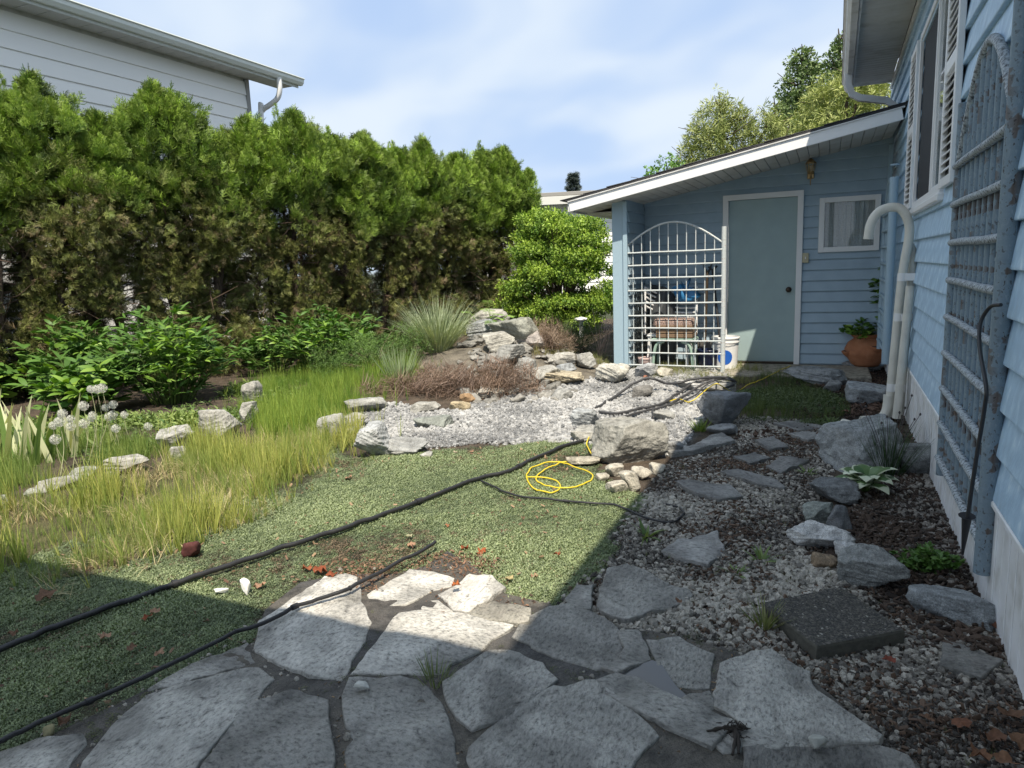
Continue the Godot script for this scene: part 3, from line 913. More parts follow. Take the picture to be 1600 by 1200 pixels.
func build_shed() -> void:
	var at := Vector3(-0.8, 0, -8.82)
	var o := thing("garden_shed", "blue lean-to shed with a plain door under a sloping white-edged roof", "shed", at)
	var L := func(x: float, y: float, z: float) -> Vector3: return Vector3(x, y, z) - at
	var door := [-1.16 + 0.8, -0.29 + 0.8, 0.0, 2.03]
	var win := [-0.126 + 0.8, 0.482 + 0.8, 1.336, 1.93]
	# y of the soffit where it meets the wall, at x
	var top := func(y: float) -> float: return (y + 0.12 - 2.0) / 0.1903 - 2.69 + 0.8
	obj("wall", core(-2.2 + 0.8, W + 0.8, 0.06, 2.02, [[door[0], door[1], 0.0, 2.01], [win[0], win[1], win[2], 1.93]], -0.12, -0.002), M.shed_siding, o)
	board_rows(o, M.shed_siding, -2.085 + 0.8, W + 0.8, 0.075, 21, 0.1185, [door, win], 0.0, 0.0, top, 9.0)
	var gb := Mb.new()
	gb.quad(Vector3(-1.4, 1.9, -0.003), Vector3(W + 0.8, 1.9, -0.003), Vector3(W + 0.8, 2.6, -0.003), Vector3(-1.4, 2.05, -0.003))
	obj("gable_wall", gb, M.shed_siding, o)
	# door
	var casing := Mb.new()
	casing.box(L.call(-1.13, 1.05, -8.795), Vector3(0.062, 1.96, 0.05))
	casing.box(L.call(-0.32, 1.05, -8.795), Vector3(0.062, 1.96, 0.05))
	casing.box(L.call(-0.725, 2.0, -8.794), Vector3(0.872, 0.062, 0.054))
	obj("door_casing", casing, M.clean_white, o)
	obj("threshold", one_box(L.call(-0.725, 0.082, -8.80), Vector3(0.75, 0.02, 0.06)), M.brown_metal, o)
	var d := obj("door", one_box(L.call(-0.725, 1.03, -8.83), Vector3(0.745, 1.87, 0.035), 0.003), M.door, o)
	var kn := Mb.new()
	kn.lathe([Vector2(0.0, 0.0), Vector2(0.032, 0.0), Vector2(0.032, 0.006), Vector2(0.012, 0.01), Vector2(0.012, 0.03), Vector2(0.026, 0.038), Vector2(0.028, 0.05), Vector2(0.02, 0.062), Vector2(0.0, 0.064)], 16)
	var k := obj("door_knob", kn, M.brown_metal, d, L.call(-0.425, 0.93, -8.812))
	k.rotation.x = PI / 2
	# window
	var wn := obj("window", frame(0.608, 0.594, 0.055, 0.06, win[0], win[2], 0.022), M.clean_white, o)
	obj("pane", one_box(Vector3((win[0] + win[1]) / 2, (win[2] + win[3]) / 2, 0.006), Vector3(0.5, 0.486, 0.004), 0), M.glass, wn)
	var cur := Mb.new()
	for s in 40:
		var x: float = win[0] + 0.05 + 0.51 * s / 40.0
		var x2: float = win[0] + 0.05 + 0.51 * (s + 1) / 40.0
		var za := -0.05 + 0.012 * sin(s * 1.3) + 0.006 * sin(s * 3.1)
		var zb := -0.05 + 0.012 * sin((s + 1) * 1.3) + 0.006 * sin((s + 1) * 3.1)
		cur.quad(Vector3(x, 1.38, za), Vector3(x2, 1.38, zb), Vector3(x2, 1.9, zb), Vector3(x, 1.9, za))
	obj("curtain", cur, mat(Color(0.36, 0.39, 0.37), 0.9, ntex(41, 0.05, [0.0, 0.5, 0.5, 0.8, 1.0, 1.0], 4), 2.0), wn)
	obj("interior", hollow(win[0], win[1], win[2], win[3], 0.4), M.dark, wn)
	# light switch box
	var sw := obj("switch_box", one_box(L.call(-0.255, 1.283, -8.79), Vector3(0.07, 0.11, 0.03), 0.006), mat(Color(0.5, 0.45, 0.3), 0.5), o)
	obj("toggle", one_box(L.call(-0.255, 1.283, -8.772), Vector3(0.012, 0.026, 0.014), 0.002), M.clean_white, sw)
	# return wall at the left, with its corner trim
	obj("return_wall", one_box(L.call(-2.185, 1.02, -8.43), Vector3(0.15, 2.0, 0.78), 0.0), M.shed_siding, o)
	for r in 16:
		obj("siding_board", lap(0.76, 0.1185), M.shed_siding, o, L.call(-2.108, 0.1 + r * 0.1185, -8.05), PI / 2)
	obj("corner_post", one_box(L.call(-2.19, 1.03, -8.03), Vector3(0.17, 1.93, 0.06), 0.004), M.blue_trim, o)
	obj("corner_trim", one_box(L.call(-2.12, 1.03, -7.985), Vector3(0.05, 1.9, 0.03), 0.004), M.blue_trim, o)
	obj("inner_trim", one_box(L.call(0.555, 1.25, -8.79), Vector3(0.045, 2.36, 0.045), 0.004), M.blue_trim, o)
	# roof
	var sl := 0.1903
	var ang := atan(sl)
	var bs := Basis(Vector3.BACK, ang)
	var xm := (-2.69 + 0.57) / 2
	var yf := func(x: float) -> float: return 2.0 + (x + 2.69) * sl
	var span := (0.57 + 2.69) / cos(ang)
	obj("fascia", one_box(L.call(xm, yf.call(xm) - 0.056, -7.75), Vector3(span, 0.108, 0.024), 0.003, bs), mat(Color(0.86, 0.86, 0.86), 0.45), o)
	obj("drip_edge", one_box(L.call(xm, yf.call(xm) + 0.001, -7.748), Vector3(span + 0.03, 0.012, 0.05), 0.002, bs), M.white, o)
	var rf := Mb.new()
	rf.box(L.call(xm + 0.2, yf.call(xm + 0.2) + 0.018, -10.3), Vector3(span + 0.5, 0.018, 5.13), 0.002, bs)
	var roof := obj("roof", rf, M.roof, o)
	for s in 13:
		var x := -2.78 + s * 0.27
		var w := 0.29 / cos(ang)
		obj("shingle", one_box(L.call(x + 0.13, yf.call(x + 0.13) + 0.034 + 0.002 * (s % 3), -7.9 - 0.006 * (s % 2)), Vector3(w, 0.012, 0.34), 0.003, bs * Basis(Vector3.BACK, -0.03)), M.roof, roof)
	# front soffit planks, sloping with the roof
	for s in 32:
		var x := -2.64 + s * 0.1
		obj("soffit_plank", one_box(L.call(x + 0.05, yf.call(x + 0.05) - 0.105, -8.29), Vector3(0.097, 0.012, 1.06), 0.004, bs), M.soffit, o)
	obj("eave_fascia", one_box(L.call(-2.7, 1.945, -9.6), Vector3(0.024, 0.11, 3.7), 0.003), M.white, o)
	obj("eave_soffit", one_box(L.call(-2.47, 1.90, -9.9), Vector3(0.44, 0.012, 3.2), 0.003), M.soffit, o)
	obj("side_wall", one_box(L.call(-2.19, 1.0, -10.4), Vector3(0.14, 1.98, 3.1), 0.0), M.shed_siding, o)
	# wall lantern
	var la := thing("wall_lantern", "brass coach lantern on the blue wall above the shed door", "lantern", Vector3(-0.226, 2.2, -8.80))
	var bp := Mb.new()
	bp.box(Vector3(0, 0.02, 0.006), Vector3(0.07, 0.15, 0.014), 0.005)
	obj("back_plate", bp, M.brass, la)
	var arm := Mb.new()
	arm.tube(curve([Vector3(0, -0.02, 0.01), Vector3(0, -0.05, 0.05), Vector3(0, -0.02, 0.09), Vector3(0, 0.0, 0.09)], 5), 0.007, 0.006)
	arm.tube([Vector3(0, -0.03, 0.04), Vector3(0, -0.10, 0.04), Vector3(0, -0.13, 0.045)], 0.008, 0.003)
	obj("bracket", arm, M.brass, la)
	var cage := Mb.new()
	cage.lathe([Vector2(0.0, -0.005), Vector2(0.03, 0.0), Vector2(0.034, 0.012), Vector2(0.0, 0.012)], 6, Vector3(0, 0, 0.09))
	cage.lathe([Vector2(0.0, 0.1), Vector2(0.058, 0.1), Vector2(0.05, 0.115), Vector2(0.022, 0.145), Vector2(0.008, 0.15), Vector2(0.01, 0.165), Vector2(0.0, 0.172)], 6, Vector3(0, 0, 0.09))
	for s in 6:
		var a := TAU * s / 6
		cage.tube([Vector3(cos(a) * 0.032, 0.01, 0.09 + sin(a) * 0.032), Vector3(cos(a) * 0.052, 0.1, 0.09 + sin(a) * 0.052)], 0.0035, 0.0035, 5)
	obj("cage", cage, M.brass, la)
	var gl := Mb.new()
	gl.lathe([Vector2(0.028, 0.012), Vector2(0.047, 0.1)], 6, Vector3(0, 0, 0.09))
	obj("lamp_glass", gl, M.glass, la)
	# concrete step
	tag(obj("concrete_step", one_box(Vector3(-0.45, 0.025, -8.36), Vector3(1.75, 0.09, 0.86), 0.012), M.concrete), "low worn concrete step in front of the shed door", "step", "", "structure")

func build_neighbours() -> void:
	# tall white house behind the hedge, parallel to ours
	var o := thing("neighbour_house", "tall white house with grey gutter seen above the cedar hedge", "house", Vector3(-10.1, 0, -6.0))
	var x0 := -4.9
	obj("wall", one_box(Vector3(-0.12, 2.5, 1.0), Vector3(0.2, 5.0, 12.0 - 0.2), 0), M.white, o)
	obj("gable_wall", one_box(Vector3(-3.0, 2.5, -4.8), Vector3(5.6, 5.0, 0.2), 0), M.white, o)
	var sidm := mat(Color(0.88, 0.88, 0.86), 0.5)
	for r in 20:
		obj("siding_board", lap(11.6, 0.24), sidm, o, Vector3(0.0, 0.1 + r * 0.24, 6.7), PI / 2)
	obj("corner_trim", one_box(Vector3(0.005, 2.5, -4.87), Vector3(0.06, 4.9, 0.09), 0.004), mat(Color(0.3, 0.3, 0.29), 0.5), o)
	var sp := one_box(Vector3.ZERO, Vector3(0.42, 0.012, 0.29), 0.006).mesh()
	var smat := mat(Color(0.62, 0.62, 0.6), 0.6, ntex(51, 0.06, [0.0, 0.55, 0.5, 0.9, 1.0, 1.0], 2, FastNoiseLite.TYPE_CELLULAR), 5.0)
	for k in 28: obj("soffit_panel", sp, smat, o, Vector3(0.225, 4.96, -5.6 + k * 0.3))
	obj("fascia", one_box(Vector3(0.445, 5.0, 0.0), Vector3(0.02, 0.15, 11.6)), mat(Color(0.55, 0.58, 0.56), 0.5), o)
	var g := extrude([Vector2(0.0, 0.0), Vector2(0.06, 0.0), Vector2(0.10, 0.05), Vector2(0.105, 0.10), Vector2(0.13, 0.115), Vector2(0.125, 0.13), Vector2(0.095, 0.12), Vector2(0.085, 0.06), Vector2(0.05, 0.02), Vector2(0.0, 0.02)], 0.0, 11.75)
	obj("gutter", g, mat(Color(0.66, 0.70, 0.67), 0.45), o, Vector3(0.456, 4.97, 5.9), PI / 2)
	var dn := Mb.new()
	dn.tube(curve([Vector3(0.5, 4.98, -5.2), Vector3(0.5, 4.78, -5.2), Vector3(0.42, 4.62, -5.2), Vector3(0.2, 4.52, -5.2), Vector3(0.05, 4.45, -5.2), Vector3(0.03, 4.2, -5.15), Vector3(0.03, 0.2, -5.0)], 5), 0.05, 0.05, 10)
	obj("downspout", dn, M.clean_white, o)
	var rf := Mb.new()
	rf.box(Vector3(-2.98, 5.82, 0.0), Vector3(6.9, 0.06, 11.9), 0.004, Basis(Vector3.BACK, -0.22))
	obj("roof", rf, M.roof, o)
	# low white house far behind
	var q := thing("white_bungalow", "low white house with a flat-edged roof behind the round shrub", "house", Vector3(-5.5, 0, -20.0), 0.28)
	obj("wall", one_box(Vector3(0.5, 1.5, -2.0), Vector3(9.6, 3.0, 4.0), 0), M.clean_white, q)
	for r in 16: obj("siding_board", lap(9.5, 0.185), sidm, q, Vector3(-4.2, 0.05 + r * 0.185, 0.002), 0.0)
	var rr := Mb.new()
	rr.box(Vector3(0.5, 3.26, -2.0), Vector3(10.6, 0.1, 5.0), 0.01)
	obj("roof", rr, mat(Color(0.3, 0.29, 0.27), 0.8), q)
	obj("fascia", one_box(Vector3(0.5, 3.09, 0.5), Vector3(10.6, 0.22, 0.04)), mat(Color(0.66, 0.66, 0.62), 0.6), q)
	var wf := obj("window", frame(1.3, 1.1, 0.07, 0.07, -2.6, 0.95, 0.03), M.clean_white, q)
	obj("pane", one_box(Vector3(-1.95, 1.5, 0.02), Vector3(1.18, 0.98, 0.01), 0), glossy(Color(0.05, 0.07, 0.08), 0.08), wf)
	# gate post between hedge and shrub
	tag(obj("gate_post", one_box(Vector3(0, 0.7, 0), Vector3(0.12, 1.4, 0.12), 0.008), M.clean_white, null, Vector3(-5.298, 0, -12.09)), "white wooden post between the hedge end and the round shrub", "post")

# ---------- flagstones
func build_patio() -> void:
	var base := Node3D.new()
	base.name = "patio"
	add_child(base)
	tag(base, "irregular grey flagstone patio in the foreground, half in shade", "patio", "", "structure")
	var cf := func(x: float, z: float) -> Color:
		var k := n2.get_noise_2d(x * 140, z * 140)
		var c := Color(0.105, 0.10, 0.095).lerp(Color(0.17, 0.15, 0.12), clampf(0.5 + k, 0, 1))
		return c
	obj("mortar_bed", sheet(patio, 0.021, 0.06, cf), M.mortar, base)
	var st := [
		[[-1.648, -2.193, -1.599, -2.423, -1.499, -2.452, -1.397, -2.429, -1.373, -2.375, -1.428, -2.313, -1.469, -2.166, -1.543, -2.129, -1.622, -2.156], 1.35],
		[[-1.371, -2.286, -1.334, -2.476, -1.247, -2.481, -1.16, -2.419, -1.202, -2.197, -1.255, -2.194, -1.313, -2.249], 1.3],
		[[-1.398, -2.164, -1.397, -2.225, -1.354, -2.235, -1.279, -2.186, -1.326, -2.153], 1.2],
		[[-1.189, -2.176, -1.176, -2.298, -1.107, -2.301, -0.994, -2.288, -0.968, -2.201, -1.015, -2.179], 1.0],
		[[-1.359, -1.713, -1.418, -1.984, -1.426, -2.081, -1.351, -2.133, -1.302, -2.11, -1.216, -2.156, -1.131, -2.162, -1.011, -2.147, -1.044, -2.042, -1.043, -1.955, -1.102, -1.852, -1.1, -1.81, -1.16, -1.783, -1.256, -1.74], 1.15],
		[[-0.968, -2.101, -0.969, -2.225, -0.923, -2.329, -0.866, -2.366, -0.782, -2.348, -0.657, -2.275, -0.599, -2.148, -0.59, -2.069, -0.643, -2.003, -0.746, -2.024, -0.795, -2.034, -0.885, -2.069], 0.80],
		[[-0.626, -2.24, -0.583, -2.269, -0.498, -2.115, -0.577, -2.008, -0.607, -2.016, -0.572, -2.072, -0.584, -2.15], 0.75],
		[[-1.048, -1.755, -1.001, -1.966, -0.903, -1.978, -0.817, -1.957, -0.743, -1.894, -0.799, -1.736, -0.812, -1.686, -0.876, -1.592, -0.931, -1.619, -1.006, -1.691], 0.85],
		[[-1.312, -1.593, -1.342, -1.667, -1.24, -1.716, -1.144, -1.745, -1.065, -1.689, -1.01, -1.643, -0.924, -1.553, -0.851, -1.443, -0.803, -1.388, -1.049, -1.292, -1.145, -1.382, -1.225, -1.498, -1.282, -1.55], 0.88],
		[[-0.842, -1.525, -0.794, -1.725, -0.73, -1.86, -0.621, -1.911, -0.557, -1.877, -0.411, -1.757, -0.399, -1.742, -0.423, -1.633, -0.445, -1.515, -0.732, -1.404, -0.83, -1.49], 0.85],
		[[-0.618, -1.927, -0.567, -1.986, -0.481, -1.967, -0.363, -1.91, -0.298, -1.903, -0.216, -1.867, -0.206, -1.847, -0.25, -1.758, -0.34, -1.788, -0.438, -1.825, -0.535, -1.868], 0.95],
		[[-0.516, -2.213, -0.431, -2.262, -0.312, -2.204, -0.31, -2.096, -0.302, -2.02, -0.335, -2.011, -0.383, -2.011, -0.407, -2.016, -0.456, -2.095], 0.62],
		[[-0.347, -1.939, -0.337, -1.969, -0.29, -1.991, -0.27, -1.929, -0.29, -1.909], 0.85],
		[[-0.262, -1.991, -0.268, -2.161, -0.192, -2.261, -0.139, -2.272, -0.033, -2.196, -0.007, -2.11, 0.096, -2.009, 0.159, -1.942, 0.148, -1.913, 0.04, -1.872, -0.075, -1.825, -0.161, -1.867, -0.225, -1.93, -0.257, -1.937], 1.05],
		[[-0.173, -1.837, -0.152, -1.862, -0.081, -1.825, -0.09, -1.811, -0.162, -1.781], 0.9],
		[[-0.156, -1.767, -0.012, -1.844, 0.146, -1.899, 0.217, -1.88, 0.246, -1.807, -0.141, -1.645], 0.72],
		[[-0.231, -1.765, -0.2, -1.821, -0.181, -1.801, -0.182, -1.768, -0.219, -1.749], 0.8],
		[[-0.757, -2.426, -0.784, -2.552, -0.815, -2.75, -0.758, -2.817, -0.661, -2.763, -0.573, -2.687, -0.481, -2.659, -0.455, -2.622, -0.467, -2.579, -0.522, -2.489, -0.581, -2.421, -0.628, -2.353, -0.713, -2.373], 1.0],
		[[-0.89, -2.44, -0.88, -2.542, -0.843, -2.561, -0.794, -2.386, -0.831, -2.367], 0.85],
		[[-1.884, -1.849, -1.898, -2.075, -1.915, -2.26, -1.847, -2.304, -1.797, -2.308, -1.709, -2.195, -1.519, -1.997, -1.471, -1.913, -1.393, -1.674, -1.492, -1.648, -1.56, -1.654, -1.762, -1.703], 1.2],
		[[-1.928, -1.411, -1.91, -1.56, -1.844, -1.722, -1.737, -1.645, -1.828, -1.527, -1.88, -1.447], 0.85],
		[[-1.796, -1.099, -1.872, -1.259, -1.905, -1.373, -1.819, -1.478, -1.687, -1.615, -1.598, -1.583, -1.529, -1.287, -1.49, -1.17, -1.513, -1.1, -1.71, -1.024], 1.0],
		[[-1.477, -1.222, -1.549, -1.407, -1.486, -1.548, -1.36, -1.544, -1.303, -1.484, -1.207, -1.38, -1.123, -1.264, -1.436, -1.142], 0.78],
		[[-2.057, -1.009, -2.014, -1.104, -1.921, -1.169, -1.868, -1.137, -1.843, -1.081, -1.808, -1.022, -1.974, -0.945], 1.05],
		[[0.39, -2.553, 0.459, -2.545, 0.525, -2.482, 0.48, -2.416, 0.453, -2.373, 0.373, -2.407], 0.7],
	]
	var k := 0
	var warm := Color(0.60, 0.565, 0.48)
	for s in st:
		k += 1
		var t: float = s[1] * (0.52 if k <= 5 or k == 20 else 0.45 + 0.09 * sin(k * 2.7))  # tint follows sun and shade: lit stones lighter, shaded darker and wet
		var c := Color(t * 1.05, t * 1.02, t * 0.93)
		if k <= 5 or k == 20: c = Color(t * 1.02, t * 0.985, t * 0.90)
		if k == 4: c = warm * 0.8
		c.a = 1
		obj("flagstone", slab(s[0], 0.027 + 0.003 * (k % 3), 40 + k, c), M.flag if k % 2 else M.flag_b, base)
		stones_flat.append(poly(s[0]))
	# rain water left in a hollow between the stones
	var w := Mb.new()
	var pf := poly([-0.574, -1.994, -0.487, -2.112, -0.456, -2.103, -0.404, -2.021, -0.385, -1.993, -0.324, -1.935, -0.37, -1.917, -0.429, -1.952, -0.489, -1.975])
	var tr := Geometry2D.triangulate_polygon(pf)
	for i in range(0, tr.size(), 3):
		var a := pf[tr[i]]; var b := pf[tr[i + 1]]; var d := pf[tr[i + 2]]
		if (b - a).cross(d - a) > 0: var sw := b; b = d; d = sw
		w.tri(Vector3(a.x, 0.0265, a.y), Vector3(b.x, 0.0265, b.y), Vector3(d.x, 0.0265, d.y))
	tag(obj("puddle", w, glossy(Color(0.085, 0.088, 0.09), 0.02)), "shallow rain puddle in a gap between the shaded flagstones", "puddle", "", "structure")
	stones_flat.append(pf)
	# stepping stones of the side path
	var path := Node3D.new()
	path.name = "path"
	add_child(path)
	tag(path, "gravel side path with flat stepping stones beside the house", "path", "", "structure")
	var sp := [
		[[-0.767, -4.023, -0.689, -4.085, -0.486, -4.023, -0.406, -3.862, -0.503, -3.787, -0.638, -3.845], 0.6],
		[[-0.549, -4.315, -0.47, -4.381, -0.263, -4.268, -0.199, -4.112, -0.362, -4.173], 0.62],
		[[-0.31, -4.515, -0.242, -4.747, -0.089, -4.73, -0.157, -4.56, -0.233, -4.411], 0.6],
		[[-0.431, -5.161, -0.33, -5.246, -0.234, -5.033, -0.333, -4.936], 0.6],
		[[-0.341, -5.748, -0.18, -5.905, 0.001, -5.725, -0.169, -5.594], 0.65],
		[[-0.233, -5.431, -0.11, -5.546, 0.045, -5.427, -0.103, -5.271], 0.8],
		[[-0.962, -4.705, -0.923, -4.839, -0.829, -4.83, -0.756, -5.208, -0.692, -5.307, -0.589, -5.098, -0.701, -4.956, -0.817, -4.763, -0.928, -4.663], 0.95],
		[[-0.632, -3.019, -0.601, -3.154, -0.456, -3.294, -0.4, -3.113, -0.44, -2.934, -0.564, -2.961], 0.9],
		[[-0.52, -4.682, -0.42, -4.809, -0.324, -4.708, -0.42, -4.556], 0.55],
	]
	for s in sp:
		k += 1
		var t: float = s[1] * 0.46
		obj("stepping_stone", slab(s[0], 0.025 + 0.005 * (k % 3), 90 + k, Color(t * 1.02, t, t * 0.95)), M.flag, path)
		stones_flat.append(poly(s[0]))

# ---------- rocks
func put_rock(at: Vector3, w: float, h: float, label: String, tone: Color, sd: int, depth := 0.8, layered := 0.5, level := 4, group := "", turn := 999.0, sharp := 1.0) -> void:
	var yaw: float = turn if turn < 900 else atan2(-at.x, -at.z) + (sd % 7 - 3) * 0.12
	at.y = maxf(ground_h(at.x, at.z), at.y) if at.y > 0.0 else ground_h(at.x, at.z)
	var o := obj("rock", rock(sd, Vector3(w, h, w * depth), level, tone, layered, sharp), M.stone, null, at, yaw)
	tag(o, label, "rock", group)

func build_rocks() -> void:
	var white := Color(0.60, 0.59, 0.54)
	var pale := Color(0.52, 0.52, 0.49)
	var grey := Color(0.46, 0.47, 0.47)
	var dark := Color(0.25, 0.26, 0.27)
	var green := Color(0.38, 0.41, 0.37)
	var tan := Color(0.58, 0.47, 0.32)
	# beside the path
	put_rock(Vector3(-0.73, 0, -5.672), 0.414, 0.287, "dark angular boulder with a pale slanting top, right end of the gravel bed", Color(0.34, 0.36, 0.38), 101, 0.8, 0.4)
	put_rock(Vector3(-1.188, 0, -4.537), 0.525, 0.282, "big rounded lichen-stained boulder between gravel bed and yellow cord", Color(0.50, 0.49, 0.44), 102, 0.8, 0.15, 5, "", 999.0, 0.36)
	put_rock(Vector3(-0.708, 0, -5.415), 0.234, 0.068, "low grey stone lying in front of the dark angular boulder", grey, 103, 0.6, 0.6, 3)
	put_rock(Vector3(0.242, 0, -4.777), 0.524, 0.297, "large smooth sloping boulder under the white pipes", Color(0.46, 0.48, 0.475), 104, 0.9, 0.2, 5, "", 999.0, 0.25)
	put_rock(Vector3(0.506, 0, -4.665), 0.231, 0.201, "grey boulder against the white skirting behind the chives", Color(0.38, 0.40, 0.39), 105, 0.7, 0.3, 4, "", 999.0, 0.6)
	put_rock(Vector3(0.065, 0, -4.043), 0.282, 0.111, "dark flat-topped rock under the variegated hosta", Color(0.27, 0.28, 0.28), 106, 0.7, 1.2)
	put_rock(Vector3(-0.013, 0, -3.664), 0.15, 0.111, "grey-green rock with pale cap in front of the hosta", green, 107, 0.8, 0.7)
	put_rock(Vector3(0.078, 0, -3.56), 0.121, 0.123, "small dark rock beside the grey-green capped rock", dark, 108, 0.8, 0.5, 3)
	put_rock(Vector3(-0.005, 0, -3.311), 0.285, 0.113, "white quartz rock at the edge of the mulch bed", Color(0.92, 0.91, 0.88), 109, 0.6, 0.8)
	put_rock(Vector3(0.116, 0, -3.234), 0.126, 0.079, "small white quartz lump touching the big quartz rock", Color(0.9, 0.9, 0.88), 110, 0.8, 0.3, 3)
	put_rock(Vector3(0.027, 0, -3.088), 0.122, 0.068, "rusty tan stone below the white quartz rock", Color(0.42, 0.31, 0.2), 111, 0.8, 0.8, 3)
	put_rock(Vector3(0.189, 0, -2.955), 0.283, 0.152, "slanting grey schist rock behind the concrete paver", Color(0.40, 0.41, 0.39), 112, 0.62, 0.9, 4, "", -0.55)
	put_rock(Vector3(0.449, 0, -2.809), 0.298, 0.109, "flat-topped blue-grey rock against the white skirting", Color(0.42, 0.45, 0.46), 113, 0.62, 0.5)
	put_rock(Vector3(0.33, 0, -6.861), 0.408, 0.176, "rounded pale grey boulder at the far foot of the pipes", Color(0.52, 0.55, 0.57), 114, 0.9, 0.2, 4, "", 999.0, 0.5)
	put_rock(Vector3(0.347, 0, -8.894), 0.471, 0.127, "grey wedge-shaped rock in front of the terracotta pot", grey, 115, 0.8, 0.9)
	put_rock(Vector3(-0.108, 0, -7.789), 0.586, 0.16, "wide flat grey rock edging the far mulch bed", Color(0.44, 0.46, 0.47), 116, 0.7, 1.1)
	put_rock(Vector3(0.053, 0, -7.414), 0.184, 0.107, "small stone beside the wide flat rock at the far bed", grey, 117, 0.8, 0.5, 3)
	# dry river, near side
	put_rock(Vector3(-3.972, 0, -5.478), 0.416, 0.141, "pale block at the left tip of the gravel bed, in the grass", pale, 121, 0.7, 0.6)
	put_rock(Vector3(-3.443, 0, -5.656), 0.297, 0.106, "white loaf-shaped stone behind the grey-green block", white, 122, 0.7, 0.4)
	put_rock(Vector3(-3.022, 0, -5.089), 0.355, 0.113, "flat-topped grey-green block lying on the gravel bed", green, 123, 0.6, 0.5)
	put_rock(Vector3(-3.682, 0, -4.85), 0.253, 0.14, "white stone between the grass and the big grey slab", white, 124, 0.8, 0.4)
	put_rock(Vector3(-2.942, 0, -4.096), 0.314, 0.244, "big pale grey slab at the left end of the gravel bed", Color(0.62, 0.64, 0.64), 125, 0.8, 1.3)
	put_rock(Vector3(-2.78, 0, -4.239), 0.379, 0.123, "layered grey rock with a dark hollow below, beside the big slab", Color(0.48, 0.49, 0.48), 126, 0.7, 1.3)
	put_rock(Vector3(-2.553, 0, -4.162), 0.094, 0.046, "fist-sized white stone lying on the ground cover", white, 127, 0.8, 0.3, 3)
	put_rock(Vector3(-3.586, 0, -4.453), 0.222, 0.224, "grey and white rock half hidden in the tall grass", pale, 128, 0.8, 0.6)
	put_rock(Vector3(-2.761, 0, -4.152), 0.136, 0.061, "small pale stone at the front edge of the layered rock", pale, 129, 0.8, 0.6, 3)
	put_rock(Vector3(-1.8, 0, -5.443), 0.249, 0.171, "upright pointed grey rock where the black hoses bend", Color(0.55, 0.58, 0.59), 130, 0.6, 0.9)
	put_rock(Vector3(-1.64, 0, -4.967), 0.256, 0.114, "flat white rock behind the lichen-stained boulder", white, 131, 0.9, 0.6)
	put_rock(Vector3(-2.383, 0, -6.518), 0.226, 0.125, "grey triangular stone in the middle of the gravel bed", pale, 132, 0.8, 0.7, 3)
	put_rock(Vector3(-2.143, 0, -7.468), 0.4, 0.208, "white layered slab at the far edge of the gravel bed", Color(0.78, 0.76, 0.68), 133, 0.8, 1.2)
	put_rock(Vector3(-2.611, 0.1, -7.992), 0.241, 0.178, "squarish pale rock stacked at the right of the rockery", pale, 134, 0.7, 1.0)
	put_rock(Vector3(-2.89, 0.1, -7.934), 0.347, 0.151, "pale stacked rock left of the squarish one", Color(0.74, 0.72, 0.65), 135, 0.7, 1.0)
	put_rock(Vector3(-1.822, 0, -7.737), 0.268, 0.17, "grey rock in the turf before the metal trellis", Color(0.6, 0.62, 0.64), 136, 0.8, 0.4)
	put_rock(Vector3(-1.632, 0, -7.746), 0.196, 0.116, "cream stone right of the grey rock by the trellis", Color(0.75, 0.71, 0.6), 137, 0.8, 0.3, 3)
	put_rock(Vector3(-1.659, 0, -6.81), 0.206, 0.133, "dark stone under the loop of the black hose", Color(0.3, 0.29, 0.27), 138, 0.8, 0.4, 3)
	put_rock(Vector3(-1.232, 0, -5.844), 0.213, 0.097, "pale stone on the gravel between the hoses and the big boulder", pale, 139, 0.8, 0.5, 3)
	put_rock(Vector3(-1.215, 0, -7.253), 0.459, 0.101, "long pale flat rock under the bundle of hoses", Color(0.64, 0.64, 0.62), 140, 0.6, 1.0)
	put_rock(Vector3(-0.963, 0, -7.116), 0.335, 0.117, "pale rock at the right end of the hose bundle", pale, 141, 0.7, 0.6)
	put_rock(Vector3(-1.442, 0, -4.316), 0.232, 0.053, "flat tan rock in front of the lichen-stained boulder", Color(0.62, 0.57, 0.46), 142, 0.6, 0.8, 3)
	put_rock(Vector3(-0.931, 0, -4.744), 0.122, 0.096, "grey chip leaning on the lichen-stained boulder's right side", grey, 143, 0.7, 0.7, 3)
	# rubble at the foot of the big boulder
	var rub := [Vector3(-1.177, 0, -4.117), 0.118, 0.076, Vector3(-1.023, 0, -3.881), 0.125, 0.115, Vector3(-1.009, 0, -4.115), 0.123, 0.074, Vector3(-1.068, 0, -3.794), 0.123, 0.076, Vector3(-0.948, 0, -4.267), 0.111, 0.062, Vector3(-1.215, 0, -3.983), 0.084, 0.054]
	var which := ["small cream rubble stone nearest the yellow cord", "tall cream rubble stone in the middle of the heap below the boulder", "cream rubble stone tucked right under the lichen-stained boulder", "cream rubble stone lying lowest of the heap, next to the gravel path", "cream rubble stone at the right end of the heap, below the boulder's corner", "smallest cream rubble stone at the left end of the heap, on the thyme"]
	for k in 6:
		put_rock(rub[k * 3], rub[k * 3 + 1], rub[k * 3 + 2], which[k], Color(0.72, 0.67, 0.56), 150 + k, 0.9, 0.4, 3, "cream rubble at the foot of the boulder")
	# rockery on the mound
	put_rock(Vector3(-4.97, 0.35, -10.273), 0.706, 0.31, "peaked pale rock at the top of the rockery", Color(0.66, 0.64, 0.58), 161, 0.7, 1.0)
	put_rock(Vector3(-4.254, 0.32, -8.636), 0.532, 0.305, "banded grey rock at the left of the rockery", Color(0.55, 0.57, 0.58), 162, 0.7, 1.4)
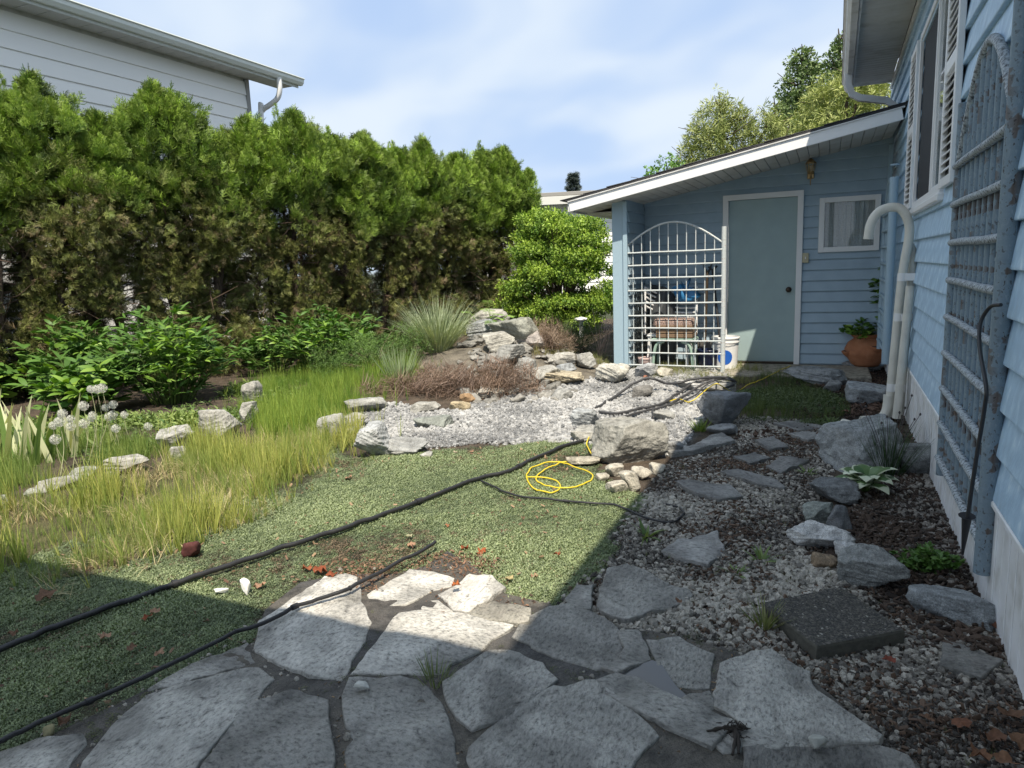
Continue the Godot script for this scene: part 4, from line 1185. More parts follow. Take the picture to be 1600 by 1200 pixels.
	put_rock(Vector3(-3.639, 0.3, -8.207), 0.678, 0.356, "broad green-grey rock in the middle of the rockery", Color(0.52, 0.53, 0.46), 163, 0.7, 0.8)
	put_rock(Vector3(-3.69, 0.25, -7.868), 0.403, 0.238, "pale rounded rock low in the rockery", Color(0.66, 0.64, 0.57), 164, 0.8, 0.6)
	put_rock(Vector3(-3.401, 0.2, -7.581), 0.367, 0.209, "light grey rock at the foot of the rockery", pale, 165, 0.8, 0.6)
	put_rock(Vector3(-3.128, 0, -7.361), 0.3, 0.221, "narrow layered rock where rockery meets gravel", pale, 166, 0.8, 1.2)
	put_rock(Vector3(-2.863, 0, -7.303), 0.348, 0.186, "white rock beside the narrow layered rock", white, 167, 0.8, 0.6)
	put_rock(Vector3(-2.659, 0, -7.359), 0.498, 0.13, "flat tan slab at the back of the gravel bed", Color(0.72, 0.63, 0.46), 168, 0.8, 1.2)
	put_rock(Vector3(-2.753, 0.06, -7.683), 0.248, 0.117, "blue-grey chip above the flat tan slab", Color(0.5, 0.53, 0.55), 169, 0.8, 1.0, 3)
	put_rock(Vector3(-3.165, 0, -6.451), 0.328, 0.144, "cream rock at the front of the brown dead heather", Color(0.74, 0.69, 0.6), 170, 0.8, 0.5)
	put_rock(Vector3(-3.265, 0, -6.201), 0.19, 0.116, "rusty orange stone below the brown dead heather", Color(0.55, 0.36, 0.2), 171, 0.8, 0.5, 3)
	put_rock(Vector3(-3.18, 0, -5.843), 0.219, 0.099, "yellowish stone at the edge of the gravel bed", Color(0.7, 0.58, 0.38), 172, 0.8, 0.5, 3)
	put_rock(Vector3(-3.388, 0.3, -8.196), 0.39, 0.234, "pinkish pale rock near the small green shrub", Color(0.66, 0.6, 0.56), 173, 0.8, 0.6)
	# edge of the left bed
	put_rock(Vector3(-5.424, 0, -5.509), 0.243, 0.245, "upright white rock with dark hollow at the bed edge", Color(0.6, 0.585, 0.53), 181, 0.7, 0.6)
	put_rock(Vector3(-4.784, 0, -4.787), 0.173, 0.199, "pale rock below the upright white one", white, 182, 0.8, 0.6)
	put_rock(Vector3(-4.543, 0, -4.223), 0.336, 0.26, "big white and grey rock edging the left flower bed", Color(0.58, 0.57, 0.52), 183, 0.8, 0.8)
	put_rock(Vector3(-4.607, 0, -3.85), 0.275, 0.179, "pyramid-shaped white rock edging the left flower bed", Color(0.62, 0.61, 0.57), 184, 0.8, 0.5)
	put_rock(Vector3(-4.308, 0, -3.589), 0.13, 0.112, "small cream stone before the pyramid-shaped rock", white, 185, 0.8, 0.5, 3)
	put_rock(Vector3(-4.408, 0, -3.256), 0.279, 0.118, "long flat pale rock in the grass at left", Color(0.55, 0.535, 0.48), 186, 0.6, 1.0)
	put_rock(Vector3(-4.615, 0, -3.076), 0.207, 0.065, "flat pale rock left of the long one", pale, 187, 0.6, 0.9, 3)
	put_rock(Vector3(-4.501, 0, -2.833), 0.283, 0.082, "low whitish rock almost covered by grass at left", Color(0.55, 0.54, 0.5), 188, 0.6, 0.8, 3)
	put_rock(Vector3(-4.447, 0, -2.427), 0.127, 0.083, "grey stone at the left edge in the tall grass", pale, 189, 0.8, 0.5, 3)
	put_rock(Vector3(-4.475, 0, -2.654), 0.103, 0.055, "small pale stone in the grass near the left edge", pale, 190, 0.8, 0.5, 3)

# ---------- cedar hedge
func cedar_spray(sd: int) -> Mb:
	var r := RandomNumberGenerator.new()
	r.seed = sd
	var b := Mb.new()
	b.col = Color(0.7, 0.7, 0.7)
	b.blade(Vector3.ZERO, Vector3(0, 1, 0), Vector3.RIGHT, 1.0, 0.04, 0.0, 2)
	for k in 8:
		var t := 0.1 + k * 0.11
		for s in [-1.0, 1.0]:
			var d := Vector3(s * r.randf_range(0.5, 0.95), 0.75, r.randfn() * 0.4).normalized()
			var l := (0.6 - 0.45 * t) * r.randf_range(0.7, 1.25)
			var q := Vector3(0, t, 0)
			b.col = Color.WHITE * r.randf_range(0.7, 1.15)
			b.col.a = 1
			var side := d.cross(Vector3(0, 0, 1) + Vector3(r.randfn(), r.randfn(), 0) * 0.4).normalized()
			b.blade(q, d, side, l, 0.05, r.randf_range(-0.4, 0.6), 2)
			for e in 3:
				var f := 0.25 + 0.25 * e
				b.blade(q + d * l * f, (d + Vector3(s * (0.7 if e % 2 else -0.5), 0.5 if e % 2 else 0.9, r.randfn() * 0.3)).normalized(), side, l * 0.42, 0.045, 0.0, 1)
	return b

func build_hedge() -> void:
	var spray := cedar_spray(4).mesh()
	var spray_b := cedar_spray(14).mesh()
	var a := Vector2(-8.7, -5.2)
	var d := Vector2(3.3, -7.6).normalized()
	var places := ["second", "third", "fourth", "fifth", "sixth", "seventh", "eighth", "ninth", "tenth", "eleventh", "twelfth", "thirteenth", "fourteenth"]
	var r := RandomNumberGenerator.new()
	r.seed = 99
	var tops := [3.5, 3.4, 3.55, 3.3, 3.62, 3.28, 3.72, 3.3, 3.42, 3.56, 3.3, 3.42, 3.25, 3.4, 3.22, 3.32, 3.4, 3.3]
	for k in 17:
		var p := a + d * 0.605 * (k - 3) + Vector2(r.randfn(), r.randfn()) * 0.06
		var H: float = tops[k] - 0.02 * maxf(0.0, k - 3.0)
		var nth := ""
		if k == 0: nth = "cedar standing just outside the left edge of the view"
		elif k == 1: nth = "cedar cut off by the left edge of the view, behind the dark rosette"
		elif k == 2: nth = "cedar nearest the left edge with its whole crown in view"
		elif k == 16: nth = "last cedar at the far right end of the hedge, beside the round shrub"
		else: nth = "%s cedar from the left in the dense hedge with bare lower stems" % places[k - 3]
		var o := thing("cedar_tree", nth, "tree", Vector3(p.x, ground_h(p.x, p.y), p.y), 0.0, "cedars growing as one tall hedge")
		# stems
		var tk := Mb.new()
		for s in 3:
			var b0 := Vector3(r.randfn() * 0.14, -0.05, r.randfn() * 0.14)
			var pts := [b0]
			for j in 6:
				b0 = b0 + Vector3(r.randfn() * 0.06, H * 0.14, r.randfn() * 0.06)
				pts.append(b0)
			tk.tube(curve(pts, 3), r.randf_range(0.045, 0.08) * (1.0 if s == 0 else 0.7), 0.015, 8, true, 0.12)
		obj("trunk", tk, M.bark, o)
		var lm := Mb.new()
		for s in 70:
			var y := r.randf_range(0.25, 2.2)
			var an := r.randf() * TAU
			var out := Vector3(cos(an), 0, sin(an))
			var l := r.randf_range(0.25, 0.7)
			lm.tube(curve([Vector3(0, y, 0), out * l * 0.5 + Vector3(0, y + r.randf_range(-0.05, 0.12), 0), out * l + Vector3(r.randfn() * 0.08, y + r.randf_range(-0.15, 0.3), r.randfn() * 0.08)], 3), 0.009, 0.002, 4, false)
		obj("limbs", lm, M.twig, o)
		# foliage: a bulging bright head over thin, old hanging growth
		var sets := [[], []]
		var tints := [PackedColorArray(), PackedColorArray()]
		var sd := r.randf() * 100.0
		var tries := 0
		var made := 0
		while made < 6400 and tries < 26000:
			tries += 1
			var y := pow(r.randf(), 0.8) * H
			var t := y / H
			var an := r.randf() * TAU
			var wx := p.x + cos(an) * 0.5
			var wz := p.y + sin(an) * 0.5
			var lump := n1.get_noise_3d(wx * 75, y * 80, wz * 75)
			var lump2 := n2.get_noise_3d(wx * 190, y * 200, wz * 190)
			var edge := 0.64 + 0.16 * n1.get_noise_2d(wx * 70 + 40, wz * 70)
			var low := smoothstep(edge + 0.07, edge - 0.08, t + lump2 * 0.1)
			var rad := 0.0
			if t > 0.70: rad = 0.66 * pow(clampf((0.965 - t + lump * 0.05) / 0.265, 0, 1), 0.5)
			else: rad = lerpf(0.40, 0.68, smoothstep(0.3, 0.68, t))
			var column := n1.get_noise_3d(wx * 170, y * 28, wz * 170)
			var back := cos(an) * 0.75 + sin(an) * 0.6 < -0.1      # the side away from the yard stays dense
			if low > 0.5 and column < (-0.30 if back else -0.15): continue
			if low > 0.5 and not back and lump2 + lump * 0.4 < -0.17 + 0.1 * (1.0 - t) - (0.1 if t > 0.3 else 0.0): continue
			if low <= 0.5 and lump2 < -0.3: continue
			rad *= 1.0 + lump * 0.7 + lump2 * 0.65
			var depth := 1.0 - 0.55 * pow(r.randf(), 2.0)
			var out := Vector3(cos(an), 0, sin(an))
			var pos := out * rad * depth + Vector3(0, y + lump * 0.15, 0)
			var upw := r.randf_range(0.3, 1.6) if low < 0.5 else r.randf_range(-0.7, 0.6)
			var dirv := (out * r.randf_range(0.3, 1.0) + Vector3(0, upw, 0) + Vector3(r.randfn(), 0, r.randfn()) * 0.35).normalized()
			var side := dirv.cross(Vector3(r.randfn(), r.randfn() * 0.4, r.randfn()).normalized()).normalized()
			var s := r.randf_range(0.08, 0.17) * (1.0 if low < 0.5 else 0.85) * (1.3 if r.randf() < 0.2 else 1.0)
			var w := r.randi() % 2
			sets[w].append(Transform3D(Basis(side, dirv, side.cross(dirv)).scaled_local(Vector3(s, s, s)), pos))
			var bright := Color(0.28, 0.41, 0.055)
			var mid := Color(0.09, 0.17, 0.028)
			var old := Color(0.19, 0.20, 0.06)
			var c := mid.lerp(bright, clampf(lump2 * 1.1 + 0.42 + (t - 0.72) * 1.6 + r.randfn() * 0.22, 0, 1) * smoothstep(0.5, 0.9, depth))  # sunlit look painted in: brighter at the top and outer tips
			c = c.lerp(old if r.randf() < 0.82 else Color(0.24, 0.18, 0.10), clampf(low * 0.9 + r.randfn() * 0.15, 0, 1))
			tints[w].append(c * r.randf_range(0.55, 1.45) * (0.7 if back else 1.0))  # back side tinted darker, painting deep shade into the gaps
			made += 1
		# pointed leaders standing up along the top, some tall, most short
		for s in 22:
			var an := r.randf() * TAU
			var rr := sqrt(r.randf()) * 0.55
			var hgt := r.randf_range(0.14, 0.36) if s > 2 else r.randf_range(0.36, 0.56)
			var bx := Vector3(cos(an) * rr, H * (0.90 - rr * rr * 0.3 + r.randfn() * 0.02), sin(an) * rr)
			var fat := hgt * r.randf_range(0.14, 0.34)
			var tone := r.randf_range(0.75, 1.25)
			for j in int(46 + hgt * 110):
				var u := pow(r.randf(), 1.2)
				var o2 := Vector3(r.randfn(), 0, r.randfn()).normalized()
				var dirv := (o2 * 0.55 + Vector3(0, 1, 0)).normalized()
				var side := dirv.cross(Vector3(r.randfn(), 0.1, r.randfn()).normalized()).normalized()
				var s2 := lerpf(0.12, 0.05, u) * r.randf_range(0.75, 1.2)
				sets[j % 2].append(Transform3D(Basis(side, dirv, side.cross(dirv)).scaled_local(Vector3.ONE * s2), bx + Vector3(0, u * hgt, 0) + o2 * fat * (1 - u) * r.randf_range(0.5, 1.0)))
				tints[j % 2].append(Color(0.13, 0.23, 0.035).lerp(Color(0.32, 0.45, 0.06), clampf(0.35 + u * 0.5 + r.randfn() * 0.25, 0, 1)) * tone)
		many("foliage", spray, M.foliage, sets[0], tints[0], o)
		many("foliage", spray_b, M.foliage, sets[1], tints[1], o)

# ---------- leafy crowns
func leaf_cluster(n: int, length: float, width: float, rad: float, sd: int) -> Mb:
	var r := RandomNumberGenerator.new()
	r.seed = sd
	var b := Mb.new()
	for k in n:
		var d := Vector3(r.randfn(), r.randfn() * 0.7 + 0.25, r.randfn()).normalized()
		var side := d.cross(Vector3(r.randfn(), r.randfn(), r.randfn()).normalized()).normalized()
		b.col = Color.WHITE * r.randf_range(0.8, 1.2)
		b.col.a = 1
		b.blade(d * rad * r.randf(), (d + Vector3(0, 0.2, 0)).normalized(), side, length * r.randf_range(0.7, 1.2), width, r.randf_range(0.3, 1.2), 2, true)
	return b

func crown(cl: ArrayMesh, blobs: Array, per_m3: float, s0: float, s1: float, dark: Color, bright: Color, sd: int, gap := -0.15) -> Array:
	var r := RandomNumberGenerator.new()
	r.seed = sd
	var xf := []
	var cols := PackedColorArray()
	for bl in blobs:
		var c: Vector3 = bl[0]
		var q: Vector3 = bl[1]
		var n := int(per_m3 * q.x * q.y * q.z * 4.2)
		for k in n:
			var d := Vector3(r.randfn(), r.randfn(), r.randfn()).normalized()
			var rr := pow(r.randf(), 0.42)
			var p := c + d * q * rr
			var lump := n2.get_noise_3d(p.x * 130 / q.x + sd * 9, p.y * 150 / q.x, p.z * 130 / q.x)
			if lump < gap: continue
			p += d * q * lump * 0.25
			var s := r.randf_range(s0, s1)
			xf.append(Transform3D(Basis(Vector3(r.randfn(), r.randfn(), r.randfn()).normalized(), r.randf() * TAU).scaled_local(Vector3.ONE * s), p))
			cols.append(dark.lerp(bright, clampf(0.45 + lump * 1.1 + d.y * 0.15 + r.randfn() * 0.2, 0, 1)))
	return [xf, cols]

func far_tree(called: String, label: String, at: Vector3, blobs: Array, cl: ArrayMesh, per: float, s0: float, s1: float, dark: Color, bright: Color, sd: int, top: float, gap := -0.15) -> void:
	var o := thing(called, label, "tree", at)
	var r := RandomNumberGenerator.new()
	r.seed = sd
	var tk := Mb.new()
	tk.tube(curve([Vector3(0, -0.2, 0), Vector3(0.1, top * 0.3, 0), Vector3(-0.05, top * 0.6, 0.1), Vector3(0, top * 0.95, 0)], 4), top * 0.022, top * 0.004, 8)
	for bl in blobs:
		var c: Vector3 = bl[0]
		var y0 := clampf(c.y - 0.25 * top, top * 0.15, top * 0.8)
		tk.tube(curve([Vector3(0, y0, 0), Vector3(c.x * 0.55, (y0 + c.y) * 0.5, c.z * 0.55), c, c + Vector3(c.x * 0.2, bl[1].y * 0.8, c.z * 0.2)], 4), top * 0.009, top * 0.002, 6)
		for k in 7:
			var e: Vector3 = c + Vector3(r.randfn(), r.randf_range(0.1, 1.1), r.randfn()) * bl[1] * 0.6
			tk.tube(curve([c, (c + e) * 0.5 + Vector3(0, -0.1, 0), e], 3), top * 0.004, top * 0.001, 5, false)
	obj("trunk", tk, M.bark, o)
	var got := crown(cl, blobs, per, s0, s1, dark, bright, sd, gap)
	many("crown", cl, M.foliage, got[0], got[1], o)

func build_far_trees() -> void:
	var cl := leaf_cluster(14, 0.5, 0.26, 0.55, 3).mesh()
	var slim := leaf_cluster(16, 0.7, 0.12, 0.5, 5).mesh()
	far_tree("poplar_tree", "tall upright poplar behind the yellow-green willows", Vector3(-1.893, 0, -49.964), [
		[Vector3(0, 9.0, 0), Vector3(1.8, 2.8, 1.7)], [Vector3(-0.3, 11.8, 0), Vector3(1.25, 2.0, 1.0)], [Vector3(0.9, 10.6, 0), Vector3(0.9, 2.2, 0.8)], [Vector3(-1.4, 9.8, 0), Vector3(0.9, 1.8, 0.8)], [Vector3(-0.1, 13.4, 0), Vector3(0.6, 1.0, 0.5)], [Vector3(0.7, 12.6, 0), Vector3(0.45, 0.9, 0.5)], [Vector3(0, 6, 0), Vector3(1.8, 3, 1.8)]], cl, 19, 0.32, 0.55, Color(0.09, 0.15, 0.05), Color(0.24, 0.32, 0.12), 201, 13.6, -0.2)
	far_tree("poplar_tree", "tallest poplar half hidden behind the house gutter", Vector3(0.492, 0, -51.998), [
		[Vector3(0, 10.0, 0), Vector3(1.6, 3.2, 1.6)], [Vector3(-0.4, 12.8, 0), Vector3(1.0, 2.0, 1.0)], [Vector3(-0.4, 14.6, 0), Vector3(0.5, 0.9, 0.5)], [Vector3(1.2, 12.4, 0), Vector3(1.2, 2.6, 1.2)]], cl, 19, 0.32, 0.55, Color(0.07, 0.12, 0.04), Color(0.18, 0.26, 0.09), 202, 15.2, -0.2)
	far_tree("willow_tree", "yellow-green willow left of the poplar, above the shed roof", Vector3(-4.686, 0, -35.694), [
		[Vector3(-0.2, 6.8, 0), Vector3(1.6, 1.8, 1.5)], [Vector3(-1.4, 6.0, 0), Vector3(0.9, 1.2, 0.9)], [Vector3(1.2, 6.2, 0), Vector3(1.1, 1.3, 1.0)], [Vector3(-0.2, 8.3, 0.2), Vector3(0.6, 0.8, 0.6)], [Vector3(0.6, 7.6, 0.2), Vector3(0.6, 0.9, 0.6)], [Vector3(2.4, 6.0, 0.3), Vector3(1.2, 1.5, 1.0)], [Vector3(1.9, 7.2, 0.0), Vector3(0.8, 0.9, 0.7)], [Vector3(-0.9, 7.4, 0), Vector3(0.7, 0.8, 0.6)], [Vector3(-2.0, 5.0, 0), Vector3(0.8, 1.2, 0.8)], [Vector3(0, 4.8, 0), Vector3(2.4, 1.6, 1.6)]], slim, 40, 0.2, 0.42, Color(0.17, 0.22, 0.06), Color(0.40, 0.44, 0.15), 203, 9.0, -0.1)
	far_tree("willow_tree", "broad yellow willow directly behind the shed roof", Vector3(0.499, 0, -37.997), [
		[Vector3(0, 7.0, 0), Vector3(2.4, 2.6, 2.0)], [Vector3(-2.2, 6.0, 0), Vector3(1.3, 1.8, 1.2)], [Vector3(2.0, 6.6, 0), Vector3(1.6, 2.4, 1.4)], [Vector3(-1.0, 8.4, 0), Vector3(1.2, 1.1, 1.0)], [Vector3(0.6, 9.2, 0), Vector3(1.2, 1.0, 1.0)], [Vector3(-2.9, 5.6, 0.3), Vector3(1.0, 1.6, 0.9)]], slim, 34, 0.2, 0.42, Color(0.19, 0.24, 0.06), Color(0.43, 0.47, 0.15), 204, 10.2, -0.1)
	far_tree("round_tree", "small round green tree peeping over the shed roof", Vector3(-5.465, 0, -26.441), [[Vector3(0, 4.1, 0), Vector3(0.85, 0.9, 0.8)], [Vector3(0.6, 3.6, 0), Vector3(0.6, 0.7, 0.6)]], cl, 60, 0.2, 0.3, Color(0.05, 0.12, 0.02), Color(0.15, 0.30, 0.05), 205, 4.8, -0.2)
	# distant spruce
	var sp := thing("spruce_tree", "distant blue-grey spruce tip above the white bungalow roof", "tree", Vector3(-13.551, 0, -39.754))
	var tk := Mb.new()
	tk.tube([Vector3(0, 0, 0), Vector3(0, 6.4, 0)], 0.14, 0.02, 7)
	obj("trunk", tk, M.bark, sp)
	var r := RandomNumberGenerator.new()
	r.seed = 12
	var xf := []
	var cols := PackedColorArray()
	for k in 1500:
		var y := 1.0 + 5.4 * pow(r.randf(), 0.7)
		var rad := 1.5 * (6.5 - y) / 5.5 * pow(r.randf(), 0.5) * (0.7 + 0.3 * sin(y * 16.0))
		var an := r.randf() * TAU
		var out := Vector3(cos(an), 0, sin(an))
		var dirv := (out + Vector3(0, 0.25, 0)).normalized()
		var side := dirv.cross(Vector3(r.randfn(), 1, r.randfn())).normalized()
		xf.append(Transform3D(Basis(side, dirv, side.cross(dirv)).scaled_local(Vector3.ONE * r.randf_range(0.2, 0.4)), out * rad + Vector3(0, y, 0)))
		cols.append(Color(0.10, 0.13, 0.12) * r.randf_range(0.6, 1.3))
	many("crown", cedar_spray(9).mesh(), M.foliage, xf, cols, sp)
	# trees further off, outside the gaps, so that the horizon is closed
	for k in 5:
		var p: Vector3 = [Vector3(-20.755, 0, -56.296), Vector3(-30.49, 0, -63.011), Vector3(-35.104, 0, -48.659), Vector3(-20.313, 0, -72.197), Vector3(-13.023, 0, -78.933)][k]
		far_tree("distant_tree", ["broad dark tree far behind the white bungalow", "far tree hidden behind the hedge end", "far tree behind the middle of the hedge", "far tree behind the shed's left eave", "far tree behind the shed roof"][k], p, [[Vector3(0, 3.4, 0), Vector3(2.6, 1.8, 2.0)], [Vector3(1.5, 3, 0), Vector3(1.8, 1.6, 1.5)]], cl, 8, 0.5, 0.8, Color(0.05, 0.09, 0.03), Color(0.12, 0.18, 0.06), 220 + k, 4.6)

# ---------- things by the house
func trellis(o: Node3D, w: float, h0: float, h_side: float, h_arch: float, rails: int, rail0: float, rail_step: float, bars: int, pr: float, rr: float, br: float, pm: Material, rm: Material, bm: Material, post_l: float, post_r: float) -> void:
	var left := Mb.new(); left.tube([Vector3(0, h0, 0), Vector3(0, (h0 + post_l) * 0.5, 0), Vector3(0, post_l, 0)], pr * 0.75, -1, 12)
	obj("post", left, pm, o)
	var right := Mb.new(); right.tube([Vector3(w, h0 - 0.03, 0), Vector3(w, post_r * 0.5, 0), Vector3(w, post_r, 0)], pr, -1, 14)
	for y in [0.22, 0.45, 0.85, 1.5]: right.tube([Vector3(w, h0 + y * post_r * 0.6, 0), Vector3(w, h0 + y * post_r * 0.6 + 0.012, 0)], pr * 1.06, -1, 14)
	obj("post", right, pm, o)
	var arc := []
	for k in 15:
		var t := k / 14.0
		arc.append(Vector3(w * t, h_side + (h_arch - h_side) * sin(PI * t) , 0.0))
	var ar := Mb.new(); ar.tube(curve(arc, 2), rr * 1.15, -1, 10)
	obj("arch", ar, rm, o)
	for k in rails:
		var y := rail0 + rail_step * k
		if y > h_side: continue
		var b := Mb.new()
		b.tube(curve([Vector3(-pr * 0.3, y, pr * 0.5), Vector3(w * 0.3, y + 0.002, pr * 0.5), Vector3(w * 0.7, y - 0.002, pr * 0.5), Vector3(w - pr * 0.2, y, pr * 0.5)], 4), rr, -1, 8, true, 0.02)
		obj("rail", b, rm, o)
	for k in bars:
		var t := (k + 1.0) / (bars + 1.0)
		var b := Mb.new()
		b.tube([Vector3(w * t, h0 + 0.05, -0.006), Vector3(w * t, 0.9, -0.006), Vector3(w * t, h_side + (h_arch - h_side) * sin(PI * t), -0.006)], br, -1, 8)
		obj("bar", b, bm, o)

func build_near_things() -> void:
	var t1 := thing("wall_trellis", "tall blue arched trellis with peeling paint on the near house wall", "trellis", Vector3(0.548, 0, -4.05), -PI / 2 - 0.0079)
	trellis(t1, 1.17, 0.18, 1.72, 2.10, 10, 0.27, 0.178, 9, 0.03, 0.0165, 0.0145, M.blue_peel, M.white_peel, M.blue_peel, 1.98, 2.12)
	var t2 := thing("wall_trellis", "blue arched trellis on the house wall beyond the white pipes", "trellis", Vector3(W - 0.07, 0, -8.45), -PI / 2)
	trellis(t2, 0.95, 0.3, 1.7, 2.0, 9, 0.4, 0.16, 7, 0.036, 0.016, 0.011, M.blue_trim, M.blue_trim, M.blue_trim, 1.72, 1.98)
	var t3 := thing("metal_trellis", "arched white metal trellis standing before the shed clutter", "trellis", Vector3(-2.15, 0.03, -8.05))
	trellis(t3, 1.1, 0.02, 1.44, 1.70, 10, 0.1, 0.142, 10, 0.026, 0.0095, 0.006, M.shed_trellis, M.shed_trellis, M.shed_trellis, 1.45, 1.62)
	# white pipes leaning on the wall
	var p := thing("drain_pipes", "bundle of white plastic pipes, one bent like a cane, leaning on wall", "pipe", Vector3(0.47, 0, -6.1))
	var P := Vector3(0.47, 0, -6.1)
	var cane := Mb.new()
	cane.tube(curve([Vector3(0.452, 0.05, -6.1) - P, Vector3(0.47, 0.5, -6.1) - P, Vector3(0.497, 1.1, -6.1) - P, Vector3(0.53, 1.42, -6.1) - P, Vector3(0.515, 1.54, -6.1) - P, Vector3(0.465, 1.62, -6.1) - P, Vector3(0.39, 1.635, -6.1) - P, Vector3(0.315, 1.6, -6.1) - P, Vector3(0.272, 1.52, -6.1) - P, Vector3(0.258, 1.41, -6.1) - P], 7), 0.031, 0.034, 16)
	obj("bent_pipe", cane, M.pvc, p)
	var el := Mb.new()
	el.tube(curve([Vector3(0.45, 0.22, -6.1) - P, Vector3(0.44, 0.1, -6.09) - P, Vector3(0.39, 0.035, -6.07) - P, Vector3(0.26, 0.03, -6.0) - P], 7), 0.04, 0.034, 16)
	obj("elbow", el, M.pvc, p)
	var fr := Mb.new()
	fr.tube(curve([Vector3(0.50, 0.06, -6.0) - P, Vector3(0.52, 0.5, -6.0) - P, Vector3(0.543, 1.0, -6.0) - P, Vector3(0.544, 1.04, -6.0) - P, Vector3(0.545, 1.055, -6.0) - P], 6), 0.029, 0.029, 16)
	obj("front_pipe", fr, M.pvc, p)
	var bk := Mb.new()
	bk.tube(curve([Vector3(0.535, 0.06, -6.16) - P, Vector3(0.55, 0.7, -6.16) - P, Vector3(0.565, 1.22, -6.16) - P, Vector3(0.56, 1.31, -6.16) - P, Vector3(0.54, 1.36, -6.14) - P], 6), 0.028, 0.028, 14)
	obj("back_pipe", bk, M.pvc, p)
	for y in [1.12, 0.82, 0.28]:
		var cl := Mb.new()
		var lean: float = 0.452 + 0.042 * y - 0.47
		cl.tube([Vector3(lean, y - 0.03, 0), Vector3(lean + 0.002, y + 0.03, 0)], 0.0355, -1, 16)
		cl.box(Vector3(lean + 0.055, y, 0.03), Vector3(0.075, 0.055, 0.012), 0.003)
		obj("clamp", cl, M.clean_white, p)
	var sh := Mb.new()
	sh.tube([Vector3(0.13, 0.03, -5.893), Vector3(0.269, 0.03, -5.727)], 0.029, -1, 16)
	tag(obj("pipe_offcut", sh, M.pvc), "short piece of white pipe lying on the path by the boulder", "pipe")
	# garden light cable with its ground spike, hung on the near trellis
	var cb := thing("ground_spike", "black plastic ground spike hanging on a black cable from the near trellis", "spike", Vector3(0.44, 0.368, -2.653))
	var q := cb.position
	var tb := Mb.new()
	tb.tube(curve([Vector3(0.51, 1.122, -2.747) - q, Vector3(0.49, 1.111, -2.8) - q, Vector3(0.47, 1.056, -2.823) - q, Vector3(0.46, 0.979, -2.744) - q, Vector3(0.46, 0.875, -2.6) - q, Vector3(0.46, 0.802, -2.604) - q, Vector3(0.45, 0.631, -2.619) - q, Vector3(0.44, 0.436, -2.631) - q], 6), 0.0062, -1, 8)
	obj("cable", tb, M.rubber, cb)
	var ck := Mb.new()
	var tp := Vector3(0.44, 0.436, -2.643) - q
	var bt := Vector3(0.44, 0.29, -2.674) - q
	ck.tube([tp, tp.lerp(bt, 0.04), bt], 0.026, 0.004, 10)
	ck.v[0] = ck.v[0]
	obj("spike", ck, M.rubber, cb)
	# paver
	var pv := thing("concrete_paver", "square exposed-aggregate concrete paver lying on the path gravel", "paver", Vector3.ZERO)
	var c4 := poly([-0.188, -2.567, 0.08, -2.806, 0.267, -2.521, 0, -2.312])
	var m4 := (c4[0] + c4[1] + c4[2] + c4[3]) / 4.0
	pv.position = Vector3(m4.x, 0, m4.y)
	var sb := Mb.new()
	var lo := []; var hi := []; var mi := []
	for k in 4:
		var e := c4[k] - m4
		lo.append(Vector3(e.x, 0.0, e.y)); mi.append(Vector3(e.x, 0.054, e.y)); hi.append(Vector3(e.x * 0.98, 0.061, e.y * 0.98))
	for k in 4:
		var j := (k + 1) % 4
		sb.quad(lo[j], lo[k], mi[k], mi[j])
		sb.quad(mi[j], mi[k], hi[k], hi[j])
	sb.quad(hi[3], hi[2], hi[1], hi[0])
	var ns := Mb.new()
	obj("slab", sb, mat(Color(0.11, 0.105, 0.085), 0.9, ntex(61, 0.03, [0.0, 0.5, 1.0, 1.0], 4), 2.0, ntex(62, 0.05, [], 3), 0.3), pv)
	var r := RandomNumberGenerator.new()
	r.seed = 5
	var xf := []
	var cols := PackedColorArray()
	for k in 3800:
		var u := r.randf(); var v := r.randf()
		var e: Vector2 = (c4[0] - m4).lerp(c4[1] - m4, u).lerp((c4[3] - m4).lerp(c4[2] - m4, u), v) * 0.975
		var s := r.randf_range(0.004, 0.009)
		xf.append(Transform3D(Basis(Vector3.UP, r.randf() * TAU).scaled_local(Vector3(s, s * 0.7, s)), Vector3(e.x, 0.061, e.y)))
		var g := r.randf()
		cols.append(Color(0.05, 0.05, 0.048).lerp(Color(0.22, 0.2, 0.17), g * g) if r.randf() < 0.988 else Color(0.5, 0.48, 0.42))
	many("aggregate", pebble(3), M.pebble, xf, cols, pv)
	# hoses and cords
	hose("hose", "thick black irrigation hose crossing the ground cover to the boulder", 0.0125, M.rubber, [-2.749, 0, -0.982, -2.677, 0, -1.172, -2.66, 0, -1.299, -2.65, 0, -1.377, -2.625, 0, -1.497, -2.594, 0, -1.649, -2.544, 0, -1.805, -2.49, 0, -1.975, -2.432, 0, -2.126, -2.368, 0, -2.327, -2.291, 0, -2.543, -2.206, 0, -2.782, -2.117, 0, -3.056, -2.035, 0, -3.393, -1.949, 0, -3.712, -1.81, 0, -3.979, -1.776, 0, -4.219, -1.688, 0, -4.605, -1.6, 0, -4.999, -1.586, 0, -5.308], 0.018)
	hose("hose", "thin black hose lying across the lit flagstones", 0.008, M.rubber, [-2.21, 0, -0.726, -2.129, 0, -0.878, -2.071, 0, -0.985, -2.054, 0, -1.024, -2.035, 0, -1.138, -1.995, 0, -1.27, -1.945, 0, -1.419, -1.908, 0, -1.65, -1.845, 0, -1.815, -1.778, 0, -2.007, -1.719, 0, -2.133, -1.697, 0, -2.188, -1.658, 0, -2.43, -1.619, 0, -2.683], 0.05)
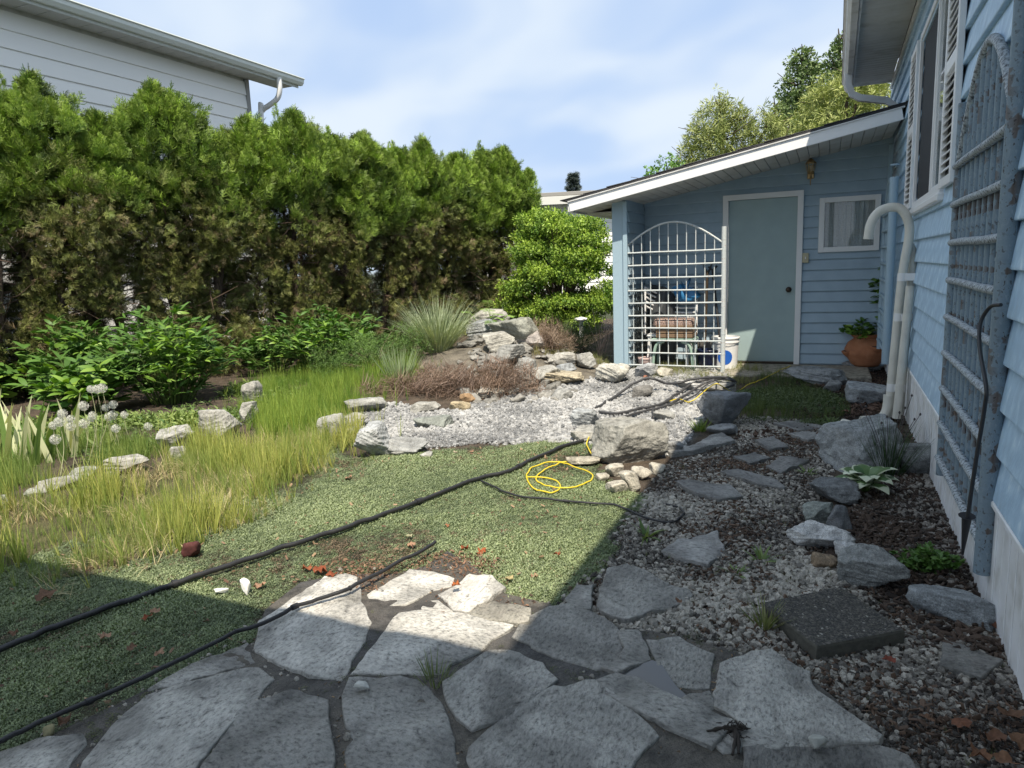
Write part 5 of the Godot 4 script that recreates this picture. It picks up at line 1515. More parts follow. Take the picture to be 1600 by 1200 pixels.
	hose("hose", "short black branch tube beside the thick hose", 0.006, M.rubber, [-1.903, 0, -3.726, -1.758, 0, -3.627, -1.637, 0, -3.543, -1.481, 0, -3.499, -1.223, 0, -3.514, -1.009, 0, -3.518, -0.805, 0, -3.384, -0.672, 0, -3.363, -0.629, 0, -3.47, -0.675, 0, -3.574, -0.757, 0, -3.62], 0.02)
	hose("hose", "grey hose across the gravel bed to the pointed rock", 0.0125, M.grey_rubber, [-1.816, 0, -5.911, -1.649, 0, -5.896, -1.509, 0, -6.128, -1.378, 0, -6.399, -1.318, 0, -6.909, -1.207, 0.05, -7.164, -1.045, 0.08, -7.211, -0.857, 0.1, -7.088, -0.806, 0.05, -7.168, -0.894, 0.04, -6.917], 0.03)
	hose("hose", "grey hose arching over the dark stone on the gravel", 0.0125, M.grey_rubber, [-1.893, 0, -6.066, -1.889, 0, -6.644, -1.797, 0.06, -6.908, -1.661, 0.12, -6.967, -1.574, 0.12, -6.984, -1.48, 0.06, -7.088, -1.342, 0.08, -7.035, -1.172, 0.1, -7.144, -0.92, 0.12, -7.108, -0.831, 0.08, -7.175], 0.03)
	hose("hose", "second grey hose looping beside the first on the gravel", 0.011, M.grey_rubber, [-1.549, 0, -5.733, -1.505, 0, -5.931, -1.393, 0, -6.127, -1.294, 0, -6.419, -1.234, 0, -6.857, -1.119, 0.06, -7.046, -1.004, 0.1, -7.098], 0.03)
	hose("hose", "thin grey tube hanging over the rock at the hose bundle", 0.008, M.grey_rubber, [-1.312, 0, -5.767, -1.384, 0, -6.187, -1.233, 0, -6.464, -1.146, 0, -6.808, -1.084, 0.06, -6.979, -0.987, 0.1, -7.062, -0.943, 0.1, -6.92], 0.03)
	hose("extension_cord", "bright yellow cord looped on the ground cover by the boulder", 0.0045, M.yellow, [-1.626, 0.03, -5.303, -1.619, 0.03, -5.079, -1.566, 0.03, -4.803, -1.549, 0, -4.718, -1.437, 0, -4.483, -1.357, 0, -4.327, -1.416, 0, -4.278, -1.552, 0, -4.238, -1.598, 0, -4.087, -1.617, 0, -3.937, -1.581, 0, -3.825, -1.481, 0, -3.739, -1.39, 0, -3.729, -1.316, 0, -3.765, -1.267, 0, -3.856, -1.265, 0, -3.975, -1.338, 0, -4.077, -1.471, 0, -4.169, -1.58, 0, -4.229, -1.661, 0, -4.206, -1.693, 0, -4.104, -1.698, 0, -3.998, -1.661, 0, -3.868, -1.535, 0, -3.672, -1.424, 0, -3.621, -1.391, 0, -3.668, -1.398, 0, -3.739, -1.45, 0, -3.838, -1.54, 0, -3.891, -1.663, 0, -3.881], 0.022)
	hose("extension_cord", "yellow cord draped over the dark angular boulder towards the shed", 0.005, M.yellow, [-1.342, 0, -6.566, -1.274, 0, -6.679, -1.149, 0, -6.483, -1.077, 0.03, -6.499, -0.995, 0.1, -6.558, -0.895, 0.17, -6.446, -0.835, 0.12, -6.545, -0.777, 0, -6.923, -0.728, 0, -7.363, -0.658, 0, -7.531, -0.57, 0, -7.749, -0.473, 0, -8.108, -0.373, 0, -8.593], 0.03)
	# terracotta strawberry pot
	var pot := thing("strawberry_pot", "terracotta strawberry pot with side pockets in the corner by the shed", "pot", Vector3(0.398, 0.07, -8.79))
	pot.scale = Vector3.ONE * 0.88
	var pb := Mb.new()
	pb.lathe([Vector2(0.0, 0.0), Vector2(0.15, 0.0), Vector2(0.17, 0.03), Vector2(0.24, 0.14), Vector2(0.25, 0.22), Vector2(0.21, 0.3), Vector2(0.15, 0.345), Vector2(0.145, 0.36), Vector2(0.17, 0.375), Vector2(0.178, 0.395), Vector2(0.172, 0.405), Vector2(0.14, 0.405), Vector2(0.13, 0.36), Vector2(0.0, 0.35)], 32)
	obj("body", pb, M.terracotta, pot)
	for s in 4:
		var an: float = [2.75, 1.1, 0.15, 4.4][s]
		var pk := Mb.new()
		pk.lathe([Vector2(0.0, -0.06), Vector2(0.035, -0.045), Vector2(0.062, 0.0), Vector2(0.074, 0.035), Vector2(0.06, 0.036), Vector2(0.05, 0.0), Vector2(0.0, -0.01)], 16)
		var o := obj("pocket", pk, M.terracotta, pot, Vector3(cos(an) * 0.222, 0.17 if s % 2 == 0 else 0.24, sin(an) * 0.222))
		o.rotation = Vector3(0.25 * sin(an), 0, -0.25 * cos(an))
		obj("opening_shade", one_lathe([Vector2(0.0, 0.03), Vector2(0.056, 0.03)], 14), M.dark, o)  # black disc painting the shade inside the pocket mouth

func one_lathe(pr: Array, n := 16) -> Mb:
	var b := Mb.new()
	b.lathe(pr, n)
	return b

func hose(called: String, label: String, rad: float, m: Material, flat: Array, up: float) -> void:
	var p := path3(flat, 7)
	for k in p.size():
		var w := n1.get_noise_2d(p[k].x * 400, p[k].z * 400) * 0.017
		p[k] = Vector3(p[k].x + w, maxf(p[k].y, 0.0) + ground_h(p[k].x, p[k].z) + up + rad + absf(w) * 0.5, p[k].z + w)
	var b := Mb.new()
	b.tube(p, rad, -1, 8)
	if called == "hose" and p.size() > 50:
		for f in [0.37, 0.66, 0.8]:
			var k := int(f * p.size())
			b.tube([p[k], p[k].lerp(p[k + 1], 0.45), p[k].lerp(p[k + 1], 0.9)], rad * 1.4, -1, 10)
	tag(obj(called, b, m), label, "hose" if called == "hose" else "cord")

func build_shed_clutter() -> void:
	# bucket
	var b := thing("bucket", "white plastic bucket with a round blue label beside the trellis", "bucket", Vector3(-1.07, 0.06, -8.42))
	var bk := Mb.new()
	bk.lathe([Vector2(0.0, 0.0), Vector2(0.125, 0.0), Vector2(0.13, 0.01), Vector2(0.148, 0.30), Vector2(0.155, 0.30), Vector2(0.155, 0.315), Vector2(0.149, 0.32), Vector2(0.152, 0.345), Vector2(0.158, 0.345), Vector2(0.158, 0.36), Vector2(0.152, 0.37), Vector2(0.147, 0.37), Vector2(0.13, 0.02), Vector2(0.0, 0.02)], 32)
	obj("body", bk, M.clean_white, b)
	var lb := Mb.new()
	for k in 20:
		for e in 8:
			var t0 := TAU * k / 20.0; var t1 := TAU * (k + 1) / 20.0
			var f := func(t: float, rr: float) -> Vector3:
				var a := PI * 0.5 - 0.1 + cos(t) * rr * 0.085 / 0.142
				var y := 0.14 + sin(t) * rr * 0.085
				var rad := 0.1315 + y * 0.062
				return Vector3(cos(a) * rad, y, sin(a) * rad)
			lb.quad(f.call(t1, e / 8.0), f.call(t0, e / 8.0), f.call(t0, (e + 1) / 8.0), f.call(t1, (e + 1) / 8.0))
	obj("label", lb, mat(Color(0.02, 0.12, 0.5), 0.4), b)
	var hd := Mb.new()
	var hp := []
	for k in 9:
		var a := PI * k / 8.0
		hp.append(Vector3(cos(a) * 0.158, 0.31 - sin(a) * 0.02, sin(a) * 0.165))
	hd.tube(hp, 0.003, -1, 6)
	obj("handle", hd, glossy(Color(0.4, 0.4, 0.4), 0.4, 0.8), b)
	var b2 := thing("bucket", "dark navy bucket standing behind the right foot of the trellis", "bucket", Vector3(-1.25, 0.05, -8.35))
	obj("body", one_lathe([Vector2(0.0, 0.0), Vector2(0.1, 0.0), Vector2(0.125, 0.22), Vector2(0.132, 0.22), Vector2(0.132, 0.235), Vector2(0.12, 0.235), Vector2(0.1, 0.02), Vector2(0.0, 0.02)], 24), mat(Color(0.012, 0.02, 0.06), 0.35), b2)
	# chair with white curved slats
	var ch := thing("garden_chair", "white garden chair with curved slatted back behind the trellis", "chair", Vector3(-1.72, 0.05, -8.5))
	var cm = M.clean_white
	for k in 5:
		var sl := Mb.new()
		var y := 0.62 + k * 0.055
		sl.tube(curve([Vector3(-0.28, y + 0.12, 0.1), Vector3(-0.12, y + 0.02, -0.06), Vector3(0.08, y - 0.03, -0.1), Vector3(0.3, y - 0.03, -0.08)], 6), 0.012, -1, 8)
		obj("back_slat", sl, cm, ch)
	for s in [[-0.27, 0.12], [0.3, -0.07]]:
		var pz := Mb.new()
		pz.tube([Vector3(s[0], 0.4, s[1] + 0.03), Vector3(s[0], 0.95, s[1])], 0.014, -1, 8)
		obj("back_post", pz, cm, ch)
	obj("seat", one_box(Vector3(0.02, 0.4, 0.08), Vector3(0.5, 0.03, 0.36), 0.01), cm, ch)
	for s in [[-0.22, -0.07], [0.25, -0.07], [-0.22, 0.23], [0.25, 0.23]]:
		var lg := Mb.new()
		lg.tube([Vector3(s[0], 0, s[1]), Vector3(s[0] * 0.9, 0.4, s[1])], 0.016, -1, 8)
		obj("leg", lg, cm, ch)
	# stacked cushions and boards on the chair, table below
	var cu := obj("cushion", one_box(Vector3.ZERO, Vector3(0.46, 0.1, 0.26), 0.03), mat(Color(1, 1, 1), 0.9, ntex(71, 0.035, [0.0, Color(0.07, 0.035, 0.025), 0.48, Color(0.10, 0.05, 0.035), 0.54, Color(0.5, 0.38, 0.33), 1.0, Color(0.6, 0.48, 0.44)], 2), 6.0), null, Vector3(-1.62, 0.60, -8.27))
	tag(cu, "brown cushion with a pale printed pattern on the stacked boxes", "cushion")
	var bx := obj("wooden_crate", wooden_crate(), mat(Color(0.20, 0.135, 0.085), 0.85), null, Vector3(-1.60, 0.43, -8.27))
	tag(bx, "small brown wooden crate under the patterned cushion", "crate")
	var tb := thing("plastic_table", "pale green plastic side table with arched legs behind the trellis", "table", Vector3(-1.62, 0.05, -8.27))
	var gm := mat(Color(0.32, 0.45, 0.38), 0.5)
	obj("tabletop", one_box(Vector3(0, 0.36, 0), Vector3(0.50, 0.035, 0.3), 0.012), gm, tb)
	for s in [-1.0, 1.0]:
		for z in [-0.12, 0.12]:
			var lg := Mb.new()
			lg.tube(curve([Vector3(s * 0.10, 0.345, z), Vector3(s * 0.18, 0.31, z), Vector3(s * 0.215, 0.2, z), Vector3(s * 0.23, 0.0, z)], 5), 0.02, 0.017, 8)
			obj("leg", lg, gm, tb)
	# tools against the wall
	var sp := thing("spade", "spade with wooden shaft and black grip leaning on the shed wall", "spade", Vector3(-1.32, 0.06, -8.6))
	var sh := Mb.new(); sh.tube([Vector3(0.0, 0.3, 0.06), Vector3(0.0, 1.1, -0.1)], 0.017, 0.016, 10)
	obj("shaft", sh, mat(Color(0.42, 0.25, 0.13), 0.6), sp)
	var gr := Mb.new()
	gr.tube([Vector3(0, 1.08, -0.096), Vector3(-0.03, 1.14, -0.105), Vector3(-0.05, 1.21, -0.115), Vector3(0.05, 1.21, -0.115), Vector3(0.03, 1.14, -0.105), Vector3(0, 1.08, -0.096)], 0.014, -1, 8)
	obj("grip", gr, M.rubber, sp)
	var bl := one_box(Vector3(0, 0.17, 0.09), Vector3(0.17, 0.28, 0.012), 0.005, Basis(Vector3.RIGHT, -0.18))
	obj("blade", bl, glossy(Color(0.12, 0.11, 0.1), 0.5, 0.6), sp)
	var fk := thing("fork", "black handled garden fork leaning right of the spade", "fork", Vector3(-1.20, 0.06, -8.6))
	var fs := Mb.new(); fs.tube([Vector3(0.06, 0.25, 0.08), Vector3(-0.06, 1.12, -0.1)], 0.014, 0.014, 8)
	fs.tube([Vector3(-0.11, 1.16, -0.11), Vector3(-0.06, 1.12, -0.1), Vector3(-0.01, 1.17, -0.11)], 0.012, -1, 8)
	obj("shaft", fs, M.rubber, fk)
	for s in 4:
		var tn := Mb.new()
		tn.tube(curve([Vector3(0.06, 0.27, 0.08), Vector3(0.02 + s * 0.03, 0.22, 0.085), Vector3(0.02 + s * 0.032, 0.0, 0.1)], 3), 0.006, 0.003, 6)
		obj("tine", tn, glossy(Color(0.1, 0.1, 0.1), 0.5, 0.6), fk)
	# blue bag and dark tarp
	var bag := Mb.new()
	bag.lathe([Vector2(0.0, 0.0), Vector2(0.1, 0.01), Vector2(0.13, 0.06), Vector2(0.12, 0.14), Vector2(0.07, 0.19), Vector2(0.03, 0.2), Vector2(0.05, 0.235), Vector2(0.0, 0.22)], 18)
	for k in bag.v.size():
		var q := bag.v[k]
		bag.v[k] = q * (1.0 + 0.9 * n1.get_noise_3d(q.x * 900, q.y * 900, q.z * 900))
	bag.smooth()
	tag(obj("bag", bag, mat(Color(0.04, 0.20, 0.42), 0.35), null, Vector3(-1.55, 0.8, -8.58)), "crumpled bright blue bag hanging behind the chair back", "bag")
	var tp := rock(333, Vector3(0.42, 1.0, 0.4), 4, Color(0.05, 0.055, 0.06), 0.2, 0.5)
	tag(obj("tarpaulin", tp, mat(Color(1, 1, 1), 0.5), null, Vector3(-1.86, 0.05, -8.6)), "dark grey tarpaulin heaped in the left corner of the shed front", "tarpaulin")
	var gf := Mb.new()
	for x in 7: gf.box(Vector3(-0.15 + x * 0.05, 0.5, 0), Vector3(0.008, 0.9, 0.012), 0.001)
	for y in 15: gf.box(Vector3(0, 0.08 + y * 0.06, 0.004), Vector3(0.34, 0.008, 0.012), 0.001)
	var rk := obj("shadow_lattice", gf, mat(Color(0.03, 0.035, 0.035), 0.5), null, Vector3(-2.02, 0.05, -8.3), PI / 2 - 0.2)  # added black bars standing in for the trellis shadow on the side wall
	tag(rk, "added black grating standing along the left return wall", "lattice")
	var fp := Mb.new()
	fp.lathe([Vector2(0.0, 0.0), Vector2(0.06, 0.0), Vector2(0.085, 0.13), Vector2(0.09, 0.13), Vector2(0.09, 0.15), Vector2(0.08, 0.15), Vector2(0.0, 0.12)], 18)
	tag(obj("flower_pot", fp, mat(Color(0.55, 0.42, 0.40), 0.6), null, Vector3(-1.95, 0.05, -8.2)), "small pinkish flower pot at the left foot of the trellis", "pot")

func wooden_crate() -> Mb:
	var b := Mb.new()
	for y in 3:
		for z in [-0.13, 0.13]: b.box(Vector3(0, 0.03 + y * 0.05, z), Vector3(0.42, 0.042, 0.012), 0.003)
		for x in [-0.2, 0.2]: b.box(Vector3(x, 0.03 + y * 0.05, 0), Vector3(0.012, 0.042, 0.246), 0.003)
	for x in [-0.18, 0.18]:
		for z in [-0.115, 0.115]: b.box(Vector3(x, 0.075, z), Vector3(0.02, 0.14, 0.016), 0.002)
	b.box(Vector3(0, 0.006, 0), Vector3(0.38, 0.008, 0.22), 0.002)
	return b

# ---------- plants
func leafy(o: Node3D, leafm: ArrayMesh, xf: Array, most: int, mats: Array, fol: Material, c0: Color, c1: Color, sd: int) -> void:
	var r := RandomNumberGenerator.new()
	r.seed = sd
	var cam := Vector3(0, 1.3, 0) - o.position
	var order := xf.duplicate()
	order.sort_custom(func(a, b): return a.origin.distance_squared_to(cam) < b.origin.distance_squared_to(cam))
	var rest := []
	var cols := PackedColorArray()
	for k in order.size():
		if k < most:
			var l := MeshInstance3D.new()
			l.mesh = leafm
			l.material_override = mats[r.randi() % mats.size()]
			l.name = "leaf" if k == 0 else "leaf_%03d" % k
			l.transform = order[k]
			o.add_child(l)
		else:
			rest.append(order[k])
			cols.append(c0.lerp(c1, r.randf()))
	if rest.size(): many("foliage", leafm, fol, rest, cols, o)

func peony(called: String, label: String, at: Vector3, w: float, h: float, stems: int, most: int, sd: int, leaf_len := 0.135, leaf_w := 0.032, spread := 1.0) -> void:
	var o := thing(called, label, "plant", at)
	var r := RandomNumberGenerator.new()
	r.seed = sd
	var lf := leaf(leaf_len, leaf_w, 1.1, 4, 0.3).mesh()
	var st := Mb.new()
	var xf := []
	for s in stems:
		var an := r.randf() * TAU
		var rr := sqrt(r.randf()) * w * 0.5
		var tip := Vector3(cos(an) * rr * spread, h * (1.0 - 0.45 * pow(rr / (w * 0.5), 2.0)) * r.randf_range(0.72, 1.05), sin(an) * rr * spread)
		var base := Vector3(cos(an), 0, sin(an)) * rr * 0.3
		var c := curve([base, base.lerp(tip, 0.5) + Vector3(0, h * 0.08, 0), tip], 5)
		st.tube(c, 0.006, 0.003, 5, false)
		for nd in 7:
			var t := 0.28 + 0.72 * nd / 6.0
			var p: Vector3 = c[mini(int(t * (c.size() - 1)), c.size() - 1)]
			var a2 := r.randf() * TAU
			var out := (Vector3(cos(a2), 0.25, sin(a2)) + Vector3(tip.x, 0, tip.z) * 0.9).normalized()
			var q := p + out * leaf_len * r.randf_range(0.5, 1.0)
			st.tube([p, q], 0.0025, 0.0018, 4, false)
			for l in 4:
				var sidew := out.cross(Vector3.UP).normalized()
				var d := (out + sidew * (l - 1.5) * 0.75 + Vector3(0, r.randf_range(-0.25, 0.9), 0)).normalized()
				xf.append(Transform3D(facing(d, r.randfn() * 0.6).scaled_local(Vector3.ONE * r.randf_range(0.75, 1.2)), q))
	obj("stems", st, M.stem, o).set_meta("kind", "stuff")
	leafy(o, lf, xf, most, [M.leaf_a, M.leaf_b, M.leaf_c, M.leaf_a], M.foliage, Color(0.06, 0.135, 0.025), Color(0.11, 0.22, 0.035), sd)

func blades_plant(called: String, label: String, category: String, at: Vector3, n: int, length: float, width: float, spread: float, droop: float, base_r: float, c0: Color, c1: Color, sd: int, m: Material, segs := 6) -> void:
	var r := RandomNumberGenerator.new()
	r.seed = sd
	var b := Mb.new()
	for k in n:
		var an := r.randf() * TAU
		var out := Vector3(cos(an), 0, sin(an))
		var q := sqrt(r.randf())
		var side := Vector3(-sin(an), 0, cos(an)).rotated(Vector3.UP, r.randfn() * 0.6)
		b.col = c0.lerp(c1, clampf(r.randf() + r.randfn() * 0.1, 0, 1))
		b.blade(out * q * base_r, (Vector3(0, 1, 0) + out * q * spread + Vector3(r.randfn(), 0, r.randfn()) * 0.12).normalized(), side, length * r.randf_range(0.55, 1.1), width * r.randf_range(0.7, 1.2), droop * r.randf_range(0.2, 1.3), segs)
	var o := thing(called, label, category, at)
	obj("blades", b, m, o).set_meta("kind", "stuff")

func bush(called: String, label: String, at: Vector3, blobs: Array, cl: ArrayMesh, per: float, s0: float, s1: float, dark: Color, bright: Color, sd: int, gap := -0.2) -> Node3D:
	var o := thing(called, label, "shrub", at)
	var r := RandomNumberGenerator.new()
	r.seed = sd
	var tk := Mb.new()
	for bl in blobs:
		for k in 5:
			var e: Vector3 = bl[0] + Vector3(r.randfn(), r.randfn(), r.randfn()) * bl[1] * 0.4
			tk.tube(curve([Vector3(r.randfn() * 0.06, 0, r.randfn() * 0.06), Vector3(e.x * 0.4, e.y * 0.55, e.z * 0.4), e], 4), 0.014, 0.003, 5, false)
	obj("stems", tk, M.twig, o)
	var got := crown(cl, blobs, per, s0, s1, dark, bright, sd, gap)
	many("foliage", cl, M.foliage, got[0], got[1], o)
	return o

func build_plants() -> void:
	peony("peony", "big leafy peony bush at the front of the left flower bed", Vector3(-6.086, 0, -5.069) + Vector3(-0.35, 0, -0.3), 1.35, 0.98, 78, 290, 301)
	peony("peony", "second peony bush, behind the grass right of the first", Vector3(-5.79, 0, -7.227) + Vector3(-0.15, 0, -0.15), 1.35, 0.92, 62, 200, 302)
	peony("peony", "low peony shoots at the left of the second peony bush", Vector3(-6.657, 0, -7.178) + Vector3(-0.1, 0, -0.1), 0.75, 0.62, 24, 60, 303)
	peony("lily_clump", "tall lilies with whorled leaves against the dark hedge at left", Vector3(-7.167, 0, -4.812) + Vector3(-0.5, 0, -0.45), 1.0, 0.95, 22, 80, 304, 0.17, 0.045)
	peony("lily_clump", "pale green broad-leaved clump behind the dandelion clocks", Vector3(-6.587, 0, -4.473) + Vector3(-0.15, 0, -0.15), 0.75, 0.6, 22, 80, 305, 0.18, 0.05)
	peony("broad_leaf_clump", "dark rosette of broad leaves at the left edge by the hedge", Vector3(-8.01, 0, -4.611) + Vector3(-0.55, 0, -0.35), 0.8, 0.5, 16, 60, 306, 0.22, 0.09)
	# variegated irises
	var iris := thing("iris_clump", "cream striped iris clump at the left edge of the bed", "plant", Vector3(-5.582, 0, -3.306))
	var r := RandomNumberGenerator.new()
	r.seed = 8
	for k in 38:
		var b := Mb.new()
		var an := r.randf_range(-0.9, 0.9)
		b.col = Color(0.70, 0.72, 0.46) if k % 3 else Color(0.2, 0.32, 0.09)
		b.blade(Vector3.ZERO, Vector3(sin(an) * 0.6 + 0.15, 1, r.randfn() * 0.15).normalized(), Vector3(0.51, 0, -0.86).rotated(Vector3.UP, an * 0.5), r.randf_range(0.36, 0.6), 0.045, r.randf_range(0.1, 0.7), 6, false)
		b.col = Color(0.16, 0.28, 0.08)
		b.blade(Vector3(0, 0, 0.002), Vector3(sin(an) * 0.6 + 0.15, 1, 0).normalized(), Vector3(0.51, 0, -0.86).rotated(Vector3.UP, an * 0.5), 0.3, 0.012, 0.2, 5, false)
		obj("leaf", b, M.grass, iris, Vector3(r.randf_range(-0.42, 0.42), 0, r.randf_range(-0.2, 0.2)))
	# dandelion clocks
	var spots := [Vector3(-4.84, 0.55, -3.374), Vector3(-4.9, 0.53, -3.462), Vector3(-4.963, 0.52, -3.547), Vector3(-4.847, 0.36, -3.364), Vector3(-4.948, 0.4, -3.213), Vector3(-4.877, 0.36, -3.139), Vector3(-4.84, 0.37, -3.196), Vector3(-4.926, 0.3, -3.247), Vector3(-4.963, 0.29, -3.372), Vector3(-5.017, 0.3, -3.47), Vector3(-5.033, 0.28, -3.621), Vector3(-5.017, 0.29, -3.643), Vector3(-4.89, 0.3, -3.646), Vector3(-4.85, 0.22, -3.533), Vector3(-4.898, 0.24, -3.106), Vector3(-4.958, 0.37, -3.553), Vector3(-5.01, 0.37, -3.653), Vector3(-4.957, 0.42, -3.381), Vector3(-4.898, 0.34, -3.106), Vector3(-4.956, 0.15, -3.89)]
	var head := Mb.new()
	for k in 64:
		var d := Vector3(r.randfn(), r.randfn(), r.randfn()).normalized()
		var u := d.cross(Vector3(0.3, 1, 0.2)).normalized()
		head.col = Color(0.74, 0.74, 0.69)
		head.blade(d * 0.004, d, u, 0.021, 0.001, 0, 1)
		for s in 5:
			var a := TAU * s / 5.0
			var w := (d * 0.4 + u * cos(a) + u.cross(d) * sin(a)).normalized()
			head.blade(d * 0.021, w, w.cross(d).normalized(), 0.011, 0.0022, 0, 1)
	var hm := head.mesh()
	var puff := mat(Color(1, 1, 1), 0.9, null, 1, null, 0, Color(0.7, 0.7, 0.65))
	for k in spots.size():
		var s: Vector3 = spots[k]
		var o := thing("dandelion", "dandelion seed clock on a pale stalk among the left bed's weeds", "flower", Vector3(s.x, ground_h(s.x, s.z), s.z), 0.0, "white dandelion clocks in the left bed")
		var st := Mb.new()
		st.tube(curve([Vector3(r.randfn() * 0.05, 0, r.randfn() * 0.05), Vector3(0.01, s.y * 0.5, 0), Vector3(0, s.y, 0)], 4), 0.003, 0.002, 5, false)
		obj("stalk", st, mat(Color(0.35, 0.36, 0.2), 0.6) if k == 0 else dand_stem, o)
		if k == 0: dand_stem = (o.get_node("stalk") as MeshInstance3D).material_override
		(obj("seed_head", hm, puff, o, Vector3(0, s.y, 0)) as Node3D).scale = Vector3.ONE * (1.15 + 0.15 * (k % 3))
	var yd := thing("dandelion", "single yellow dandelion flower low in the grass", "flower", Vector3(-6.147, 0, -3.812))
	var pet := Mb.new()
	for k in 34:
		var a := k * 2.4
		pet.blade(Vector3(0, 0.08, 0), Vector3(cos(a), 0.2 + 0.03 * (k % 5), sin(a)), Vector3(-sin(a), 0, cos(a)), 0.022, 0.006, 0.1, 1)
	obj("petals", pet, mat(Color(0.75, 0.42, 0.01), 0.6), yd)
	var ys := Mb.new(); ys.tube([Vector3.ZERO, Vector3(0, 0.08, 0)], 0.003, -1, 5)
	obj("stalk", ys, M.stem, yd)
	# fountain grass, dead heather, cushions
	blades_plant("ornamental_grass", "fountain of blue-green ornamental grass left of the rockery", "grass clump", on_ground(-4.55, -7.85), 900, 0.76, 0.009, 0.75, 0.95, 0.16, Color(0.24, 0.31, 0.17), Color(0.50, 0.56, 0.39), 311, M.grass)
	blades_plant("ornamental_grass", "upright pale grass tuft at the left of the green mound", "grass clump", Vector3(-4.365, 0, -6.653), 160, 0.5, 0.012, 0.4, 0.4, 0.08, Color(0.2, 0.28, 0.14), Color(0.38, 0.46, 0.28), 312, M.grass)
	blades_plant("ornamental_grass", "small yellow-green tuft growing by the concrete paver", "grass clump", Vector3(-0.169, 0, -2.48), 60, 0.13, 0.006, 0.9, 0.5, 0.02, Color(0.12, 0.17, 0.05), Color(0.3, 0.3, 0.14), 313, M.grass)
	blades_plant("ornamental_grass", "thin grass tuft in the joint between two shaded flagstones", "grass clump", Vector3(-1.096, 0, -1.762), 50, 0.12, 0.004, 0.7, 0.3, 0.03, Color(0.10, 0.16, 0.05), Color(0.22, 0.26, 0.1), 314, M.grass)
	blades_plant("ornamental_grass", "bright green tuft at the foot of the dark angular boulder", "grass clump", Vector3(-0.873, 0, -5.451), 90, 0.12, 0.006, 0.8, 0.4, 0.04, Color(0.14, 0.24, 0.04), Color(0.28, 0.36, 0.08), 315, M.grass)
	blades_plant("chives", "dark chive clump in front of the sloping boulder", "plant", Vector3(0.358, 0, -4.616), 200, 0.36, 0.0045, 0.55, 0.25, 0.07, Color(0.03, 0.06, 0.035), Color(0.07, 0.12, 0.05), 316, M.grass)
	chive_buds(Vector3(0.358, 0, -4.616))
	var cl_s := leaf_cluster(14, 0.30, 0.07, 0.5, 21).mesh()
	bush("green_shrub", "low green feathery mound between grasses and hedge", on_ground(-5.0, -7.1), [[Vector3(0, 0.22, 0), Vector3(0.42, 0.26, 0.4)], [Vector3(-0.45, 0.16, 0.2), Vector3(0.35, 0.2, 0.3)], [Vector3(0.25, 0.3, -0.3), Vector3(0.35, 0.25, 0.3)]], cl_s, 5200, 0.05, 0.1, Color(0.05, 0.11, 0.025), Color(0.16, 0.27, 0.06), 321)
	bush("dead_heather", "wide mound of brown dead heather beside the gravel bed", on_ground(-3.75, -6.55, -0.05), [[Vector3(0, 0.12, 0), Vector3(0.5, 0.2, 0.38)], [Vector3(0.62, 0.12, -0.1), Vector3(0.45, 0.24, 0.36)], [Vector3(-0.5, 0.06, 0.22), Vector3(0.4, 0.14, 0.3)]], twig_cluster(), 2600, 0.09, 0.16, Color(0.13, 0.085, 0.065), Color(0.29, 0.2, 0.15), 322, -0.5)
	bush("dead_heather", "small patch of brown twiggy stems on the rockery's right side", on_ground(-3.3, -8.45, 0.0), [[Vector3(0, 0.14, 0), Vector3(0.32, 0.2, 0.25)], [Vector3(0.2, 0.1, 0.2), Vector3(0.25, 0.14, 0.2)]], twig_cluster(), 3200, 0.08, 0.14, Color(0.14, 0.09, 0.065), Color(0.34, 0.25, 0.18), 323, -0.5)
	bush("green_shrub", "small rounded olive-green shrub right of the rockery", on_ground(-3.05, -9.15), [[Vector3(0, 0.22, 0), Vector3(0.34, 0.26, 0.3)]], cl_s, 8000, 0.045, 0.08, Color(0.045, 0.075, 0.025), Color(0.13, 0.18, 0.06), 324, -0.4)
	var cl_b := leaf_cluster(9, 0.85, 0.42, 0.6, 23).mesh()
	var bb := []
	r.seed = 31
	for k in 36:
		var y := 0.2 + 1.7 * (k / 35.0)
		var wide := 1.0 * sqrt(maxf(0.05, 1.0 - pow((y - 1.0) / 1.05, 2.0)))
		var a := k * 2.4
		bb.append([Vector3(cos(a) * wide * r.randf_range(0.5, 0.92), y + r.randfn() * 0.05, sin(a) * wide * 0.55), Vector3(r.randf_range(0.3, 0.52), r.randf_range(0.10, 0.17), 0.42)])
	bush("burning_bush", "rounded bright green shrub in layers between hedge and shed", Vector3(-4.18, 0, -11.461) + Vector3(0, 0.1, 0), bb, cl_b, 2900, 0.04, 0.072, Color(0.10, 0.21, 0.03), Color(0.37, 0.51, 0.065), 325, -0.28)
	# sumac sprouts
	var su := thing("sumac", "bright sumac sprouts rising behind the rockery peak", "plant", on_ground(-4.35, -8.9))
	var lf := leaf(0.1, 0.026, 0.8, 3, 0.2).mesh()
	var xf := []
	var st := Mb.new()
	for s in 9:
		var b0 := Vector3(r.randfn() * 0.16, 0, r.randfn() * 0.12)
		var an := r.randf() * TAU
		var tip := b0 + Vector3(cos(an) * 0.3, r.randf_range(0.3, 0.62), sin(an) * 0.3)
		var c := curve([b0, b0.lerp(tip, 0.55) + Vector3(0, 0.16, 0), tip], 7)
		st.tube(c, 0.005, 0.002, 5, false)
		for k in range(4, c.size()):
			var d: Vector3 = (c[mini(k + 1, c.size() - 1)] - c[k - 1]).normalized()
			var sw := d.cross(Vector3.UP).normalized()
			for e in [-1.0, 1.0]: xf.append(Transform3D(facing(sw * e + d * 0.3 + Vector3(0, -0.1, 0)), c[k]))
	obj("stems", st, M.stem, su)
	leafy(su, lf, xf, 0, [M.leaf_b], M.foliage, Color(0.14, 0.26, 0.04), Color(0.24, 0.38, 0.06), 4)
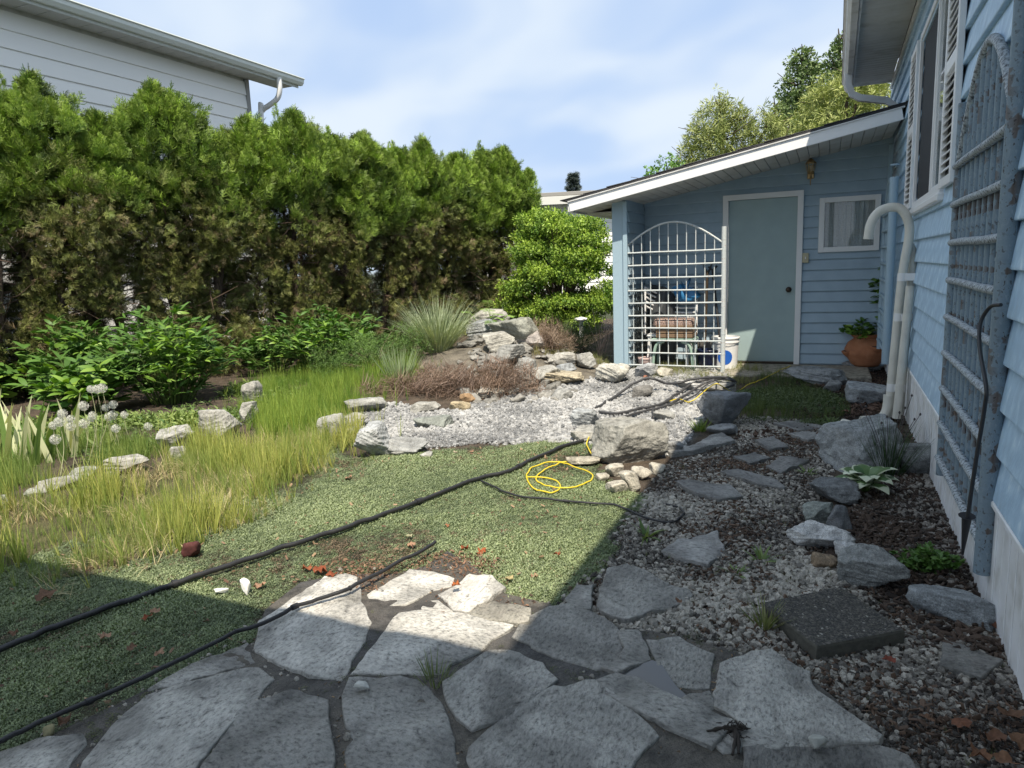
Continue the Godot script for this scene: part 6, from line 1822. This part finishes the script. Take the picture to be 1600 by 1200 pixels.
	# bare shoots by the shed corner
	var tw := Mb.new()
	for k in 11:
		var e := Vector3(0.25 + r.randfn() * 0.22, r.randf_range(0.35, 0.75), r.randfn() * 0.2)
		tw.tube(curve([Vector3(r.randfn() * 0.04, 0, r.randfn() * 0.04), e * 0.5 + Vector3(0, 0.04, 0), e], 4), 0.007, 0.002, 5, false)
	tag(obj("bare_shoots", tw, mat(Color(0.34, 0.25, 0.2), 0.8), null, on_ground(-2.75, -9.0)), "bare pinkish twigs leaning out beside the shed corner post", "twigs")
	var wf := Mb.new()
	wf.lathe([Vector2(0.0, 0.0), Vector2(0.03, 0.0), Vector2(0.03, 0.22), Vector2(0.09, 0.24), Vector2(0.09, 0.27), Vector2(0.0, 0.29)], 14)
	tag(obj("garden_ornament", wf, M.clean_white, null, on_ground(-3.25, -9.75, 0.2)), "small white mushroom-like ornament behind the olive-green shrub", "ornament")
	# hosta
	var ho := thing("hosta", "variegated hosta with white-edged leaves on the mulch by the path", "plant", Vector3(0.218, 0, -4.195))
	for k in 24:
		var ring := k / 24.0
		var an := k * 2.4
		var out := Vector3(cos(an), lerpf(3.0, 1.1, fposmod(ring * 7.0, 1.0)), sin(an)).normalized()
		var side := Vector3(-sin(an), 0, cos(an))
		var ll := r.randf_range(0.13, 0.175)
		var pet2 := out * lerpf(0.05, 0.1, ring)
		var b := Mb.new()
		b.col = Color(0.7, 0.75, 0.55)
		b.blade(pet2, out, side, ll, 0.088, 2.3, 9, true, 0.25)
		b.col = Color(0.09, 0.17, 0.06) if k % 3 else Color(0.13, 0.22, 0.08)
		var up := side.cross(out).normalized()
		if up.y < 0: up = -up
		b.blade(pet2 + up * 0.0025 + out * 0.004, out, side, ll * 0.94, 0.068, 2.3, 9, true, 0.25)
		obj("leaf", b, M.hosta, ho)
	var hs := Mb.new()
	for k in 24:
		var an := k * 2.4
		hs.tube([Vector3.ZERO, Vector3(cos(an), lerpf(3.0, 1.1, fposmod(k / 24.0 * 7.0, 1.0)), sin(an)).normalized() * 0.1], 0.004, 0.003, 5, false)
	obj("stems", hs, M.stem, ho)
	# small plants in the mulch and gravel
	peony("columbine", "low ferny green plant in the dark mulch before the near trellis", Vector3(0.408, 0, -3.18), 0.2, 0.10, 22, 0, 331, 0.03, 0.016)
	peony("tomato_plant", "leggy green tomato plant growing in the strawberry pot", Vector3(0.463, 0.07, -8.8) + Vector3(0.1, 0.3, 0), 0.26, 0.85, 9, 70, 332, 0.09, 0.04, 0.6)
	peony("strawberry_plant", "leafy strawberry shoots spilling over the terracotta pot rim", Vector3(0.353, 0.07, -8.783) + Vector3(0, 0.31, 0.1), 0.34, 0.17, 7, 40, 333, 0.075, 0.04)
	for w in [[Vector3(-0.758, 0, -3.184), 0.22, "low green dock weed at the edge of the shaded gravel", 341], [Vector3(-0.229, 0, -3.069), 0.16, "small dandelion rosette in the path gravel", 342], [Vector3(-0.316, 0, -2.903), 0.14, "pale weed sprig in the path gravel near the stepping stone", 343], [Vector3(-0.082, 0, -4.484), 0.14, "tiny weed between the stepping stones beside the boulder", 344], [Vector3(0.054, 0, -5.783), 0.2, "weed tuft beside the white pipe offcut", 345], [Vector3(-5.161, 0, -3.623), 0.3, "broad dock leaves among the grass of the left bed", 346], [Vector3(-4.779, 0, -3.833), 0.2, "weedy sprig beside the pyramid-shaped rock", 347]]:
		var p: Vector3 = w[0]
		blades_plant("weed", w[2], "weed", p, 16, w[1] * 0.62, w[1] * 0.10, 1.7, 1.1, 0.01, Color(0.10, 0.17, 0.05), Color(0.26, 0.34, 0.12), w[3], M.grass, 4)

var dand_stem: Material

func chive_buds(at: Vector3) -> void:
	var r := RandomNumberGenerator.new()
	r.seed = 3
	var o: Node3D = get_node("chives")
	var b := Mb.new()
	for k in 9:
		var tip := Vector3(r.randfn() * 0.11, r.randf_range(0.32, 0.46), r.randfn() * 0.08)
		b.tube(curve([Vector3(0, 0, 0), tip * 0.5 + Vector3(0, 0.03, 0), tip], 3), 0.0022, 0.0016, 5, false)
		b.lathe([Vector2(0.0, -0.008), Vector2(0.006, -0.003), Vector2(0.006, 0.004), Vector2(0.0, 0.012)], 7, tip)
	obj("flower_buds", b, mat(Color(0.07, 0.06, 0.06), 0.7), o)

func twig_cluster() -> ArrayMesh:
	var r := RandomNumberGenerator.new()
	r.seed = 6
	var b := Mb.new()
	for k in 9:
		var d := Vector3(r.randfn() * 0.8, 0.8 + r.randf(), r.randfn() * 0.8).normalized()
		var side := d.cross(Vector3(r.randfn(), r.randfn(), r.randfn()).normalized()).normalized()
		b.col = Color.WHITE * r.randf_range(0.7, 1.3)
		b.col.a = 1
		b.blade(Vector3(r.randfn(), r.randfn(), r.randfn()) * 0.25, d, side, r.randf_range(0.7, 1.3), 0.035, r.randf_range(-0.6, 0.9), 3)
	return b.mesh()

# ---------- ground cover and gravel
func build_carpets() -> void:
	# creeping thyme
	var th := Mb.new()
	var r := RandomNumberGenerator.new()
	r.seed = 2
	for k in 26:
		var a := r.randf() * TAU
		var rr := sqrt(r.randf())
		var p := Vector3(cos(a) * rr, 0.1 + 0.75 * (1.0 - rr * rr * 0.7) * r.randf_range(0.5, 1.0), sin(a) * rr)
		var b := r.randf() * TAU
		th.col = Color.WHITE * r.randf_range(0.6, 1.25)
		th.col.a = 1
		th.blade(p, Vector3(cos(b), r.randf_range(0.2, 1.6), sin(b)).normalized(), Vector3(-sin(b), 0, cos(b)), 0.30, 0.20, 0.6, 2, true)
	var tm := th.mesh()
	var avoid_thyme: Array = []
	strew("thyme", "mat of creeping grey-green thyme over the middle of the yard", "ground cover", tm, M.foliage, thyme, 135000, 0.011, 0.027, Color(0.13, 0.175, 0.09), Color(0.36, 0.43, 0.22), 401, -0.004, 1.0, false, 0.28, 0.0, stones_flat)
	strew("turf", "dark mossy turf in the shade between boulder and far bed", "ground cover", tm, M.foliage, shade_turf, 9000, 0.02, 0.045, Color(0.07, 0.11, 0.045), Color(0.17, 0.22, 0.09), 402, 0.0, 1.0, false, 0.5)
	var tuft := grass_tuft(8, 1.0, 0.019, 0.4, 0.55, 7, 4).mesh()
	strew("meadow_grass", "tall sparse yellow-green grass over the left of the yard", "grass", tuft, M.grass, tall, 1900, 0.08, 0.26, Color(0.22, 0.33, 0.065), Color(0.52, 0.53, 0.15), 411, 0.0, 1.0, false, 0.72, 0.0, [], 0.15, 0.14)
	strew("dry_grass", "bent straw-coloured old grass among the tall green blades", "grass", grass_tuft(7, 1.0, 0.016, 1.1, 1.6, 17, 5).mesh(), M.dry, tall, 1500, 0.07, 0.2, Color(0.34, 0.27, 0.13), Color(0.60, 0.52, 0.30), 435, 0.0, 0.8, false, 0.6, 0.0, [], 0.3, 0.14)
	strew("thyme_dead_patches", "brown withered patches in the creeping thyme", "ground cover", tm, M.foliage, thyme, 4500, 0.011, 0.024, Color(0.11, 0.075, 0.05), Color(0.26, 0.19, 0.12), 436, -0.002, 0.9, false, 0.85, 0.0, stones_flat)
	strew("short_grass", "short green grass growing through the thyme at left", "grass", tuft, M.grass, tall, 6800, 0.03, 0.12, Color(0.15, 0.25, 0.06), Color(0.42, 0.48, 0.15), 412, 0.0, 1.0, false, 0.5, 0.0, [], 0.15, 0.16)
	strew("lush_grass", "fresh bright green grass between the peonies and the gravel bed", "grass", tuft, M.grass, lush, 5600, 0.06, 0.22, Color(0.13, 0.26, 0.035), Color(0.34, 0.45, 0.08), 413, 0.0, 1.0, false, 0.25, 0.0, [], 0.15, 0.12)
	strew("bed_grass", "green grass along the rocks of the left flower bed", "grass", tuft, M.grass, left_grass, 4600, 0.04, 0.17, Color(0.13, 0.24, 0.05), Color(0.33, 0.42, 0.11), 414, 0.0, 1.0, false, 0.45, 0.0, [], 0.15, 0.12)
	strew("bed_weeds", "low leafy weeds covering the left flower bed's soil", "weeds", leaf_cluster(12, 0.8, 0.22, 0.5, 51).mesh(), M.foliage, poly([-6.37, -3.281, -6.927, -3.906, -6.45, -4.507, -5.455, -4.756, -6.42, -6.603, -6.002, -6.93, -5.004, -5.326, -4.72, -4.291, -4.832, -3.818, -5.022, -3.468]), 1700, 0.03, 0.085, Color(0.08, 0.15, 0.035), Color(0.26, 0.34, 0.09), 434, 0.02, 0.9, false, 0.5, 0.0, [], 0.3, 0.12)
	strew("shed_grass", "thin dry grass in front of the metal trellis", "grass", tuft, M.grass, shed_turf, 3600, 0.03, 0.10, Color(0.19, 0.24, 0.07), Color(0.42, 0.40, 0.2), 415, 0.0, 1.0, false, 0.3)
	strew("rockery_grass", "olive moss and thin grass on the rockery's right slope", "grass", tuft, M.grass, poly([-4.19, -9.607, -3.919, -10.518, -3.024, -8.823, -2.792, -7.678, -3.401, -8.184]), 1500, 0.04, 0.12, Color(0.2, 0.2, 0.06), Color(0.4, 0.38, 0.14), 416)
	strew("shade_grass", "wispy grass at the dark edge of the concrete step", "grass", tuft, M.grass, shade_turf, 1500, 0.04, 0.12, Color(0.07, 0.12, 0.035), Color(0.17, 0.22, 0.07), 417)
	var far_bed := poly([-6.771, -3.5, -7.622, -4.703, -7.746, -5.867, -7.036, -6.482, -7.349, -7.836, -7.049, -9.581, -5.783, -10.33, -6.06, -11.822, -7.909, -14.18, -9.486, -12.946, -9.872, -9.92, -9.772, -7.448, -10.182, -5.36])
	strew("hedge_litter", "dry brown needles and twigs under the cedar hedge", "litter", twig_cluster(), M.dry, far_bed, 5000, 0.04, 0.10, Color(0.10, 0.07, 0.05), Color(0.30, 0.22, 0.15), 418, 0.0, 0.3)
	# gravel
	var pb := pebble(1)
	var pm := pb.mesh()
	strew("river_gravel", "pale grey crushed gravel filling the dry stream bed", "gravel", pm, M.pebble, river, 46000, 0.014, 0.040, Color(0.21, 0.215, 0.22), Color(0.56, 0.56, 0.55), 421, 0.004, 1.0, true)
	strew("path_gravel", "mixed grey gravel covering the shaded side path", "gravel", pm, M.pebble, gravel, 70000, 0.006, 0.026, Color(0.06, 0.052, 0.045), Color(0.56, 0.52, 0.45), 422, 0.0, 1.0, true, 0.0, 0.35, stones_flat)
	strew("mulch_gravel", "small stones strewn through the dark mulch bed", "gravel", pm, M.pebble, mulch, 9000, 0.006, 0.024, Color(0.05, 0.045, 0.04), Color(0.36, 0.33, 0.29), 423, 0.0, 1.0, true)
	var chip := Mb.new()
	chip.box(Vector3.ZERO, Vector3(1.0, 0.22, 0.42), 0.08)
	strew("bark_mulch", "dark brown bark chips along the house wall", "mulch", chip, M.dry, mulch, 9000, 0.014, 0.04, Color(0.025, 0.018, 0.014), Color(0.11, 0.075, 0.055), 424, 0.002, 1.0, true)
	strew("bark_mulch", "reddish dark bark chips in the far bed by the pot", "mulch", chip, M.dry, mulch_far, 6000, 0.02, 0.05, Color(0.03, 0.02, 0.016), Color(0.14, 0.085, 0.06), 425, 0.002, 1.0, true)
	strew("path_debris", "bits of bark and twig mixed into the path gravel", "litter", chip, M.dry, gravel, 24000, 0.006, 0.026, Color(0.03, 0.022, 0.018), Color(0.17, 0.11, 0.075), 426, 0.005, 0.7, true, 0.4, 0.15, stones_flat)
	strew("joint_debris", "brown crumbs and seeds lying in the patio joints", "litter", chip, M.dry, patio, 5200, 0.004, 0.014, Color(0.05, 0.035, 0.025), Color(0.34, 0.24, 0.14), 427, 0.016, 0.7, true, 0.7, 0.0, stones_flat)
	strew("joint_moss", "patches of dull moss and thyme creeping in the patio joints", "moss", tm, M.foliage, patio, 5200, 0.006, 0.016, Color(0.05, 0.06, 0.028), Color(0.15, 0.17, 0.07), 437, 0.016, 0.8, false, 0.95, 0.0, stones_flat)
	strew("joint_gravel", "loose gravel grains in the patio joints", "gravel", pm, M.pebble, patio, 4200, 0.005, 0.016, Color(0.12, 0.11, 0.1), Color(0.45, 0.42, 0.36), 428, 0.014, 1.0, true, 0.8, 0.0, stones_flat)
	strew("flag_edge_litter", "rusty leaf crumbs between the thyme and the flagstones", "litter", chip, M.dry, poly([-2.096, -2.25, -2.029, -2.451, -1.691, -2.46, -1.625, -2.681, -1.505, -2.706, -1.334, -2.69, -1.126, -2.431, -0.989, -2.365, -1.035, -2.167, -1.386, -2.37, -1.605, -2.232, -1.925, -2.149]), 1100, 0.005, 0.018, Color(0.07, 0.04, 0.028), Color(0.32, 0.19, 0.12), 431, 0.022, 0.4, true, 0.55, 0.0, stones_flat)
	strew("path_weeds", "sparse sprigs of grass growing through the path gravel", "grass", tuft, M.grass, gravel, 420, 0.02, 0.06, Color(0.10, 0.15, 0.05), Color(0.26, 0.3, 0.12), 432, 0.0, 0.6, false, 0.6, 0.0, stones_flat, 0.5)
	strew("rockery_rubble", "small broken stones filling the rockery between its rocks", "gravel", rock(77, Vector3(1, 0.6, 0.8), 2, Color(1, 1, 1), 0.5).mesh(), M.stone, poly([-3.426, -6.282, -4.963, -9.565, -6.487, -13.578, -4.539, -11.562, -2.821, -8.358, -2.34, -6.817, -2.571, -6.335, -2.81, -5.959]), 900, 0.05, 0.19, Color(0.34, 0.33, 0.3), Color(0.56, 0.54, 0.49), 433, 0.0, 0.8, false, 0.0, 0.0, [], 0.6)
	strew("thyme_litter", "straw bits and dead leaf scraps in the thyme", "litter", chip, M.dry, thyme, 1300, 0.006, 0.022, Color(0.12, 0.06, 0.04), Color(0.38, 0.26, 0.16), 429, 0.014, 0.3, true, 0.5, 0.0, stones_flat)

# ---------- fallen leaves and other small things
func crumpled_leaf(sd: int, size: float) -> Mb:
	var r := RandomNumberGenerator.new()
	r.seed = sd
	var b := Mb.new()
	var seg := 14
	var mid := b.vert(Vector3(0, 0.25, 0) * size * r.randf_range(0.2, 0.8), Vector3.UP)
	for ring in 2:
		for k in seg:
			var a := TAU * k / seg
			var rr := (0.45 if ring == 0 else 0.8 + 0.6 * n1.get_noise_2d(cos(a) * 260 + sd * 50, sin(a) * 260)) * size
			var y := (0.12 + 0.35 * n1.get_noise_2d(cos(a) * 90 + sd * 20, sin(a) * 90)) * size * (1.0 if ring == 0 else 2.0)
			b.vert(Vector3(cos(a) * rr, maxf(y, -0.02), sin(a) * rr * 0.8), Vector3.UP)
	for k in seg:
		var j := (k + 1) % seg
		b.idx(mid, 1 + j, 1 + k)
		b.idx(1 + k, 1 + j, 1 + seg + j); b.idx(1 + k, 1 + seg + j, 1 + seg + k)
	b.smooth()
	return b

func build_litter() -> void:
	var red := Color(0.34, 0.09, 0.035)
	var brown := Color(0.22, 0.12, 0.07)
	var fawn := Color(0.50, 0.30, 0.19)
	var spots := [
		[Vector3(-1.509, 0.02, -2.749), 0.045, red, "upright rust-red dry leaf beside the orange one on the thyme"], [Vector3(-1.413, 0.02, -2.734), 0.05, Color(0.5, 0.14, 0.05), "orange-red dry leaf at the thyme edge above the flagstones"],
		[Vector3(-1.765, 0.02, -2.703), 0.035, fawn, ""], [Vector3(-1.839, 0.02, -2.805), 0.03, Color(0.5, 0.48, 0.3), ""], [Vector3(-1.082, 0.02, -2.831), 0.03, red, ""], [Vector3(-1.735, 0.02, -3.004), 0.025, Color(0.5, 0.2, 0.1), ""], [Vector3(-1.318, 0.06, -2.316), 0.035, Color(0.55, 0.17, 0.05), ""],
		[Vector3(-2.924, 0.03, -1.719), 0.07, brown, "large curled brown leaf in the shaded thyme at left"], [Vector3(-2.365, 0.03, -1.578), 0.04, fawn, ""], [Vector3(-2.205, 0.03, -1.557), 0.035, brown, ""], [Vector3(-2.077, 0.03, -1.568), 0.03, fawn, ""], [Vector3(-2.358, 0.03, -1.781), 0.035, fawn, ""], [Vector3(-2.146, 0.02, -2.115), 0.04, fawn, ""], [Vector3(-1.995, 0.02, -2.321), 0.05, red, ""], [Vector3(-2.063, 0.02, -2.319), 0.045, Color(0.4, 0.14, 0.06), ""], [Vector3(-1.897, 0.03, -2.284), 0.04, red, ""],
		[Vector3(-2.743, 0.02, -3.527), 0.05, fawn, "pale brown leaf standing in the grass left of the big slab"], [Vector3(-2.29, 0.02, -4.357), 0.03, fawn, ""], [Vector3(-2.393, 0.02, -4.309), 0.035, Color(0.6, 0.5, 0.36), ""], [Vector3(0.364, 0.03, -2.083), 0.04, Color(0.26, 0.11, 0.06), ""], [Vector3(0.288, 0.03, -2.078), 0.03, brown, ""], [Vector3(0.437, 0.03, -2.04), 0.05, Color(0.24, 0.12, 0.07), ""], [Vector3(0.496, 0.03, -2.163), 0.045, brown, ""], [Vector3(0.388, 0.03, -1.955), 0.05, Color(0.27, 0.13, 0.07), ""], [Vector3(0.213, 0.03, -2.36), 0.03, Color(0.3, 0.08, 0.05), ""], [Vector3(0.539, 0.03, -2.724), 0.05, Color(0.28, 0.12, 0.07), ""],
		[Vector3(0.151, 0.03, -6.321), 0.05, Color(0.5, 0.3, 0.25), "pinkish dry leaf on the dark mulch by the pale boulder"], [Vector3(-0.013, 0.03, -7.676), 0.06, Color(0.36, 0.2, 0.16), ""], [Vector3(-1.784, 0.06, -7.487), 0.05, Color(0.45, 0.2, 0.13), ""], [Vector3(-2.012, 0.03, -1.182), 0.035, brown, ""], [Vector3(-2.726, 0.03, -1.471), 0.03, brown, ""], [Vector3(-0.476, 0.05, -2.497), 0.025, brown, ""], [Vector3(-1.091, 0.02, -2.587), 0.03, fawn, ""], [Vector3(-1.171, 0.03, -2.504), 0.035, Color(0.6, 0.5, 0.25), ""], [Vector3(-2.346, 0.03, -1.736), 0.03, red, ""], [Vector3(0.441, 0.03, -1.95), 0.05, Color(0.3, 0.16, 0.09), ""], [Vector3(0.49, 0.03, -2.047), 0.05, Color(0.25, 0.13, 0.07), ""]]
	for k in spots.size():
		var s = spots[k]
		var b := crumpled_leaf(500 + k, s[1])
		for i in b.c.size(): b.c[i] = s[2]
		var at: Vector3 = s[0]
		var o := obj("dry_leaf", b, M.litter, null, on_ground(at.x, at.z, at.y), k * 1.7)
		o.scale = Vector3.ONE * 0.72
		if s[3] == "": tag(o, "small curled dead leaf lying on the ground", "leaf", "curled dead leaves scattered over the yard")
		else: tag(o, s[3], "leaf")
	var cone := rock(601, Vector3(0.085, 0.07, 0.08), 3, Color(0.14, 0.045, 0.04), 1.0, 0.4)
	tag(obj("dried_fruit", cone, M.litter, null, Vector3(-2.715, 0, -2.278) + Vector3(0, 0.02, 0)), "dark red shrivelled ball lying in the tall grass", "fruit")
	var c1 := rock(602, Vector3(0.05, 0.06, 0.03), 3, Color(0.85, 0.84, 0.8), 0.6, 0.8)
	tag(obj("stone_chip", c1, M.plain, null, Vector3(-2.169, 0, -2.063) + Vector3(0, 0.015, 0)), "upright white stone chip beside the thick hose", "stone")
	var c2 := rock(603, Vector3(0.06, 0.02, 0.018), 3, Color(0.82, 0.81, 0.76), 0.6, 0.8)
	tag(obj("stone_chip", c2, M.plain, null, Vector3(-2.263, 0, -2.024) + Vector3(0, 0.015, 0), 0.6), "flat white sliver of stone left of the upright chip", "stone")
	var c3 := rock(604, Vector3(0.055, 0.02, 0.03), 3, Color(0.5, 0.5, 0.46), 0.6, 0.9)
	tag(obj("stone_chip", c3, M.plain, null, Vector3(-1.272, 0.035, -1.624) + Vector3(0, 0.006, 0), 0.2), "small grey chip lying on the shaded flagstone at bottom centre", "stone")
	var c4 := rock(605, Vector3(0.05, 0.03, 0.035), 3, Color(0.4, 0.4, 0.36), 0.3, 0.5)
	tag(obj("stone_chip", c4, M.plain, null, Vector3(0.012, 0.04, -1.833), 0.2), "round pebble lying on the pale flagstone at lower right", "stone")
	var c5 := rock(606, Vector3(0.03, 0.055, 0.03), 3, Color(0.3, 0.27, 0.15), 0.6, 0.8)
	tag(obj("stone_chip", c5, M.plain, null, Vector3(-2.007, 0, -1.137), 0.2), "mossy cork-like bit against the thin hose at lower left", "stone")
	var d := Mb.new()
	var r := RandomNumberGenerator.new()
	r.seed = 9
	for e: Vector3 in [Vector3(-0.07, 0.0, 0.03), Vector3(0.006, 0.0, 0.10), Vector3(0.02, 0.0, 0.09), Vector3(0.03, 0.0, -0.02), Vector3(-0.02, 0.0, 0.02)]:
		d.tube(curve([Vector3(0, 0.008, 0), e * 0.5 + Vector3(0.004, 0.008, -0.004), e], 5), 0.008, 0.003, 6, true, 0.35)
	for k in 60:
		var q := Vector3(r.randfn() * 0.014, absf(r.randfn()) * 0.01, r.randfn() * 0.014)
		var w := Vector3(r.randfn(), r.randf() * 0.6, r.randfn()).normalized() * 0.016
		d.tube([q, q + w], 0.0018, 0.001, 4, false)
	tag(obj("root_knot", d, mat(Color(0.035, 0.028, 0.022), 0.9), null, Vector3(-0.196, 0, -1.828) + Vector3(0, 0.035, 0)), "dark knotted root lying across the patio joint at bottom right", "root")
	# roof of the terrace behind the camera; its edge throws the shade across the foreground
	var pr := thing("terrace_roof", "white terrace roof overhead at the end of the house", "roof", Vector3(-2.6, 0, 0.1))
	obj("roof", one_box(Vector3(0, 2.66, 0), Vector3(6.3, 0.1, 1.1), 0.01), M.white, pr)
	for x in [-2.9, 0.0, 2.6]: obj("post", one_box(Vector3(x, 1.3, 0.45), Vector3(0.1, 2.6, 0.1), 0.005), M.white, pr)
